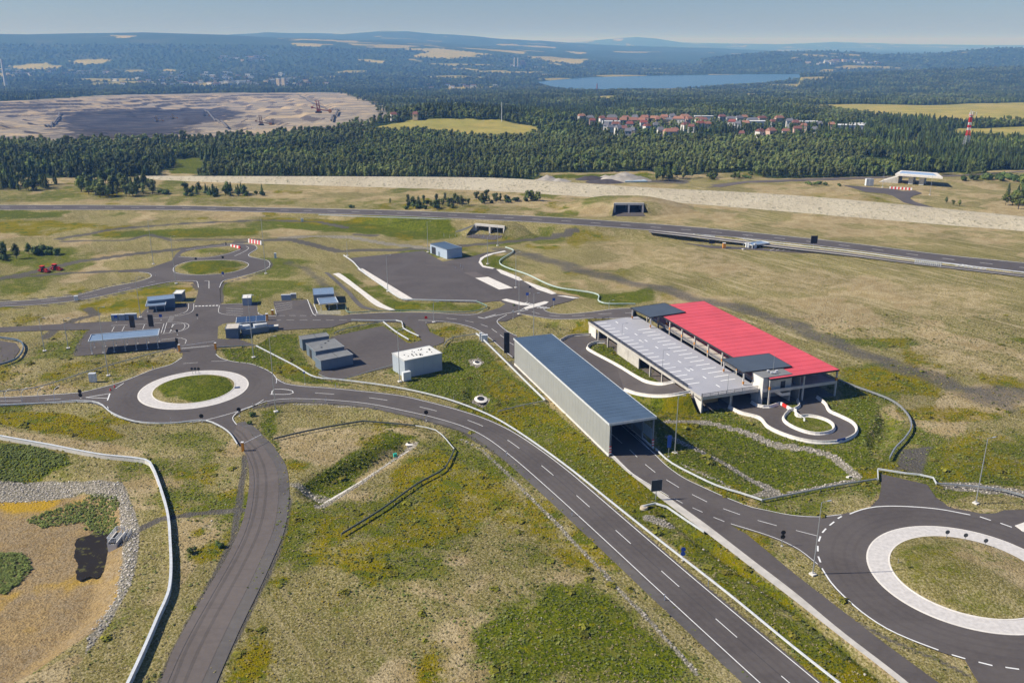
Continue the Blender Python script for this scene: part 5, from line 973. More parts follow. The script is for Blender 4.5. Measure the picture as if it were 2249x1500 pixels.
for px_, py_, kd_, H_, lb_ in ((64, 558, 'broad', 6.0, 'small round tree just left of the bush row above the tractors'), (2078, 446, 'broad', 4.2, 'left one of three small trees on the meadow below the bridge'), (2093, 452, 'broad', 3.8, 'middle one of three small trees on the meadow below the bridge'), (2107, 452, 'broad', 4, 'right one of three small trees on the meadow below the bridge'), (771, 457, 'bush', 2.6, 'single bush on the far verge of the motorway'), (857, 448, 'birch', 4, 'thin tree left of the thicket strip by the motorway'), (1843, 409, 'bush', 2.5, 'small bush beside the far access road'),
                              (422, 1214, 'bush', 1.6, 'green bush on the gravel between the flood wall and the service road'), (486, 1200, 'bush', 1.4, 'small bush on the left shoulder of the service road'), (556, 912, 'bush', 1.5, 'dark bush at the junction of the service road and the roundabout'), (548, 930, 'bush', 1.3, 'low bush below the junction bush beside the service road'), (1128, 672, 'bush', 1.0, 'tiny bush on the traffic island')): tree(W(px_, py_).x, W(px_, py_).y, kd_, H_, lb_, None)
print('single trees', NT_[0])
RG = mat('reeds', (.13, .18, .035), .9, col2=(.25, .29, .07), scale=2, rand=.25)
for poly, lb in (([(55, 1120), (120, 1092), (190, 1072), (252, 1090), (256, 1150), (205, 1160), (176, 1128), (90, 1138)], 'green reed bed inside the pond near the intake'), ([(-60, 1192), (40, 1190), (62, 1230), (10, 1280), (-60, 1285)], 'reed patch on the pond floor at the left edge'), ([(-60, 975), (60, 978), (150, 1000), (150, 1018), (50, 1042), (-60, 1032)], 'dark green tall grass on the upper bank of the pond')):
    w = wp(poly); A = np.array(w); n = 2400; x = rng.uniform(A[:, 0].min(), A[:, 0].max(), n); y = rng.uniform(A[:, 1].min(), A[:, 1].max(), n); s = sdf(w, x, y)+(fbm(x, y, 4, 5)-.5)*4; k_ = s > 0; x, y = x[k_], y[k_]
    scatter('reed_bed', [tuft(50+i, 16, .45, .7, 1.0).mesh('reed', RG) for i in range(3)], np.stack([x, y, terrain(x, y)], 1), rng.uniform(.7, 1.3, len(x)), label=lb, cat='reeds')
# ---------------------------------------------------------------- buildings
def rect(P):                                             # best rectangle through four plan corners
    P = [Vector((p[0], p[1], 0)) for p in P]; c = sum(P, Vector())/4; u = (P[1]-P[0]+P[2]-P[3])/2; v = (P[3]-P[0]+P[2]-P[1])/2
    un = u.normalized(); vn = Vector((-un.y, un.x, 0)); s = 1 if vn.dot(v) > 0 else -1; L, Wd = u.length, abs(v.dot(vn)); vn = vn*s
    return [c-un*L/2-vn*Wd/2, c+un*L/2-vn*Wd/2, c+un*L/2+vn*Wd/2, c-un*L/2+vn*Wd/2], un, vn, L, Wd
def solve(roof, bi, base, h=None, z0=0):
    if h is None: h = hgt(base, roof[bi][1], z0)
    return rect([W(x, y, z0+h) for x, y in roof]), h
def at2(R, a, b, z=0):                                   # point in a rectangle frame, a, b in metres along u, v
    Q, u, v, L, Wd = R; p = Q[0]+u*a+v*b; return Vector((p.x, p.y, z))
def pbox(b, R, a0, a1, b0, b1, z0, z1):
    b.prism([tuple(at2(R, a, q))[:2] for a, q in ((a0, b0), (a1, b0), (a1, b1), (a0, b1))], z0, z1)
def shed(roof, bi, base, wallm, roofm, name='shed', h=None, over=.15, slab=.16, panels=3.0, z0=0, doors=(), extra=None, **k):
    R, h = solve(roof, bi, base, h, z0); Q, u, v, L, Wd = R; root = empty(name, Q[0], **k); print(name, 'h %.1f  %.1f x %.1f' % (h, L, Wd))
    O = Q[0]; R0 = ([q-O for q in Q], u, v, L, Wd)
    # four walls, each of upright cladding panels with recessed joints
    for nm, o, d, n_, ln in (('front', Vector(), u, -v, L), ('back', v*Wd, u, v, L), ('left', Vector(), v, -u, Wd), ('right', u*L, v, u, Wd)):
        k_ = max(1, round(ln/panels)); w_ = ln/k_
        for i in range(k_):
            b = MB_(); a = o+d*(i*w_+.015); c = o+d*((i+1)*w_-.015); t = -n_*.12; e = (0 if nm in ('front', 'back') else .0)
            b.prism([(a.x, a.y), (c.x, c.y), (c.x+t.x, c.y+t.y), (a.x+t.x, a.y+t.y)], z0-.3 if z0 else -.3, h-slab); b.build('wall_panel', wallm, root)
    b = MB_(); pbox(b, R0, .14, L-.14, .14, Wd-.14, -.2, h-slab-.05); b.build('inner_wall', mat('dark_joint', (.10, .11, .12), .8), root)
    b = MB_(); pbox(b, R0, -over, L+over, -over, Wd+over, h-slab, h); rf = b.build('roof', roofm, root)
    b = MB_(); e = .12
    for x0, x1, y0, y1 in ((-over, L+over, -over, -over+e), (-over, L+over, Wd+over-e, Wd+over), (-over, -over+e, -over+e, Wd+over-e), (L+over-e, L+over, -over+e, Wd+over-e)): pbox(b, R0, x0, x1, y0, y1, h+.002, h+.1)
    b.build('roof_edge', STEEL if wallm is not GREYL else CONC, rf)
    for (sd_, a, w_, hh, m_) in doors:                   # side, offset, width, height, material
        b = MB_()
        if sd_ == 'front': pbox(b, R0, a, a+w_, -.06, -.005, 0, hh)
        elif sd_ == 'left': pbox(b, R0, -.06, -.005, a, a+w_, 0, hh)
        elif sd_ == 'right': pbox(b, R0, L+.005, L+.06, a, a+w_, 0, hh)
        b.build('door', m_, root)
    if extra: extra(R0, h, root, rf)
    FP.append([tuple(q)[:2] for q in Q]); return root, R, h
def vents(n, m, w=.5):
    def f(R, h, root, rf):
        for i in range(n):
            b = MB_(); a = R[3]*(.12+.78*random.random()); q = R[4]*(.15+.7*random.random()); p = at2(R, a, q); b.box((p.x, p.y, h+.08), (w*.7, w*.7, .16)); b.build('roof_vent', m, rf)
    return f
def seams(step, m):
    def f(R, h, root, rf):
        i = step
        while i < R[3]: b = MB_(); pbox(b, R, i-.04, i+.04, 0, R[4], h+.002, h+.06); b.build('roof_seam', m, rf); i += step
    return f
# --- the long hall over the road
HQ = [W(1126, 792), W(1336, 999)]; hh = hgt((1336, 999), 928)
far_r, near_r = W(1215, 737, hh), W(1442, 918, hh); near_l, far_l = W(1338, 928, hh), W(1126, 740, hh)
Rr, u_, v_, HL, HW = rect([far_l, near_l, near_r, far_r]); print('hall h %.1f L %.1f W %.1f' % (hh, HL, HW))
hall = empty('drive_through_hall', Rr[0], label='long grey open-ended hall with a blue sheet roof standing over the road', cat='hall'); R0 = ([q-Rr[0] for q in Rr], u_, v_, HL, HW)
nP = 36
for i in range(nP):
    a0, a1 = HL*i/nP+.02, HL*(i+1)/nP-.02
    for q0, q1 in ((0, .12), (HW-.12, HW)):
        if q0 > 1 and i > nP-4: continue
        b = MB_(); pbox(b, R0, a0, a1, q0, q1, .45, hh-.35); b.build('wall_panel', GREYC, hall)
    b = MB_(); pbox(b, R0, a0-.017, a1+.017, -.25, HW+.25, hh-.12, hh); pbox(b, R0, a0, a0+.07, -.25, HW+.25, hh+.001, hh+.03); b.build('roof_panel', ROOFB, hall)
b = MB_(); pbox(b, R0, -.1, HL+.1, -.32, -.25, hh-.45, hh+.12); pbox(b, R0, -.1, HL+.1, HW+.25, HW+.32, hh-.45, hh+.12); pbox(b, R0, -.17, -.1, -.32, HW+.32, hh-.5, hh+.12); pbox(b, R0, HL+.1, HL+.17, -.32, HW+.32, hh-.5, hh+.12); b.build('eaves_trim', STEELW, hall)
b = MB_(); pbox(b, R0, 0, HL, -.12, .2, -.2, .45); pbox(b, R0, 0, HL, HW-.2, HW+.12, -.2, .45); b.build('concrete_plinth', CONCW, hall)
for i in range(13):
    a = HL*i/12; a = min(max(a, .2), HL-.2)
    b = MB_(); pbox(b, R0, a-.15, a+.15, .16, .55, .45, hh-.5); pbox(b, R0, a-.15, a+.15, HW-.55, HW-.16, .45, hh-.5); pbox(b, R0, a-.15, a+.15, .16, HW-.16, hh-.75, hh-.36); b.build('portal_frame', mat('painted_steel', (.22, .24, .26), .6), hall)
for q in (.32, HW-.32):
    for j in range(6): b = MB_(); pbox(b, R0, HL-.02, HL+.03, q-.3, q+.3, .5+j*.38, .88+j*.38); b.build('warning_stripe', REDP if j % 2 else WHP, hall)
for i in range(10):
    b = MB_(); pbox(b, R0, HL-14+i*1.4, HL-12.7+i*1.4, HW-.14, HW-.10, 2.2, 5.2); 
    if HL-12.7+i*1.4 < HL: b.build('side_glazing', mat('frosted_glazing', (.35, .45, .52), .3), hall)
FP.append([tuple(q)[:2] for q in Rr])
flat('hall_floor', [], ASPH) if 0 else None
b = MB_(); pbox(b, (Rr, u_, v_, HL, HW), -3, HL+3, .3, HW-.3, .0, .058); b.build('hall_floor', ASPH, kind='structure'); lines(bpy.data.objects['hall_floor'], 'centre_line', [([at2((Rr, u_, v_, HL, HW), a, HW/2), at2((Rr, u_, v_, HL, HW), a+5, HW/2)], .15) for a in range(0, int(HL)-4, 10)]+[([at2((Rr, u_, v_, HL, HW), a, q), at2((Rr, u_, v_, HL, HW), a+HL, q)], .15) for a in (0,) for q in (1.3, HW-1.3)])
# --- three grey sheds and the white-roofed one
s1, R1, h1 = shed([(655, 739), (712, 731), (726, 737.5), (665.4, 746)], 3, (667, 769.5), BLUEG, ROOFG, 'flat_roof_shed', label='rearmost of three stepped grey sheds with flat roofs', cat='shed', extra=seams(5, DARKM), group='stepped grey sheds')
s2, R2_, h2 = shed([(671.3, 754.3), (732, 744), (756.6, 761), (694, 772)], 0, (675, 779), BLUEG, ROOFG, 'flat_roof_shed', h=h1, label='middle and largest of three stepped grey sheds, two roof hatches', cat='shed', doors=[('left', 3.2, 2.2, 3.0, DARKM)], extra=vents(3, DARKM, .7), group='stepped grey sheds')
s3, R3, h3 = shed([(692.4, 782.2), (761.6, 768.7), (774.3, 778.8), (703.4, 792.4)], 3, (705, 815), BLUEG, ROOFG, 'flat_roof_shed', label='front one of three stepped grey sheds with flat roofs', cat='shed', extra=seams(6, DARKM), group='stepped grey sheds')
s4, R4, h4 = shed([(862, 775.5), (944, 758.6), (968.6, 776.3), (887.5, 792.4)], 3, (890, 830), mat('pale_blue_grey_cladding', (.40, .45, .50), .5, var=.05, scale=.3), ROOFW, 'white_roof_building', label='tall pale building with a white roof full of small vents', cat='building', extra=vents(22, BLACK, .45))
b = MB_(); p = W(893, 834.5); b.box((p.x, p.y, 1.4), (2.6, 1.3, 2.8), math.atan2(R4[1].y, R4[1].x)); o = b.build('wall_cabinet', WHITEW, label='white upright cabinet at the front corner of the white-roofed building', cat='cabinet')
s5_, R5, h5 = shed([(949, 535.7), (980.8, 530), (1010.6, 545), (977, 548.8)], 3, (976, 569.3), mat('pale_blue_cladding', (.42, .50, .60), .5, var=.05), ROOFB, 'yard_building', label='blue-grey block with a blue roof at the far side of the big yard', cat='building', doors=[('left', 1.5, 4.0, 3.6, DARKM), ('left', 8, 1.2, 2.2, BLUEG)])
# --- checkpoint
shed([(326, 652), (384, 646.5), (381, 655.5), (322, 661.5)], 3, (324, 681), BLUEG, ROOFL, 'checkpoint_building', label='dark blue checkpoint building behind the small canopy at the left apron', cat='building', extra=seams(3, STEEL))
shed([(384, 638), (403, 637), (401.5, 645.5), (382, 645.5)], 3, (383, 663), BLUEG, ROOFW, 'tall_kiosk', label='dark blue kiosk with a cream roof at the right end of the checkpoint building', cat='kiosk')
shed([(532.4, 647.7), (550.7, 647), (552, 654.3), (533, 655.7)], 3, (535, 672), mat('kiosk_blue_grey', (.33, .39, .46), .6), ROOFW, 'tall_kiosk', label='grey-blue kiosk with a cream roof beside the marked bays', cat='kiosk')
shed([(686.4, 634.5), (730.4, 631.5), (734, 645.5), (689.3, 647.7)], 3, (692, 667), BLUEG, ROOFL, 'checkpoint_building', label='rear pale-blue-roofed building right of the bay lot', cat='building', extra=seams(3, STEEL))
shed([(497, 712), (523.6, 710.7), (524.3, 721), (496.5, 722.5)], 3, (499.4, 744.5), BLUEG, mat('cream_roof', (.55, .50, .43), .8), 'container_block', label='tall dark blue container block left of the solar-roofed building', cat='container')
shed([(586, 714.5), (610, 713), (611.5, 716), (587, 718)], 3, (588, 726), BLUEG, CONCW, 'container_block', label='low dark blue container right of the solar-roofed building', cat='container')
sb, Rs, hs_ = shed([(526, 709), (583, 703.5), (585, 716), (528, 727)], 3, (530, 739), BLUEG, ROOFL, 'checkpoint_building', label='checkpoint building with rows of solar panels along its rear edge', cat='building')
b = MB_(); R_, hq = solve([(518.5, 696), (582, 692.4), (584.5, 703.4), (519, 709)], 3, (521, 731)); O_ = R_[0][0]
sc_ = empty('solar_canopy', O_, label='sloping canopy of three solar panel fields behind the checkpoint building', cat='solar panels'); Rl = ([q-O_ for q in R_[0]], *R_[1:]); L3 = R_[3]
for i in range(3):
    for j in range(2):
        b = MB_(); pbox(b, Rl, L3*(i+.03)/3, L3*(i+.97)/3, R_[4]*j/2+.04, R_[4]*(j+1)/2-.04, hq-.1, hq); b.build('solar_panel', SOLAR, sc_)
b = MB_(); pbox(b, Rl, -.1, L3+.1, -.1, R_[4]+.1, hq-.3, hq-.11); b.build('frame', STEELW, sc_)
b = MB_()
for a in (.3, L3/3, L3*2/3, L3-.3):
    for q in (.2, R_[4]-.2): b.tube(at2(Rl, a, q, 0), at2(Rl, a, q, hq-.3), .09)
b.build('support_posts', STEEL, sc_, kind='stuff')
for i, (cx_, cy_) in enumerate(((534, 719.5), (571, 715.5))):
    b = MB_(); p = W(cx_, cy_, hs_); b.box((p.x, p.y, hs_+.5), (4.6, 3.2, .9), math.atan2(Rs[1].y, Rs[1].x)); b.build('rooftop_unit', STEELW, label=('left', 'right')[i]+' silver plant unit on the roof of the solar checkpoint building', cat='plant unit')
def canopy(roof, bi, base, label, name='canopy', nb=6, pm=STEELW, walls=False, roofm=ROOFL, h=None, z0=0, edge=STEELW, rows=2, post=.1, group=None, slope=0):
    R, h = solve(roof, bi, base, h, z0); O = R[0][0].copy(); O.z = z0; Rl = ([q-Vector((O.x, O.y, 0)) for q in R[0]], *R[1:]); L, Wd = R[3], R[4]
    t = empty(name, O, label=label, cat='canopy', group=group); print('canopy', round(h, 1), round(L, 1), round(Wd, 1))
    b = MB_(); pbox(b, Rl, 0, L, 0, Wd, h-.25, h-.1); r = b.build('roof', roofm, t)
    b = MB_(); e = .18
    for x0, x1, y0, y1 in ((-e, L+e, -e, 0), (-e, L+e, Wd, Wd+e), (-e, 0, 0, Wd), (L, L+e, 0, Wd)): pbox(b, Rl, x0, x1, y0, y1, h-.35, h+.12)
    b.build('roof_edge', edge, r)
    for i in range(nb+1):
        for q in ([.4, Wd-.4] if rows == 2 else [Wd/2]):
            a = .4+(L-.8)*i/nb; b = MB_(); b.tube(at2(Rl, a, q, 0), at2(Rl, a, q, h-.25), post, k=6); b.build('post', pm, t)
            b = MB_(); p = at2(Rl, a, q, .08); b.box(tuple(p), (.5, .5, .3)); b.build('footing', CONCW, t)
    return t, R, h
canopy([(201.3, 735), (349.3, 722.5), (347, 736.5), (194.3, 749.8)], 2, (346, 765), 'long pale blue bus-stop canopy on thin posts at the left apron', nb=6)
canopy([(323, 659), (365, 656.7), (363, 668.6), (321, 672.8)], 3, (324, 687), 'small pale canopy in front of the dark blue checkpoint building', nb=2)
canopy([(698, 655.7), (737.7, 652), (740.6, 664.5), (701.8, 667.5)], 3, (704, 682), 'front canopy with a pale blue roof right of the bay lot', nb=2)
canopy([(1637, 534), (1672, 529.5), (1690, 533.5), (1652, 539)], 3, (1653, 547), 'white-roofed petrol-station style canopy beside the motorway', nb=1, roofm=ROOFL, post=.3)
def cab(x, y, w, h, label, m=WHITEW, rz=.1, d=1.0, name='equipment_cabinet', group='equipment cabinets'):
    p = W(x, y); t = empty(name, p, rz, label=label, cat='cabinet', group=group); b = MB_(); b.box((0, 0, h/2), (w, d, h)); b.build('body', m, t); b = MB_(); b.box((0, 0, h+.05), (w+.12, d+.12, .1)); b.build('lid', STEELW, t)
    b = MB_(); b.box((-w/4, -d/2-.02, h*.5), (w*.42, .03, h*.84)); b.build('door', m, t); b = MB_(); b.box((w/4, -d/2-.02, h*.5), (w*.42, .03, h*.84)); b.build('door', m, t)
CB = mat('cabinet_blue_grey', (.34, .42, .50), .6)
cab(253, 704, 2.4, 2.3, 'leftmost of the row of three blue-grey cabinets behind the bus-stop bays', CB); cab(269, 703.5, 2.2, 2.3, 'middle of the row of three blue-grey cabinets behind the bus-stop bays', CB); cab(288.5, 702, 4.2, 2.3, 'widest, rightmost of the three blue-grey cabinets behind the bus-stop bays', CB)
cab(629, 659, 3.8, 2.2, 'wide blue-grey cabinet behind the bay lot', CB); cab(645, 656, 2.2, 2.1, 'small grey cabinet right of the wide one behind the bay lot', STEEL)
cab(205, 838, 2.0, 2.7, 'white cabinet on the grass left of the roundabout lamp', d=1.2); cab(605, 567, 1.0, 2.4, 'white cabinet right of the second roundabout'); cab(1056, 746, 1.0, 2.4, 'left white cabinet beside the hall approach', d=1.0); cab(1064, 750, 2.2, 2.4, 'right and wider white cabinet beside the hall approach', d=1.2)
cab(1906, 408, 4.0, 5, 'left of two white cabinets at the far junction', d=2); cab(1912, 408, 3.4, 4.6, 'right of two white cabinets at the far junction', d=2)
for i, x in enumerate((1640, 1645, 1658)): cab(x, 543.5+i, 1.2, 2.4, ('left', 'middle', 'right')[i]+' of three white pump-like cabinets under the motorway canopy')
# --- parking deck
D0 = [W(1297, 709, DZ), W(1545, 876, DZ), W(1667, 851, DZ), W(1396, 693, DZ)]
DR, du, dv, DL, DW = rect([D0[0], D0[1], D0[2], D0[3]]); print('deck', DL, DW); DRR = (DR, du, dv, DL, DW)
O = DR[0].copy(); Rl = ([q-O for q in DR], du, dv, DL, DW); FP.append([tuple(q)[:2] for q in DR])
garage = empty('parking_garage', O, label='two-level open car park with grey roof deck and red roof over its rear', cat='car park')
b = MB_(); pbox(b, Rl, 0, DL, 0, DW, DZ-.28, DZ); deck = b.build('deck_slab', DECK, garage)
b = MB_(); pbox(b, Rl, 0, DL, -.16, -.002, DZ-.75, DZ+.12); pbox(b, Rl, DL+.002, DL+.16, 0, DW, DZ-.75, DZ+.12); b.build('edge_beam', CONC, garage)
# stalls painted on the deck
ns = 19; DWHITE = mat('deck_line_paint', (.88, .88, .86), .6, var=.03)
def dline(p, q, w, nm='stall_line'): b = MB_(); ribbon(b, [p, q], w, DZ+.008); b.build(nm, DWHITE, deck)
for i in range(ns):
    a = 3.0+i*(DL-10)/ns; dline(at2(Rl, a, .8), at2(Rl, a, 5.6), .42)
    if i > 2 and i < ns: dline(at2(Rl, a+1, DW-7.4), at2(Rl, a+1, DW-2.4), .42)
for i in range(10): a = 3+i*DL/10.4; dline(at2(Rl, a, DW*.47), at2(Rl, a+2, DW*.47), .4, 'lane_dash')
dline(at2(Rl, DL-1.6, 5), at2(Rl, DL-1.6, 12), .25, 'stop_line')
for a, q, s_ in ((DL*.34, DW*.38, -1), (DL*.72, DW*.40, 1)):
    b = MB_(); b.poly([at2(Rl, a-1.4*s_, q-.13), at2(Rl, a+.6*s_, q-.13), at2(Rl, a+.6*s_, q-.55), at2(Rl, a+1.8*s_, q), at2(Rl, a+.6*s_, q+.55), at2(Rl, a+.6*s_, q+.13), at2(Rl, a-1.4*s_, q+.13)], DZ+.01); b.build('arrow_marking', WHITE, deck)
nb_ = 10
for i in range(nb_+1):
    for q in (.25, DW/2, DW-.3):
        a = .3+(DL-.6)*i/nb_; b = MB_(); pbox(b, Rl, a-.22, a+.22, q-.22, q+.22, -.2, DZ-.28); b.build('column', CONC, garage)
for i in (3, 4):
    a = .55+(DL-.6)*i/nb_; b = MB_(); pbox(b, Rl, a, a+(DL-.6)/nb_-.5, .1, .3, 0, DZ-.9); b.build('infill_wall', CONC, garage)
b = MB_(); pbox(b, Rl, 0, (DL-.6)/nb_*.8, .05, .3, 0, DZ-.8); b.build('infill_wall', CONCW, garage)
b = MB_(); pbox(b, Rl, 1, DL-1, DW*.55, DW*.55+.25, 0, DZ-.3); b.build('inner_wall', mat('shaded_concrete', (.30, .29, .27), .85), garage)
b = MB_(); pbox(b, Rl, 1, DL-.5, .6, DW-.3, .02, .07); b.build('lower_floor', ASPH2, garage)
b = MB_(); pbox(b, Rl, DL*.73, DL*.93, 4, 9, .08, 1.2); b.build('loading_bench', mat('plywood', (.60, .38, .16), .8), garage)
# tapered wing wall at the lower left corner of the deck
b = MB_(); p0, p1 = at2(Rl, DL-5.5, -.2), at2(Rl, DL+.3, -.2); b.quad(tuple(p0+Vector((0, 0, DZ-.8))), (p1.x, p1.y, -.2), (p1.x, p1.y, DZ-1.2), (p0.x, p0.y, DZ-.75)); p2, p3 = p0+dv*.25, p1+dv*.25; b.quad(tuple(p0+Vector((0, 0, DZ-.8))), tuple(p2+Vector((0, 0, DZ-.8))), (p3.x, p3.y, -.2), (p1.x, p1.y, -.2)); b.build('wing_wall', CONCW, garage)
def railing(P, root, h=1.1, sp=2.5, rails=(.15, .45, .75, 1.1), m=DARKM, name='railing'):
    b = MB_(); b.mi = 0; P = [Vector(p) for p in P]
    for a, c in zip(P, P[1:]):
        for r in rails: b.bar(a+Vector((0, 0, r)), c+Vector((0, 0, r)), .07 if r < h else .1)
        n = max(1, round((c-a).length/sp))
        for i in range(n+1): q = a.lerp(c, i/n); b.bar(q, q+Vector((0, 0, h)), .07)
        m_ = max(1, int((c-a).length/.4))
        for i in range(m_): q = a.lerp(c, (i+.5)/m_); b.bar(q+Vector((0, 0, .1)), q+Vector((0, 0, h)), .045)
    return b.build(name, m, root)
dz = Vector((0, 0, DZ))
railing([at2(Rl, 0, 8, DZ), at2(Rl, 0, -.08, DZ), at2(Rl, DL-7.5, -.08, DZ)], garage); railing([at2(Rl, DL-.3, .05, DZ), at2(Rl, DL+.08, .05, DZ), at2(Rl, DL+.08, DW-1, DZ)], garage)
# red roof on tall columns over two levels
c4 = [(1421, 674), (1690, 832), (1846, 812), (1545.5, 661.7)]; RH = hgt((1836, 872), 814); print('red h', RH)
RQ = rect([W(x, y, RH) for x, y in c4]); Ra = ([q-O for q in RQ[0]], *RQ[1:]); RL_, RW_ = RQ[3], RQ[4]; print('red', RL_, RW_); FP.append([tuple(q)[:2] for q in RQ[0]])
nr_ = 24
for i in range(nr_):
    b = MB_(); pbox(b, Ra, RL_*i/nr_+.004, RL_*(i+1)/nr_-.004, 0, RW_, RH-.12, RH); pbox(b, Ra, RL_*i/nr_+.004, RL_*i/nr_+.07, 0, RW_, RH+.002, RH+.05); b.build('roof_sheet', RED, garage)
b = MB_(); pbox(b, Ra, 0, RL_, -.06, -.002, RH-.5, RH+.03); pbox(b, Ra, 0, RL_, RW_+.002, RW_+.06, RH-.5, RH+.03); pbox(b, Ra, RL_+.002, RL_+.06, 0, RW_, RH-.5, RH+.03); b.build('roof_fascia', DARKM, garage)
b = MB_(); pbox(b, Ra, .3, RL_-.3, .4, RW_-.3, DZ-.35, DZ-.06); b.build('upper_floor', CONC, garage)
b = MB_(); pbox(b, Ra, RL_-.28, RL_-.05, .4, RW_-.3, DZ-.6, DZ+.3); pbox(b, Ra, .3, RL_-.3, RW_-.3, RW_-.1, DZ-.6, DZ+.3); b.build('edge_beam', CONC, garage)
b = MB_(); pbox(b, Ra, .3, RL_-.3, .5, RW_-.3, .01, .06); b.build('lower_floor', ASPH2, garage)
for i in range(10):
    for q in (.3, RW_/2, RW_-.35):
        a = .4+(RL_-.8)*i/9; b = MB_(); pbox(b, Ra, a-.22, a+.22, q-.22, q+.22, -.2, RH-.5); b.build('column', CONC, garage)
        if q < 1 or q > RW_-1: b = MB_(); pbox(b, Ra, a-.26, a+.26, q-.26, q+.26, DZ+.3, DZ+1.2); b.build('impact_guard', ORNG, garage)
    a = .4+(RL_-.8)*i/9; b = MB_(); pbox(b, Ra, a-.14, a+.14, .1, RW_-.1, RH-.5, RH-.13); b.build('roof_beam', STEEL, garage)
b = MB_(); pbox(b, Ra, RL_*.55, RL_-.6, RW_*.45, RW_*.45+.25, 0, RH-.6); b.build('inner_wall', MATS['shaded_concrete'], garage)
railing([at2(Ra, 2, .1, DZ), at2(Ra, RL_-9, .1, DZ)], garage, m=STEEL)
def garcan(c, hb, label_):
    hz_ = hb; Q = rect([W(x, y, hz_) for x, y in c]); Rc = ([q-O for q in Q[0]], *Q[1:]); L, Wd = Q[3], Q[4]
    b = MB_(); pbox(b, Rc, 0, L, 0, Wd, hz_-.22, hz_); o = b.build('canopy_roof', CANO, garage, label=label_)
    b = MB_(); pbox(b, Rc, -.08, L+.08, -.08, -.002, hz_-.35, hz_+.06); pbox(b, Rc, -.08, L+.08, Wd+.002, Wd+.08, hz_-.35, hz_+.06); pbox(b, Rc, -.08, -.002, 0, Wd, hz_-.35, hz_+.06); pbox(b, Rc, L+.002, L+.08, 0, Wd, hz_-.35, hz_+.06); b.build('canopy_edge', DARKM, o)
    for a in (.6, L*.5, L-.6):
        for q in (.5, Wd-.5):
            b = MB_(); p = at2(Rc, a, q); b.box((p.x, p.y, (hz_+DZ)/2-.12), (.4, .4, hz_-DZ-.25)); b.build('column', CONCW, garage)
            b = MB_(); b.box((p.x, p.y, DZ+.75), (.46, .46, .8)); b.build('impact_guard', ORNG, garage)
    return Rc
H2 = DZ+hgt((1423, 719), 697, DZ); print('canopy z', H2)
garcan([(1392, 677), (1451, 665), (1514.6, 686), (1420.8, 696)], max(H2, RH+.4), 'dark canopy roof at the far end of the deck'); garcan([(1584.5, 788), (1688, 776.5), (1740, 804), (1634, 817.5)], max(H2, RH+.5), 'dark canopy roof over the stair end of the deck')
# stair tower
th = RH+.2; TQ = rect([W(x, y, th) for x, y in ((1655.6, 817.5), (1718.6, 808), (1739, 821), (1676, 830))]); Rt = ([q-O for q in TQ[0]], *TQ[1:]); L, Wd = TQ[3], TQ[4]; print('tower', th, L, Wd)
b = MB_(); pbox(b, Rt, 0, L, 0, Wd, th-.25, th); tr = b.build('tower_roof', ROOFG, garage); b = MB_(); pbox(b, Rt, 0, .3, 0, Wd, -.2, th-.26); b.build('tower_wall', CONCW, garage)
b = MB_(); pbox(b, Rt, L-.3, L, 0, Wd, -.2, th-.26); b.build('tower_wall', CONC, garage); b = MB_(); pbox(b, Rt, .3, L-.3, 0, .3, -.2, th-.26); b.build('tower_wall', CONC, garage)
b = MB_(); pbox(b, Rt, .3, L-.3, Wd-.3, Wd, th*.5, th-.26); b.build('tower_wall', CONC, garage)
b = MB_(); pbox(b, Rt, .3, L*.35, Wd-.35, Wd+.02, DZ-.5, DZ+.5); b.build('parapet', CONCW, garage)
for i in range(12): b = MB_(); pbox(b, Rt, L*.35+i*.28, L*.35+i*.28+.3, Wd-1.4, Wd-.35, DZ-.4-i*.19-.2, DZ-.4-i*.19); b.build('step', CONC, garage)
b = MB_(); p, q = at2(Rt, L*.35, Wd+.0, DZ), at2(Rt, L*.35+3.4, Wd+.0, DZ-2.2); b.bar(p, q, .1, .9); b.bar(q, at2(Rt, L-.1, Wd, DZ-2.2), .1, .9); b.build('parapet', CONCW, garage)
b = MB_(); pbox(b, Rt, L*.62, L*.78, Wd, Wd+.04, DZ-.2, DZ+2.1); b.build('doorway', DARKM, garage)
p = O+at2(Rt, L*.5, Wd*.5, th); ant = empty('weather_mast', p, label='slim antenna mast with instruments on the stair tower roof', cat='mast'); b = MB_(); b.tube((0, 0, 0), (0, 0, 6.5), .07, .02); b.build('pole', STEEL, ant)
for dx, dy in ((1.2, .3), (-1.3, .4), (.3, -1.0), (-.6, -.9)): b = MB_(); b.bar((0, 0, .4), (dx, dy, .4), .06); b.box((dx, dy, .5), (.6, .4, .5)); b.build('instrument', WHP, ant)
# red and white beam between the two gateways and its arm
a_, c_ = W(1713.5, 889.5), W(1738, 903.5); t = empty('plastic_barrier', a_, label='red and white plastic barrier bar between the two lower gateways', cat='barrier')
for i in range(5): b = MB_(); b.bar((c_-a_)*(i/5)+Vector((0, 0, .6)), (c_-a_)*((i+1)/5)+Vector((0, 0, .6)), .4, .9); b.build('segment', REDP if i in (1, 3) and i != 3 or i == 2 else WHP, t)
t = empty('lying_barrier', W(1742, 906), label='thin white arm with a triangular end plate lying across the loop lawn', cat='barrier arm'); e_ = W(1766, 925)-W(1742, 906); b = MB_(); b.bar((0, 0, .9), tuple(e_+Vector((0, 0, .9))), .12); b.build('arm', WHP, t); b = MB_(); b.box((e_.x, e_.y, .45), (.5, .12, 1.0), -.8); b.build('end_plate', WHP, t)
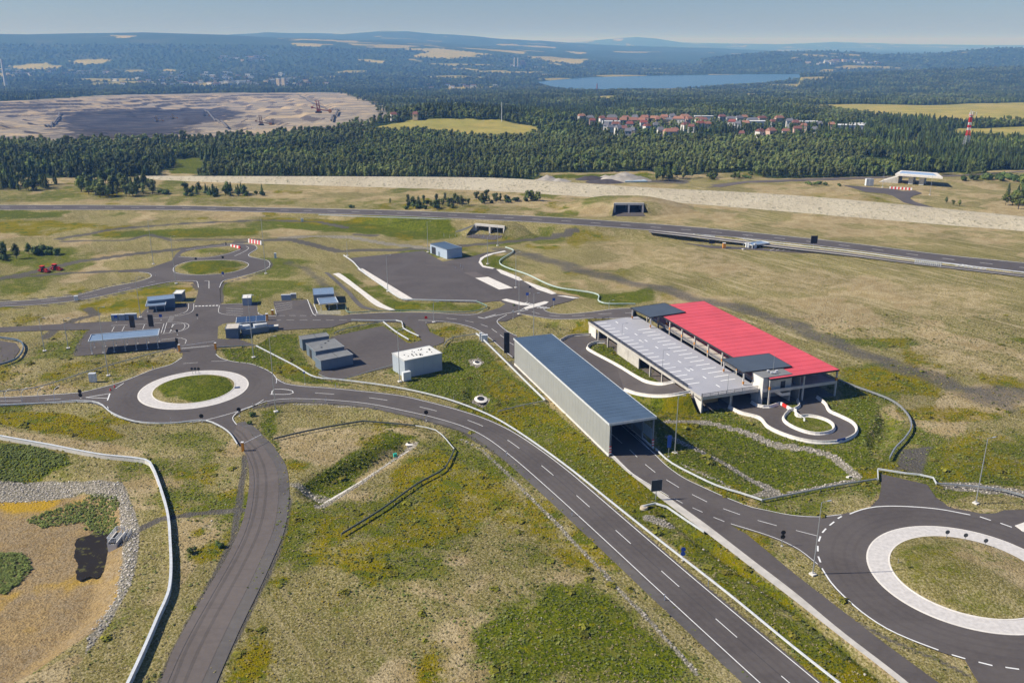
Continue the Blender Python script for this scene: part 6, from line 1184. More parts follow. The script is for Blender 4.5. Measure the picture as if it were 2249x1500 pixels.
# --- underpass portals
def portal(bl, br, topy, label, depth, wing, z0=.0):
    A, Bq = W(*bl, z0), W(*br, z0); h = hgt(bl, topy, z0); d = (Bq-A); L = d.length; u = d/L; n = Vector((-u.y, u.x, 0)); n = n if n.y > 0 else -n
    t = empty('underpass_portal', A, label=label, cat='underpass'); print('portal', h, L)
    def bx(nm, a0, a1, q0, q1, z_0, z_1, m): b = MB_(); b.prism([tuple(u*a+n*q)[:2] for a, q in ((a0, q0), (a1, q0), (a1, q1), (a0, q1))], z_0, z_1); b.build(nm, m, t)
    bx('headwall', -.5, L+.5, 0, .8, h-1.3, h, CONCW); bx('pier', -.6, .3, 0, depth, -.3, h-1.3, CONC); bx('pier', L-.3, L+.6, 0, depth, -.3, h-1.3, CONC); bx('centre_pier', L/2-.3, L/2+.3, .02, depth, -.3, h-1.3, CONC)
    bx('ceiling', .3, L-.3, .8, depth, h-1.6, h-1.3, CONC); bx('dark_end_sheet', .3, L-.3, depth, depth+.3, -.3, h-.5, mat('dark_interior', (.05, .055, .06), .9)); bx('road_slab', -.3, L+.3, -12, depth, -.05, .06, ASPH); bx('kerb', -1.0, -.6, -.4, .5, 0, h*.96, CONC)  # near-black sheet closes the through passage, its deep shade put into the colour
    [bx('frame_post', a0, a0+.9, -.25, .05, -.2, h-.02, CONCW) for a0 in (-.7, L/2-.45, L-.2)]; bx('frame_lintel', -.7, L+.7, -.3, -.252, h-1.2, h+.05, CONCW)
    w = W(*wing, z0)-A; b = MB_(); b.v = [(0, 0, -.3), (w.x, w.y, -.3), (w.x, w.y, .9), (0, 0, h-.1), (n.x*.4, n.y*.4, -.3), (w.x+n.x*.4, w.y+n.y*.4, -.3), (w.x+n.x*.4, w.y+n.y*.4, .9), (n.x*.4, n.y*.4, h-.1)]
    b.f = [(0, 1, 2, 3), (7, 6, 5, 4), (3, 2, 6, 7), (1, 5, 6, 2)]; b.m = [0]*4; b.build('wing_wall', CONC, t)
    return A, u, n, L, h, t
PA = portal((1046, 512.4), (1106, 518), 491, 'concrete twin underpass portal below the motorway near the big yard', 13, (1000, 512))
PB = portal((1350.5, 467.5), (1411, 467.5), 446, 'farther concrete twin underpass portal in the bank beyond the motorway', 14, (1318, 462))
def mound(P, ex, ey, back, top, name='earth_bank'):
    A, u, n, L, h, t = P; rows = [[], [], [], []]; N_ = 40
    for i in range(N_):
        s = -ex+(L+2*ex)*i/(N_-1); m_ = max(0, -s, s-L); f = max(0, 1-m_/ex); f = f*f*(3-2*f); base = A+u*s
        gap = 0 < s+.9 and s < L+.9
        rows[0].append(base+n*(.5 if gap else -ey*f+.5)+Vector((0, 0, (h-.25) if gap else -.35))); rows[1].append(base+n*(1.0 if gap else 2.5)+Vector((0, 0, -.3+(top+.2)*f if not gap else h-.12))); rows[2].append(base+n*back*.7+Vector((0, 0, -.3+(top+.2)*f))); rows[3].append(base+n*back+Vector((0, 0, -.4)))
    grassy(name, rows, N_*2, sub=3)
mound(PB, 42, 13, 40, PB[4])
mound(PA, 24, 9, 16, PA[4]-.1)
# --- road bridge far right
A, Bq = W(1975, 403), W(2040, 408); t = empty('road_bridge', A, label='unfinished white road bridge standing alone on two piers at the far right', cat='bridge'); d = Bq-A; L = d.length; u = d/L; n = Vector((-u.y, u.x, 0)); hb = 6.0
b = MB_(); b.prism([tuple(u*a+n*q)[:2] for a, q in ((-3, -4), (L+9, -4), (L+2, 18), (-3, 18))], hb, hb+1.3); b.build('bridge_deck', CONCW, t)
b = MB_(); b.prism([tuple(u*a+n*q)[:2] for a, q in ((-1, 1), (L+4, 1), (L, 12), (-1, 12))], hb+1.3, hb+1.5); b.build('waterproofing', mat('blue_membrane', (.30, .42, .60), .6), t)
for a in (6, L-7):
    for q in (0, 8): b = MB_(); b.prism([tuple(u*x+n*y)[:2] for x, y in ((a, q), (a+3.2, q), (a+3.2, q+3), (a, q+3))], -.3, hb); b.build('pier', CONCW, t)
b = MB_(); b.prism([tuple(u*a+n*q)[:2] for a, q in ((-14, -2), (-1, 0), (-1, 16), (-14, 16))], -.3, [0, hb-1, hb-1, 0]); b.build('approach_bank', CONC, t)
flat('far_junction_road', [(1850, 407), (1900, 411), (1940, 414), (1960, 415), (1980, 420), (2010, 419), (2025, 425), (2005, 431), (1998, 436), (2010, 444), (2060, 459), (2078, 463), (2040, 459), (1985, 445), (1960, 430), (1940, 425), (1900, 422), (1885, 417)], ASPH, .1)
flat('far_access_road', [(1560, 407), (1640, 398), (1800, 392), (1960, 388), (2100, 385), (2249, 376), (2249, 378), (2100, 388), (1960, 391), (1800, 396), (1640, 402), (1580, 412)], ASPH2, .08)
# ---------------------------------------------------------------- guard rails, fences, walls
def rail(pts, label, name='guard_rail', z=0.0, h=.78, sp=4.0, m=STEELW, two=False, wd=.12, beam=.32, cat='guard rail', group=None, pm=None):
    P = C(pts, 2.0, z); P = resample(P, max(2, int(plen(P)/2.5))); O = P[0].copy(); Q = [p-O for p in P]; t = empty(name, O, label=label, cat=cat, group=group)
    b = MB_(); b.sweep(Q, [(-wd/2, h-beam), (-wd/2, h), (wd/2, h), (wd/2, h-beam)]); b.build('beam', m, t)
    if two: b = MB_(); b.sweep(Q, [(-wd/2, h-.95), (-wd/2, h-.7), (wd/2, h-.7), (wd/2, h-.95)]); b.build('beam', m, t)
    b = MB_(); L = plen(Q); n = max(1, int(L/sp)); R = resample(Q, n+1)
    for p in R: b.box((p.x, p.y, p.z+h/2-.1), (.12, .12, h+.1))
    b.build('support_posts', pm or STEEL, t, kind='stuff'); return t
rail([(563, 763), (600, 782), (650, 808), (693, 832), (740, 837), (800, 844), (880, 856), (960, 874), (1020, 893), (1080, 918), (1130, 947), (1190, 988), (1260, 1040), (1340, 1105), (1440, 1185), (1600, 1310), (1740, 1425), (1860, 1520)], 'long pale guard rail following the upper side of the main road', h=.8, beam=.34, wd=.28)
rail([(478, 766), (500, 765), (563, 762)], 'short dark rail between the orange bollard and the lamp foot', m=STEEL)
rail([(1046, 737), (1052, 741), (1100, 788), (1150, 838), (1197, 884)], 'white guard rail with open posts left of the long hall', h=1.0, beam=.45, wd=.35, sp=3); rail([(1093, 908), (1140, 896), (1197, 884)], 'dark rail joining the hall-side rail to the main road rail', m=STEEL)
rail([(975, 762), (985, 749), (1010, 742), (1046, 737)], 'grey rail round the bend below the yard turning', m=STEEL); rail([(700, 826), (721, 835), (745, 838), (830, 815), (862, 805)], 'grey rail along the front of the shed yard', m=STEEL, beam=.25)
rail([(735, 735), (760, 725), (845, 709)], 'grey rail along the rear of the shed yard', m=STEEL); rail([(842, 710), (870, 732), (898, 749)], 'bright rail beside the stone channel in the shed yard', beam=.4, wd=.3); rail([(772, 706), (840, 707), (880, 708), (884, 722), (900, 732), (920, 741)], 'white rail with short posts bending round the yard entrance', beam=.4, wd=.25, sp=2.5)
rail([(760, 675), (767, 689), (830, 686), (900, 685), (980, 688), (1030, 688), (1068, 680), (1071, 676), (1047, 665)], 'green-grey rail round the grass strip below the big yard', m=mat('green_grey_steel', (.22, .34, .30), .5)); rail([(755, 563), (775, 577), (787, 590), (800, 602), (840, 630), (883, 659), (910, 661), (1047, 664)], 'bright stepped rail along the left and lower edge of the big yard', beam=.5, wd=.3, sp=2.2)
rail([(1110, 545), (1128, 553), (1097, 580), (1160, 606), (1222, 633), (1310, 648), (1314, 664), (1328, 669), (1395, 670)], 'pale green rail stepping down behind the yard exit road', m=mat('pale_green_steel', (.52, .62, .56), .5), beam=.5, wd=.3)
rail([(1440, 990), (1446, 996), (1470, 1018), (1520, 1045), (1580, 1073), (1630, 1088), (1675, 1103)], 'curved steel guard rail on the outer side of the hall road', beam=.4, wd=.2); rail([(1673, 1103), (1740, 1090), (1840, 1070), (1928, 1056)], 'straight steel rail above the mown triangle by the right roundabout', beam=.4, wd=.2, m=STEEL)
rail([(1927, 1036), (1928, 1058)], 'short rail end at the left corner of the closed access stub', beam=.5, wd=.2); rail([(1927, 1034), (1990, 1044), (2048, 1052), (2056, 1067)], 'steel rail closing the access stub above the right roundabout', beam=.4, wd=.22); rail([(2056, 1066), (2120, 1071), (2205, 1081), (2260, 1098)], 'steel rail in front of the stone strip at the right edge', m=STEEL, beam=.4, wd=.22)
rail([(1842, 840), (1880, 855), (1912, 866), (1960, 886), (1992, 915), (2001, 942), (1985, 970), (1965, 990), (1953, 1012)], 'curved slatted barrier round the sandy slope right of the loop', h=1.1, beam=.5, wd=.3, sp=2.0, m=STEEL)
rail([(1413, 1116), (1438, 1110), (1455, 1112), (1490, 1136), (1546, 1173)], 'double guard rail hooking round the manhole between the two roads', beam=.4, wd=.25, sp=2.5)
rail([(-60, 896), (60, 891), (129, 887), (170, 884), (215, 888), (245, 910), (290, 928), (340, 934), (400, 932), (445, 926), (480, 938), (505, 955), (522, 980)], 'guard rail round the lower side of the left roundabout down to the orange bollard', beam=.35, wd=.2)
rail([(-60, 870), (0, 866), (80, 857), (200, 820), (330, 783), (384, 770)], 'dark fence rail on the verge above the left road', m=STEEL, beam=.3, h=1.1); rail([(0, 805), (30, 796), (46, 782), (52, 764), (40, 751), (0, 745)], 'curved dark rail round the lot at the left edge', m=mat('blue_steel', (.12, .17, .22), .5), beam=.6, h=1.0, wd=.3)
flat('lot_at_edge', [(-60, 748), (0, 748), (35, 754), (44, 768), (30, 788), (0, 800), (-60, 806)], ASPH, .05)
DRL = mat('dark_green_steel', (.085, .10, .095), .5)
rail([(602, 968), (660, 954), (730, 940), (798, 929)], 'dark rail from the service road to above the ditch', m=DRL, beam=.42, wd=.2, h=.85); rail([(798, 929), (860, 934), (912, 939)], 'dark rail along the upper side of the ditch', m=DRL, beam=.42, wd=.2, h=.85); rail([(998, 991), (985, 1020), (972, 1037), (920, 1065), (840, 1122), (750, 1178)], 'dark rail running down across the yellow meadow', m=DRL, beam=.42, wd=.2, h=.85)
rail([(912, 939), (957, 949), (998, 991)], 'bright steel rail at the corner of the ditch fence', m=STEELW, beam=.25)
# flood wall round the drained pond: concrete segments with a coping, each bay its own part
P = C([(-120, 940), (0, 964), (110, 984), (220, 1005), (320, 1017), (334, 1030), (352, 1075), (368, 1130), (374, 1180), (374, 1296), (345, 1370), (315, 1440), (285, 1505), (250, 1580)], 1.5); O = P[0].copy(); t = empty('flood_wall', O, label='long pale concrete wall with steel coping bending round the drained pond', cat='wall'); L = plen(P); n = int(L/4)
for i in range(n):
    q = [p-O for p in cut(P, L*i/n+.01, L*(i+1)/n-.01)]
    if len(q) < 2: continue
    b = MB_(); b.sweep(q, [(-.2, -1.6), (-.2, 1.05), (.2, 1.05), (.2, -1.6)]); w_ = b.build('wall_segment', CONCW, t); b = MB_(); b.sweep(q, [(-.27, 1.052), (-.27, 1.14), (.27, 1.14), (.27, 1.052)]); b.build('coping', STEELW, w_)
# pond intake, gangway, black water, outlets
b = MB_(); zp = -2.45; q_ = C([(165, 1190), (178, 1180), (195, 1176), (215, 1168), (238, 1168), (246, 1180), (243, 1200), (248, 1225), (242, 1248), (226, 1258), (214, 1270), (195, 1268), (178, 1276), (168, 1262), (170, 1240), (162, 1222), (167, 1205)], .6, zp, True); b.poly([(p.x+random.uniform(-.18, .18), p.y+random.uniform(-.18, .18)) for p in q_], zp+.12)
pm_ = bpy.data.materials.new('black_pond_water'); pm_.use_nodes = True; T = NT(pm_); Bn = T.N['Principled BSDF']; g = T.n('ShaderNodeNewGeometry').outputs['Position']; T.link(T.mix(T.rng(T.noise(g, .5, 6, .7), .55, .65), (.022, .018, .015), (.10, .095, .03)), Bn.inputs['Base Color']); Bn.inputs['Roughness'].default_value = .7; Bn.inputs['Specular IOR Level'].default_value = .1; b.build('pond_water', pm_, kind='structure')
p = W(257, 1190, -1.2); t = empty('pond_intake', (p.x, p.y, 0), label='concrete intake box with steel grating and handrails at the pond', cat='intake')
b = MB_(); b.box((-.9, 0, -1.5), (.25, 4.6, 3.0)); b.box((.9, 0, -1.5), (.25, 4.6, 3.0)); b.box((0, -2.2, -1.7), (1.55, .25, 2.6)); b.build('concrete_box', CONCW, t)
for i in range(8): b = MB_(); b.box((0, -1.9+i*.54, -.12), (1.5, .4, .06)); b.build('grating', DARKM, t)
railing([(-.9, -2.3, 0), (-.9, 2.4, 0), (.9, 2.4, 0)], t, m=STEELW); railing([(-.9, -2.3, 0), (.9, -2.3, 0), (.9, 1.0, 0)], t, m=STEELW); railing([(1.9, 1.6, -.1), (1.9, -1.2, -.4)], t, m=STEEL); railing([(2.7, 1.8, -.1), (2.7, -.6, -.4)], t, m=STEEL)
def collar(x, y, z, rz, label, r=.8):
    p = W(x, y, z); t = empty('pipe_outlet', p, rz, label=label, cat='outlet'); b = MB_(); n = 14
    for i in range(n): a, c = 2*math.pi*i/n, 2*math.pi*(i+1)/n; b.v += [(math.cos(a)*r, math.sin(a)*r*1.6, .12), (math.cos(c)*r, math.sin(c)*r*1.6, .12), (math.cos(c)*r*1.8, math.sin(c)*r*2.6, -.1), (math.cos(a)*r*1.8, math.sin(a)*r*2.6, -.1)]; k = len(b.v); b.f.append((k-4, k-3, k-2, k-1)); b.m.append(0)
    b.build('paved_collar', CONCW, t); b = MB_(); b.poly([(math.cos(2*math.pi*i/n)*r, math.sin(2*math.pi*i/n)*r*1.6) for i in range(n)], .1); b.build('opening', BLACK, t)
collar(905, 972, -.9, -.9, 'paved pipe outlet at the upper end of the ditch'); collar(1048, 796, .05, .3, 'upper pale outlet basin left of the hall'); collar(1056, 876, -.3, .2, 'lower pale outlet basin left of the hall', 1.1); collar(248, 1073, -.9, -.7, 'small outlet collar on the stone slope of the pond', .5); collar(1872, 1052, -.5, 0, 'outlet block where the stone channel ends', .8)
b = MB_(); p = W(868, 1003, -2.1); b.box((p.x, p.y, -1.6), (.9, .7, .9), .5); b.build('plastic_tank', mat('teal_plastic', (.03, .42, .32), .5), label='small turquoise tank in the ditch', cat='tank')
strip('ditch_channel', C([(712, 1104, -2.0), (800, 1052, -2.0), (905, 985, -1.8)]), C([(716, 1110, -2.0), (806, 1056, -2.0), (914, 990, -1.8)]), CONCW, .12)
t = empty('manhole', W(1414, 1116), label='round concrete manhole shaft beside the hooked guard rail', cat='manhole'); b = MB_(); b.tube((0, 0, -.2), (0, 0, .45), .95, .8, 20); b.build('shaft_ring', mat('sandy_concrete', (.55, .46, .33), .8), t); b = MB_(); b.tube((0, 0, .452), (0, 0, .55), .45, .45, 16); b.build('lid', CONC, t)
# ---------------------------------------------------------------- lamps, masts, posts, signs
def lamp(base, top, label, arm=None, head=True, foot=True, r=.15, z0=0.0, name='lamp_post', group='lamp posts'):
    p = W(*base, z0); h = hgt(base, top[1], z0) if not isinstance(top, (int, float)) else top; t = empty(name, p, label=label, cat='lamp post', group=group)
    b = MB_(); b.tube((0, 0, 0), (0, 0, h), r, r*.45, 8); b.build('pole', STEEL, t)
    if foot: b = MB_(); b.box((0, 0, .1), (1.1, 1.1, .3), .5); b.build('footing', CONCW, t)
    if head:
        a = arm if arm is not None else .3; d = Vector((math.cos(a), math.sin(a), 0)); b = MB_(); b.bar((0, 0, h), tuple(d*1.3+Vector((0, 0, h+.15))), .07); b.build('arm', STEEL, t)
        b = MB_(); b.bar(tuple(d*1.2+Vector((0, 0, h+.15))), tuple(d*2.0+Vector((0, 0, h+.2))), .34, .12); b.build('luminaire', mat('lamp_housing', (.35, .37, .40), .4), t)
    return t
for bs, tp, lb in (((2143, 1105), (2170, 963), 'tall lamp post without arm on a concrete block at the right edge'), ((1785, 1261), (1805, 1103), 'lamp post at the left rim of the right roundabout'), ((238, 825), (215, 676), 'lamp post between the roundabout and the white cabinet'), ((606, 904), (592, 740), 'lamp post below the exit of the left roundabout'), ((557, 785), (545, 650), 'tall lamp post rising past the solar-roofed building'), ((337, 580), (324, 485), 'lamp post left of the second roundabout'),
                   ((387, 623), (373, 520), 'lamp post at the lower left rim of the second roundabout'), ((584, 601), (574, 476), 'lamp post at the right rim of the second roundabout'), ((309, 697), (298, 610), 'lamp post beside the row of blue-grey cabinets'), ((1482, 995), (1486, 871), 'lamp post in the shade right of the hall mouth'), ((878, 838), (873, 725), 'lamp post in front of the white-roofed building'), ((852, 640), (849, 562), 'lamp post on the lower left side of the big yard'),
                   ((940, 554), (938, 487), 'lamp post at the far left corner of the yard building'), ((1071, 580), (1070, 520), 'lamp post inside the yard exit curve'), ((1133, 632), (1132, 555), 'lamp post at the right edge of the big yard'), ((1140, 690), (1137, 608), 'lamp post in front of the pedestrian island'), ((1172, 740), (1171, 645), 'lamp post behind the far end of the hall'), ((1337, 692), (1337, 661), 'lamp post on the road up to the deck'), ((953, 708), (952, 664), 'lamp post at the yard turning'), ((1093, 540), (1093, 496), 'lamp post right of the underpass'),
                   ((150, 765), (141, 700), 'thin lamp post on the verge left of the bus canopy'), ((98, 771), (84, 700), 'leftmost thin lamp post on the verge'), ((1938, 412), (1941, 370), 'left far lamp post at the distant junction'), ((2042, 428), (2044, 385), 'right far lamp post at the distant junction'), ((1632, 548), (1632, 520), 'lamp post beside the motorway canopy'), ((763, 562), (762, 530), 'lamp post left of the big yard')):
    lamp(bs, tp, lb, arm=.2)
for (bs, tp, lb) in (((1366, 735), (1366, 711), 'black lamp on the left edge of the parking deck, farther one'), ((1455, 808), (1455, 769), 'black lamp on the left edge of the parking deck, nearer one'), ((1597, 865), (1601, 820), 'black lamp at the lower railing of the parking deck')): lamp(bs, tp, lb, arm=.1, foot=False, r=.09, z0=DZ)
def post(x, y, label, h=1.1, name='delineator_post', cat='delineator', group='delineator posts'):
    p = W(x, y); t = empty(name, p, label=label, cat=cat, group=group); b = MB_(); b.prism([(-.08, -.06), (.08, -.06), (0, .1)], 0, h); b.build('post', WHP, t); b = MB_(); b.prism([(-.085, -.065), (.085, -.065), (0, .105)], h*.72, h*.86); b.build('reflector', BLACK, t)
for i, (x, y) in enumerate(((716, 881), (936, 921), (1112, 1001), (1256, 1133), (1459, 1318))): post(x, y, '%s delineator from the left on the lower edge of the main road' % ('first', 'second', 'third', 'fourth', 'fifth')[i], 1.4)
for i, (x, y) in enumerate(((607, 842), (737, 851), (996, 880), (1344, 1107), (1555, 1286))): post(x, y, '%s delineator from the left on the upper edge of the main road' % ('first', 'second', 'third', 'fourth', 'fifth')[i], 1.3)
for x, y, lb in ((555.5, 896, 'delineator at the lower right rim of the left roundabout'), (249, 841, 'delineator at the left rim of the left roundabout'), (335.5, 812, 'delineator at the upper left rim of the left roundabout'), (376, 929, 'delineator at the bottom of the left roundabout'), (1971, 1241, 'delineator inside the left end of the right roundabout island'), (342, 607, 'delineator left of the second roundabout'), (522, 612, 'delineator below right of the second roundabout'), (592, 588, 'delineator at the right rim of the second roundabout'), (461, 561, 'delineator on the lens island above the second roundabout'), (1000, 590, 'left one of three white marker posts on the big yard'), (1011.5, 586, 'middle one of three white marker posts on the big yard'), (1016, 592, 'right one of three white marker posts on the big yard')): post(x, y, lb, 1.4)
def sign(x, y, label, h=2.2, size=.7, shape='round', face=BLACK, back=None, name='road_sign', cat='road sign', rz=0, w=None, hh=None, group=None, second=None, z0=0):
    p = W(x, y, z0); t = empty(name, p, rz, label=label, cat=cat, group=group); b = MB_(); b.tube((0, 0, 0), (0, 0, h), .07, .07, 6); b.build('pole', STEEL, t)
    def plate(zc, f, s, nm='plate'):
        b = MB_(); n = {'round': 18, 'tri': 3, 'square': 4, 'oct': 8}[shape]; rot = {'round': 0, 'tri': math.pi/2, 'square': math.pi/4, 'oct': math.pi/8}[shape]
        pts = [(math.cos(rot+2*math.pi*i/n)*s, math.sin(rot+2*math.pi*i/n)*s) for i in range(n)] if w is None else [(-w/2, -hh/2), (w/2, -hh/2), (w/2, hh/2), (-w/2, hh/2)]
        k = len(pts); b.v = [(a, -.07, zc+c) for a, c in pts]+[(a, -.11, zc+c) for a, c in pts]; b.f = [tuple(range(k)), tuple(range(2*k-1, k-1, -1))]+[(i, k+i, k+(i+1) % k, (i+1) % k) for i in range(k)]; b.m = [0]*(k+2); return b.build(nm, f, t)
    plate(h-.3 if w is None else h-hh/2, face, size); 
    if second: plate(h-.3-size*2, second, size)
    b = MB_(); b.box((0, 0, .05), (.4, .4, .15)); b.build('foot', CONCW, t); return t
for i, x in enumerate((423, 430, 437.5)): sign(x, 822, ('left', 'middle', 'right')[i]+' of three dark round signs on the left roundabout island', 2.2, .45, group='signs on the left roundabout island')
for i, (x, y) in enumerate(((2078, 1184), (2118, 1191), (2162, 1203))): sign(x, y, ('left', 'middle', 'right')[i]+' of three dark round signs on the right roundabout island', 2.1, .48, face=mat('grey_sign_back', (.16, .17, .175), .5), group='signs on the right roundabout island')
sign(444, 927, 'dark round sign at the lower rim of the left roundabout', 2.2, .62); sign(526, 914, 'dark round sign at the service road junction', 2.4, .62); sign(936.5, 924, 'dark sign on a red and white pole beside the main road', 2.9, .6); sign(1717, 1199, 'double dark sign at the grass triangle by the right roundabout', 3.6, .5, second=BLACK)
sign(1499, 1231, 'blue sign below a grey disc beside the long guard rail', 3.0, .5, face=BLUE, second=BLUE, shape='round'); sign(670, 844, 'small blue sign on a pole beside the shed yard rail', 4.2, .4, face=BLUE, shape='square'); sign(1468, 1003, 'stack of blue and white signs at the hall mouth', 6.0, .5, face=BLUE, w=1.0, hh=3.4)
sign(1158, 663, 'blue pedestrian crossing sign on the grass island', 3.6, .8, 'square', BLUE); sign(1216, 675, 'blue pedestrian crossing sign right of the crossing', 3.6, .8, 'square', BLUE); sign(1164, 645, 'black triangular sign behind the crossing', 3.2, .75, 'tri', BLACK); sign(1127, 700, 'white and red triangular warning sign left of the crossing', 3.2, .75, 'tri', WHP); sign(936, 709, 'red octagonal stop sign with a white line at the yard turning', 2.4, .6, 'oct', REDP)
sign(256, 708, 'blue sign left of the cabinets', 2.6, .8, 'square', BLUE); sign(354, 704, 'blue sign right of the cabinets', 2.2, .8, 'square', BLUE); sign(390, 736, 'dark sign on the apron beside the bay markings', 2.0, .5); sign(434, 700, 'small dark sign in the middle of the apron', 1.8, .5); sign(391, 770, 'dark sign stack near the left orange bollard', 4.5, .5, face=BLACK, w=.9, hh=2.6)
sign(178, 875, 'dark sign on the road left of the roundabout', 2.6, .6, second=BLACK); sign(490, 607, 'blue round sign below the second roundabout', 1.8, .6, face=BLUE); sign(431, 575, 'dark sign on the upper left rim of the second roundabout', 1.8, .6); sign(490, 572, 'dark sign on the upper rim of the second roundabout', 1.8, .6); sign(497, 542, 'dark sign at the upper entry of the second roundabout', 2.4, .5, face=BLACK, w=.5, hh=1.6)
def billboard(x, y, w, h, hp, rz, label, m=BLACK, border=STEEL, two=False):
    p = W(x, y); t = empty('sign_board', p, rz, label=label, cat='sign board'); b = MB_()
    for s in ((-w*.3, w*.3) if two else (0,)): b.tube((s, 0, 0), (s, 0, hp+h), .12, .1, 8)
    b.build('post', STEEL, t); b = MB_(); b.box((0, -.16, hp+h/2), (w, .08, h)); b.build('panel', m, t)
    b = MB_(); [b.box((0, -.14, hp+z), (w+.1, .06, .08)) for z in (0, h)]; [b.box((s*(w/2+.02), -.14, hp+h/2), (.06, .06, h)) for s in (-1, 1)]; b.build('frame', border, t)
    b = MB_(); [b.box((0, -.07, hp+h*k/4), (w, .05, .1)) for k in (1, 2, 3)]; b.build('rails', STEEL, t); return t
billboard(1440, 1097, 2.6, 2.8, 2.3, .25, 'square dark sign board seen from behind beside the hall road', mat('dark_sign_back', (.045, .055, .06), .5)); billboard(1786, 545, 3.4, 4, 2.4, 0, 'black variable message board beside the motorway'); billboard(1113, 785, 1.8, 7.2, 1.6, 0, 'tall narrow dark traffic sign at the left side of the hall entry', BLACK)
billboard(1563, 541, 3, 2, 1.4, 0, 'small black board beside the motorway ramp'); billboard(293, 726, 2.0, 4.6, 1.2, -.1, 'left upright black information screen at the bus bays', BLACK); billboard(334, 724, 2.0, 4.6, 1.2, -.1, 'right upright black information screen at the bus bays', BLACK)
# blue/white/black arrow board on the paving and the tourist panel on the barrier
b = MB_(); p = W(521, 851, .2); b.box((p.x, p.y, .22), (1.5, 1.1, .12), .3); b.build('floor_solar_module', SOLAR, label='small blue solar panel lying on the paved ring of the left roundabout', cat='solar panel')
b = MB_(); b.bar(tuple(W(1838, 973)+Vector((0, 0, .75))), tuple(W(1856, 969)+Vector((0, 0, .75))), .06, .7); b.build('advert_board', BLUE, label='small blue board on the outer loop barrier', cat='sign board')
def bollard(x, y, label, h=2.4, w=.6, arm=None, m=ORNG):
    p = W(x, y); t = empty('barrier_gate', p, label=label, cat='barrier gate', group='orange barrier gates'); b = MB_(); b.box((0, 0, h/2), (w, w, h)); b.build('housing', m, t); b = MB_(); b.box((0, 0, h+.06), (w+.08, w+.08, .12)); b.build('cap', WHP, t)
    if arm: d = W(*arm)-p; b = MB_(); b.bar((0, 0, h*.8), (d.x, d.y, h*.8), .09); b.build('arm', WHP, t)
bollard(534, 990, 'orange barrier housing with a white arm on the service road', arm=(575, 969)); bollard(394.5, 772, 'orange barrier housing at the left side of the apron exit', arm=(472, 761)); bollard(474, 768, 'orange post at the right side of the apron exit'); bollard(586.5, 704, 'orange machine between the solar building and the lawn patch', 2.6, .9); bollard(599, 691, 'orange machine on the dry lawn patch', 1.8, .8); bollard(1590, 545, 'orange machine left of the motorway canopy', 2.5, 1.4)
b = MB_(); b.box((0, 0, 0), (.1, .1, .1)) if 0 else None; pad('dry_lawn', [(565, 663), (600, 661), (606, 692), (575, 691), (566, 686)], GROUND, .12); pad('dry_lawn', [(478, 744), (479, 718), (490, 712), (520, 708), (530, 724), (530, 738), (560, 728), (620, 724), (560, 734), (500, 746)], GROUND, .12)
# red and white water-filled barriers
def rwb(a, c, n, label, h=1.5, z=0):
    A_p, B_p = W(*a), W(*c); t = empty('plastic_barrier_row', A_p, label=label, cat='plastic barrier'); d = (B_p-A_p)/n
    for i in range(n): b = MB_(); q = d*i; e = d*(i+.96); P_ = [q, e]; b.sweep([tuple(q), tuple(e)], [(-.35, 0), (-.15, h), (.15, h), (.35, 0)]); b.build('element', REDP if i % 2 else WHP, t)
rwb((546, 533), (575, 538), 9, 'row of red and white barriers at the upper bend of the second roundabout', 2.0); rwb((507, 543), (528, 547), 6, 'short row of red and white barriers by the lens island'); rwb((1953, 415), (2003, 418), 13, 'red and white barrier row at the distant junction', 1.6)
for x, y, lb in ((252, 851, 'right one of two red cones at the left roundabout entry'), (243, 858, 'left one of two red cones at the left roundabout entry')): t = empty('traffic_cone', W(x, y), label=lb, cat='traffic cone'); b = MB_(); b.tube((0, 0, .05), (0, 0, .9), .28, .05, 10); b.build('cone', REDP, t); b = MB_(); b.box((0, 0, .03), (.6, .6, .06)); b.build('foot', BLACK, t)
# curved white marker arches along the left road
for i, (x, y) in enumerate(((13, 886), (49, 884), (85, 882), (120, 880))):
    p = W(x, y); t = empty('marker_arch', p, label='%s curved white gauge pole from the left beside the left road' % ('first', 'second', 'third', 'fourth')[i], cat='pole', group='curved white poles'); b = MB_(); pr = Vector((0, 0, 0))
    for z, o_ in ((2.6, .1), (3.6, .5), (4.3, 1.3), (4.7, 2.2)): q = Vector((o_, 0, z)); b.tube(tuple(pr), tuple(q), .07, .07, 6); pr = q
    b.build('pole', WHP, t)
# white lattice gates standing on the motorway verge
for (a, c, lb) in (((1532, 522), (1569, 527), 'left pale crash cushion of many bars beside the motorway'), ((2010, 578), (2066, 585), 'right pale crash cushion of many bars beside the motorway')):
    A_p, B_p = W(*a, .5), W(*c, .5); t = empty('crash_cushion', A_p, label=lb, cat='crash cushion'); d = B_p-A_p
    for i in range(14): b = MB_(); q = d*(i/13); b.box((q.x, q.y, 1.0), (.35, .35, 1.9)); b.build('bar', STEELW, t)
    b = MB_(); b.bar((0, 0, 1.9), tuple(d+Vector((0, 0, 1.9))), .2); b.bar((0, 0, .9), tuple(d+Vector((0, 0, .9))), .2); b.build('beam', STEEL, t)
rail([(1420, 503), (1530, 513), (1640, 528), (1740, 540), (1856, 553), (2000, 572), (2120, 586), (2249, 601)], 'guard rail along the near side of the motorway paving', z=.6, beam=.35, wd=.3)
rail([(700, 474), (800, 478), (926, 482), (1040, 487), (1140, 491)], 'guard rail on the motorway shoulder above the underpass', z=4.6, beam=.45, wd=.4)
for i in range(12): x = 975+i*12.5; post(x, 520+(-.0*i)+(3 if i % 2 else 0)-(i*.15), ('first' if i == 0 else ordinal(i))+' thin white marker post from the left before the underpass', 1.9, 'marker_post', 'marker post', 'white marker posts before the underpass')
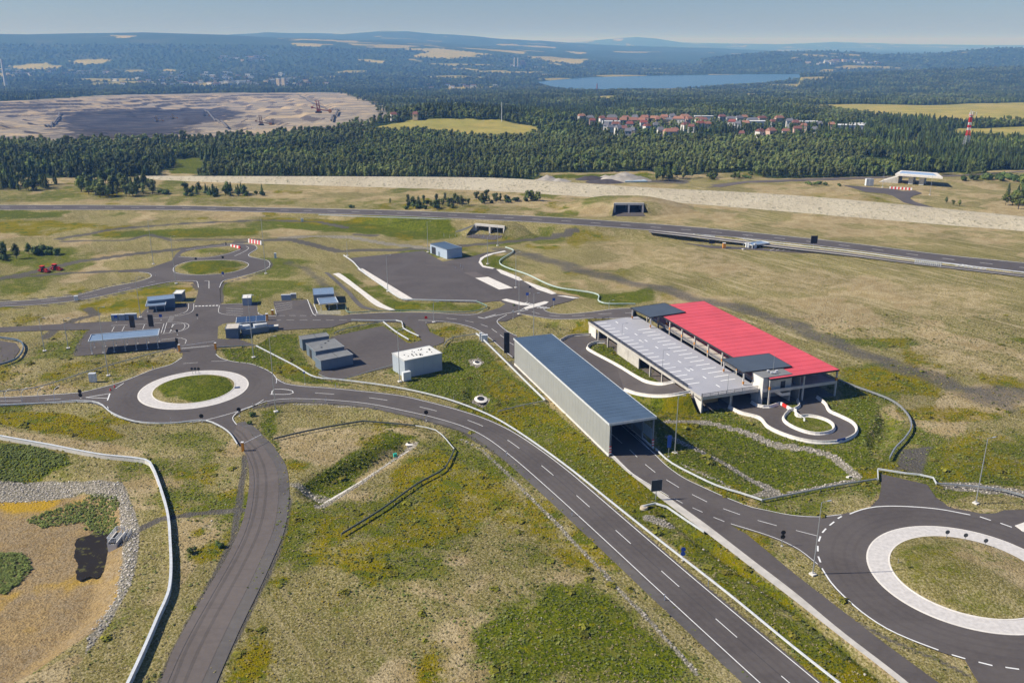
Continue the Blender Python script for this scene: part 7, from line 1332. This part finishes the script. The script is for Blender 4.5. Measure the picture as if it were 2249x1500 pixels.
for i, (x, y) in enumerate(((664, 487), (168, 660))): cab(x, y, 1.4, 1.8, ('small white box standing by the dirt track', 'white cabinet at the left country road')[i])
# two tractors with mowers
def tractor(x, y, rz, label):
    t = empty('tractor', W(x, y), rz, label=label, cat='tractor', group='red tractors'); rub = mat('rubber', (.02, .02, .02), .8)
    b = MB_(); b.box((1.1, 0, 1.15), (1.9, .8, .75)); b.prism([(.2, -.4), (2.2, -.4), (2.2, .4), (.2, .4)], 1.52, [1.7, 1.58, 1.58, 1.7]); b.build('bonnet', REDP, t)
    b = MB_(); b.box((-.5, 0, .95), (1.6, .7, .6)); b.build('chassis', DARKM, t); b = MB_(); b.prism([(-1.3, -.75), (.25, -.75), (.25, .75), (-1.3, .75)], 1.25, 2.55); b.build('cab_glass', GLASS, t)
    b = MB_(); b.box((-.5, 0, 2.68), (1.9, 1.7, .22)); b.build('cab_roof', REDP, t)
    for s in (-1, 1):
        b = MB_(); b.tube((-.75, s*.75, .8), (-.75, s*1.2, .8), .8, .8, 18); w = b.build('rear_wheel', rub, t); b = MB_(); b.tube((-.75, s*1.0, .8), (-.75, s*1.22, .8), .4, .4, 12); b.build('rim', REDP, w)
        b = MB_(); b.tube((1.5, s*.65, .5), (1.5, s*1.0, .5), .5, .5, 16); w = b.build('front_wheel', rub, t); b = MB_(); b.tube((1.5, s*.8, .5), (1.5, s*1.02, .5), .26, .26, 12); b.build('rim', REDP, w); b = MB_(); b.box((-.75, s*.98, 1.68), (1.2, .5, .1)); b.build('mudguard', REDP, t)
    b = MB_(); b.prism([(2.3, -1.2), (3.2, -1.2), (3.2, 1.2), (2.3, 1.2)], .2, [.9, .6, .6, .9]); b.build('front_mower', mat('dark_red_paint', (.35, .03, .03), .5), t); b = MB_(); b.box((-2.0, 0, .7), (.9, 2.2, .6)); b.build('rear_mower', MATS['dark_red_paint'], t)
tractor(96, 597, -.35, 'left red tractor with a mower on the dark track'); tractor(123, 593, -.25, 'right red tractor with mowers on the dark track')
# spoil heaps beyond the embankment
def heap(x, y, w, h, label, m):
    p = W(x, y); N_, M_2 = 18, 34; V = []
    for i in range(N_):
        for j in range(M_2): a = 2*math.pi*j/(M_2-1); r = i/(N_-1); V.append((p.x+math.cos(a)*r*w, p.y+math.sin(a)*r*w*.6, h*max(0, (1-r))**.9-.3))
    V = np.array(V); V[:, 2] += (fbm(V[:, 0], V[:, 1], 5, 3)-.5)*h*.45*(np.repeat(np.arange(N_), M_2) < N_-2); me = gridmesh('spoil_heap', V, N_, M_2); me.flip_normals(); me.materials.append(m); tag(link(bpy.data.objects.new('spoil_heap', me)), label=label, cat='spoil heap', group='spoil heaps')
grs = mat('heap_gravel', (.36, .33, .29), .95, var=.25, scale=.2, bump=.5); drk = mat('heap_dark_earth', (.07, .06, .06), .95, var=.3, scale=.3)
heap(1202, 397, 11, 4.6, 'left pale conical spoil heap behind the embankment', grs); heap(1228, 398, 10, 2.4, 'low pale heap right of the conical one', grs); heap(1298, 394, 13, 3.6, 'dark earth heap left of the big gravel heap', drk); heap(1330, 400, 16, 2.6, 'low black heap in front of the big gravel heap', drk); heap(1372, 396, 21, 6.6, 'big grey gravel heap with slumped sides', grs); heap(1330, 392, 9, 2.8, 'small pale heap left of the big gravel heap', grs)
b = MB_(); p = W(1395, 400); b.prism([(p.x-8, p.y-3), (p.x+9, p.y-2), (p.x+7, p.y+4), (p.x-6, p.y+3)], 0, 1.2); b.build('covered_stack', mat('pale_blue_sheet', (.50, .62, .70), .6), label='material stack under a pale blue sheet by the big gravel heap', cat='stack')
# ---------------------------------------------------------------- lattice mast with red and white bands
def gz(px, py): p = gt(px, py); return p
p = W(2120, 333); h = hgt((2120, 333), 252); t = empty('lattice_mast', p, label='red and white banded lattice mast with antennas rising from the woods', cat='mast'); print('mast', h)
lv = 14; rs = lambda z: np.interp(z/h, [0, .55, 1], [3.2, 1.15, .85]); MR = REDP
for i in range(lv):
    z0, z1 = h*i/lv, h*(i+1)/lv; f = i/lv; m = STEEL if f < .42 else (MR if int((f-.42)*11) % 2 == 0 else WHP); b = MB_(); c0 = [(sx*rs(z0), sy*rs(z0), z0) for sx, sy in ((-1, -1), (1, -1), (1, 1), (-1, 1))]; c1 = [(sx*rs(z1), sy*rs(z1), z1) for sx, sy in ((-1, -1), (1, -1), (1, 1), (-1, 1))]
    for k in range(4): b.bar(c0[k], c1[k], .26); b.bar(c0[k], c1[(k+1) % 4], .2); b.bar(c0[(k+1) % 4], c1[k], .2); b.bar(c1[k], c1[(k+1) % 4], .22)
    b.build('lattice_section', m, t)
for dx, dy, dh in ((-1.6, 0, 3), (1.2, 0, 4), (2.6, 0, 3.4), (0, 1, 5), (5, 0, 3)): b = MB_(); b.bar((dx, dy, h-1.5), (dx, dy, h+dh-1), .45); b.build('antenna', WHP, t)
b = MB_(); b.box((0, 0, h-.6), (3.2, 3.2, .4)); b.build('platform', MR, t)
p = gt(1102, 268); b = MB_(); b.tube(tuple(p), tuple(p+Vector((0, 0, 24))), .5, .25, 6); b.build('radio_mast', STEELW, label='thin pale mast on the crest of the golden knoll', cat='mast')
# ---------------------------------------------------------------- the village beyond the woods
WALLS = [mat('house_wall_%s' % n_, c_, .8) for n_, c_ in (('white', (.72, .70, .66)), ('cream', (.62, .50, .34)), ('pink', (.58, .40, .32)), ('grey', (.42, .41, .40)))]
ROOFS = [mat('tile_orange', (.30, .15, .10), .8, rand=.15), mat('tile_red', (.24, .075, .06), .8, rand=.15), mat('tile_brown', (.20, .09, .07), .8), mat('tile_grey', (.16, .16, .18), .8)]
WN, RN = ('white', 'cream', 'pink-walled', 'grey-walled'), ('orange', 'red', 'brown', 'grey')
def house(p, w, d, h, wi, ri, rz, label, flatr=False, win=True, name='house', cat='house', rh=None, group='houses of the village beyond the woods'):
    t = empty(name, p, rz, label=label, cat=cat, group=group); b = MB_(); b.box((0, 0, h/2-1), (w, d, h+2)); wl_ = b.build('wall', WALLS[wi] if isinstance(wi, int) else wi, t)
    if flatr: b = MB_(); b.box((0, 0, h+.25), (w+.6, d+.6, .5)); b.build('roof', ROOFS[ri] if isinstance(ri, int) else ri, t)
    else:
        rh = rh or d*.36; b = MB_(); a, c = w/2+.5, d/2+.6; b.v = [(-a, -c, h-.2), (a, -c, h-.2), (a, c, h-.2), (-a, c, h-.2), (-a*.72, 0, h+rh), (a*.72, 0, h+rh)]; b.f = [(0, 1, 5, 4), (2, 3, 4, 5), (1, 2, 5), (3, 0, 4), (3, 2, 1, 0)]; b.m = [0]*5; rf = b.build('roof', ROOFS[ri], t); b = MB_(); b.box((w*.2, d*.15, h+rh*.8), (.9, .9, rh*.9)); b.build('chimney', WALLS[3], rf)
    if win:
        for i in range(max(1, int(w/3.5))):
            b = MB_(); b.box((-w/2+(i+.5)*w/max(1, int(w/3.5)), -d/2-.03, h*.55), (1.3, .08, 1.5)); b.build('window', GLASS, wl_)
hs_l = [(1277, 268, 9, 3, 0), (1296, 272, 10, 0, 3), (1301, 277, 8, 2, 1), (1322, 273, 7, 0, 2), (1343, 277, 16, 0, 2), (1344, 273, 14, 0, 3), (1368, 275, 9, 1, 0), (1374, 270, 11, 1, 0), (1383, 285, 10, 0, 1), (1391, 276, 12, 1, 0), (1394, 272, 8, 0, 3), (1409, 277, 11, 2, 0), (1416, 272, 12, 2, 0), (1413, 285, 9, 0, 1), (1437, 272, 14, 1, 0), (1448, 274, 11, 1, 0), (1459, 270, 13, 2, 0), (1470, 275, 9, 1, 3), (1476, 269, 8, 0, 3), (1490, 276, 17, 0, 0), (1503, 271, 12, 0, 0), (1512, 276, 9, 2, 0), (1536, 273, 12, 0, 0), (1545, 275, 9, 0, 2), (1340, 292, 9, 0, 3), (1352, 289, 10, 0, 2), (1358, 296, 8, 0, 3), (1369, 296, 9, 0, 2), (1379, 302, 9, 3, 3), (1388, 299, 8, 1, 3), (1332, 291, 7, 0, 3), (1450, 300, 7, 0, 3), (1471, 302, 15, 1, 0), (1480, 300, 10, 1, 0), (1440, 288, 8, 0, 3), (1420, 289, 8, 0, 1), (1505, 288, 9, 0, 2), (1518, 292, 8, 0, 2), (1537, 287, 9, 0, 1), (1553, 284, 9, 1, 0), (1585, 268, 10, 3, 2), (1604, 272, 12, 3, 3), (1622, 271, 11, 0, 3), (1634, 268, 10, 1, 0), (1607, 282, 10, 0, 1), (1636, 284, 10, 1, 0), (1620, 288, 8, 0, 3), (1652, 275, 16, 0, 3), (1672, 274, 12, 1, 2), (1697, 280, 9, 3, 2), (1710, 274, 11, 1, 0), (1733, 281, 9, 0, 3), (1746, 286, 8, 0, 2), (1764, 292, 8, 1, 0), (1668, 304, 8, 0, 2), (1692, 305, 10, 2, 0), (1725, 303, 8, 0, 0), (1788, 297, 7, 0, 3), (1798, 284, 8, 0, 3), (1825, 288, 7, 1, 0), (1628, 307, 6, 0, 2), (1750, 300, 9, 2, 2), (865, 266, 8, 0, 2), (913, 264, 7, 1, 2)]
rows_ = {}
for j, (x, y, w, wi, ri) in enumerate(hs_l):
    p = gt(x, y); rw = 'front' if y > 294 else ('middle' if y > 279 else 'rear'); key = (rw, wi, ri) if x > 1000 else ('knoll', 0, 0); rows_.setdefault(key, []).append((x, p, w, wi, ri))
ORD = 'first second third fourth fifth sixth seventh eighth ninth tenth eleventh twelfth'.split()
HOUSEP = []
for key, L_ in rows_.items():
    L_.sort()
    for i, (x, p, w, wi, ri) in enumerate(L_):
        lb = ('%s %s house with %s roof from the left, %s village rows' % (ORD[i], WN[wi], RN[ri], key[0])) if key[0] != 'knoll' else '%s house from the left in the trees behind the golden knoll' % ORD[i]
        if len(L_) == 1 and key[0] != 'knoll': lb = 'only %s house with %s roof in the %s village rows' % (WN[wi], RN[ri], key[0])
        house(p+Vector((0, 0, 2.0)), w*random.uniform(.85, 1.0), random.uniform(6.5, 8.5), random.uniform(4.5, 7), wi, ri, random.uniform(-.5, .5), lb); HOUSEP.append((p.x, p.y))
wm2 = mat('white_hall', (.74, .74, .73), .7)
for x, y, w, d, lb in ((1657, 278, 34, 12, 'long low white hall in the village centre right'), (1765, 279, 40, 12, 'long low white hall near the right end of the village'), (1864, 287, 34, 16, 'big white flat-roofed hall right of the village'), (1886, 284, 20, 12, 'smaller white hall behind the right end of the village'), (1545, 266, 26, 8, 'white flat building at the rear of the village'), (1342, 279, 22, 9, 'white and pink flat building at the left of the village')):
    house(gt(x, y)+Vector((0, 0, 1)), w, d, 5.5, wm2, wm2, random.uniform(-.1, .1), lb, True, False, 'low_hall', 'hall'); HOUSEP.append(tuple(gt(x, y))[:2])
# ---------------------------------------------------------------- far town, power station, chimneys
def block(x, y, w, h, m, roof, label, d=None, name='apartment_block', group='blocks of the far town'):
    p = gt(x, y); t = empty(name, p, random.uniform(-.3, .3), label=label, cat='building', group=group); b = MB_(); b.box((0, 0, h/2-6), (w, d or w*.5, h+12)); b.build('wall', m, t); b = MB_(); b.box((0, 0, h+.6), (w+1, (d or w*.5)+1, 1.2)); b.build('roof', roof, t)
random.seed(21)
TW = [(random.gauss(470, 95), random.uniform(163, 190)) for _ in range(90)]+[(random.gauss(120, 80), random.uniform(156, 166)) for _ in range(26)]+[(random.gauss(1840, 38), random.uniform(134, 143)) for _ in range(30)]+[(random.gauss(545, 30), random.uniform(126, 137)) for _ in range(22)]+[(random.gauss(1020, 60), random.uniform(190, 197)) for _ in range(12)]+[(random.gauss(640, 35), random.uniform(178, 190)) for _ in range(18)]
gl = {0: 'small pale block of the far town beyond the pit', 1: 'small works building under the far left ridge', 2: 'small white house below the right-hand hill', 3: 'small distant house on the left slope', 4: 'small pale building in the woods left of the lake', 5: 'pale block at the right end of the far town'}
TENS.update({8: 'eighty', 9: 'ninety'}); TT.update({7: 'seventieth', 8: 'eightieth', 9: 'ninetieth'})
TG = [(x, y, 0 if j < 90 else 1 if j < 116 else 2 if j < 146 else 3 if j < 168 else 4 if j < 180 else 5) for j, (x, y) in enumerate(TW)]; TG.sort(); cn = {}
for x, y, g_ in TG:
    i = cn.get(g_, 0); cn[g_] = i+1; x = min(max(x, 5), 2240); sc = gt(x, y).y/4500
    block(x, y, random.uniform(12, 30)*sc, random.uniform(7, 13)*sc**.5, random.choice(WALLS[:2]+[wm2]), random.choice([ROOFS[0], wm2, WALLS[3], ROOFS[2]]), ('first' if i == 0 else ordinal(i))+' from the left, '+gl[g_], group=gl[g_])
for x, y, h, lb in ((612, 190, 38, 'left of two pale tower blocks at the right end of the far town'), (624, 190.5, 42, 'right of two pale tower blocks at the right end of the far town'), (600, 187, 26, 'white block left of the two tower blocks')): block(x, y, 15, h*.8, WALLS[1], wm2, lb, 14, 'tower_block')
CR_ = mat('chimney_concrete', (.60, .58, .58), .7)
p = gt(14, 193); hch = 150*(p.y/4000); b = MB_(); zt_ = CH+ray(4, 130)[2]/ray(4, 130)[1]*p.y-p.z; b.tube((p.x, p.y, p.z-5), (p.x, p.y, p.z+zt_), 7, 4.5, 14); b.build('chimney_stack', CR_, label='very tall pale chimney at the left edge', cat='chimney'); print('chim', zt_)
p = gt(1140, 148); k_ = p.y/1950; t = empty('power_station', p, label='pale power station with two slim chimneys below the central hills', cat='power station')
for dx in (-10, -2.5): b = MB_(); b.tube((dx*k_, 0, -10), (dx*k_, 0, 19*k_), 1.1*k_, .8*k_, 10); b.build('chimney', mat('pale_chimney', (.75, .70, .66), .7), t)
for dx, w, h, m in ((-16, 6, 6, WALLS[1]), (7, 9, 13, WALLS[2]), (12, 6, 9, WALLS[2]), (0, 26, 3.5, wm2), (-40, 34, 2.4, WALLS[3])): b = MB_(); b.box((dx*k_, 3*k_, h*k_/2-5), (w*k_, 5*k_, h*k_+10)); b.build('boiler_house', m, t)
p = gt(1311, 197); b = MB_(); b.tube(tuple(p-Vector((0, 0, 3))), tuple(p+Vector((0, 0, 12*p.y/1950))), 3, 2, 8); b.build('brick_chimney', ROOFS[2], label='dark slim chimney on the near lake shore', cat='chimney')
# ---------------------------------------------------------------- mining machines in the pit
def excavator(x, y, s, label, m, two=True):
    p = gt(x, y, terrain); k = p.y/1950*s; t = empty('bucket_wheel_excavator', p, .2, label=label, cat='excavator'); B_ = lambda: MB_()
    b = B_(); b.box((0, 0, 2*k), (14*k, 6*k, 3*k)); b.build('crawler_base', DARKM, t); b = B_(); b.box((0, 0, 5.5*k), (9*k, 5*k, 4*k)); b.build('turntable_house', m, t)
    for dx in (-2.5, 2.5): b = B_(); b.bar((dx*k, 0, 6*k), (dx*k-1.5*k, 0, 26*k), 1.4*k); b.bar((dx*k+2*k, 0, 6*k), (dx*k-1.5*k, 0, 26*k), .9*k); b.build('tower', m, t)
    for z in (10, 15, 20, 25): b = B_(); b.bar((-5.5*k, 0, z*k), (3*k, 0, z*k), .7*k); b.build('cross_brace', m, t)
    b = B_(); b.bar((0, 0, 8*k), (24*k, 0, 4*k), 2*k); b.bar((-2*k, 0, 26*k), (22*k, 0, 5*k), .5*k); b.build('bucket_boom', m, t); b = B_(); b.tube((24*k, -1.2*k, 4*k), (24*k, 1.2*k, 4*k), 4*k, 4*k, 16); b.build('bucket_wheel', ORNG, t)
    b = B_(); b.bar((0, 0, 8*k), (-12*k, 0, 12*k), 1.6*k); b.box((-13*k, 0, 12*k), (5*k, 4*k, 4*k)); b.bar((-4*k, 0, 26*k), (-12*k, 0, 13*k), .5*k); b.build('counterweight_arm', m, t)
    return t
rust = mat('rusty_red_paint', (.40, .09, .04), .7); yel_ = mat('machine_yellow', (.60, .36, .12), .6); gry = mat('machine_grey', (.16, .15, .15), .7)
excavator(700, 249, 1.0, 'big rusty red bucket-wheel excavator at the right side of the pit', rust); excavator(345, 268, .5, 'small yellowish excavator in the middle of the pit', yel_); excavator(574, 276, .8, 'dark excavator tower at the front rim of the pit', mat('machine_ochre', (.35, .20, .10), .7)); excavator(600, 275, .5, 'low grey machine beside the dark tower at the pit rim', gry); excavator(380, 262, .4, 'small machine right of the middle of the pit', yel_); excavator(450, 256, .4, 'small machine on the coal bench at the right', gry)
for a, c, lb in (((450, 245), (500, 285), 'dark conveyor on the coal bench'), ((655, 209), (742, 245), 'long conveyor descending the right pit slope'), ((742, 247), (728, 270), 'conveyor bridge on the right pit slope'), ((130, 250), (100, 280), 'conveyor at the left of the pit')):
    P0, P1 = gt(*a, terrain), gt(*c, terrain); N_ = 30; b = MB_()
    for i in range(N_):
        q0, q1 = P0.lerp(P1, i/N_), P0.lerp(P1, (i+1)/N_); z0_, z1_ = zat(q0.x, q0.y), zat(q1.x, q1.y); b.bar((q0.x, q0.y, z0_+3), (q1.x, q1.y, z1_+3), 2.4, 1.4); b.bar((q0.x, q0.y, z0_-1), (q0.x, q0.y, z0_+3), 1)
    b.build('conveyor', gry, label=lb, cat='conveyor')
print('objects', len(bpy.data.objects))
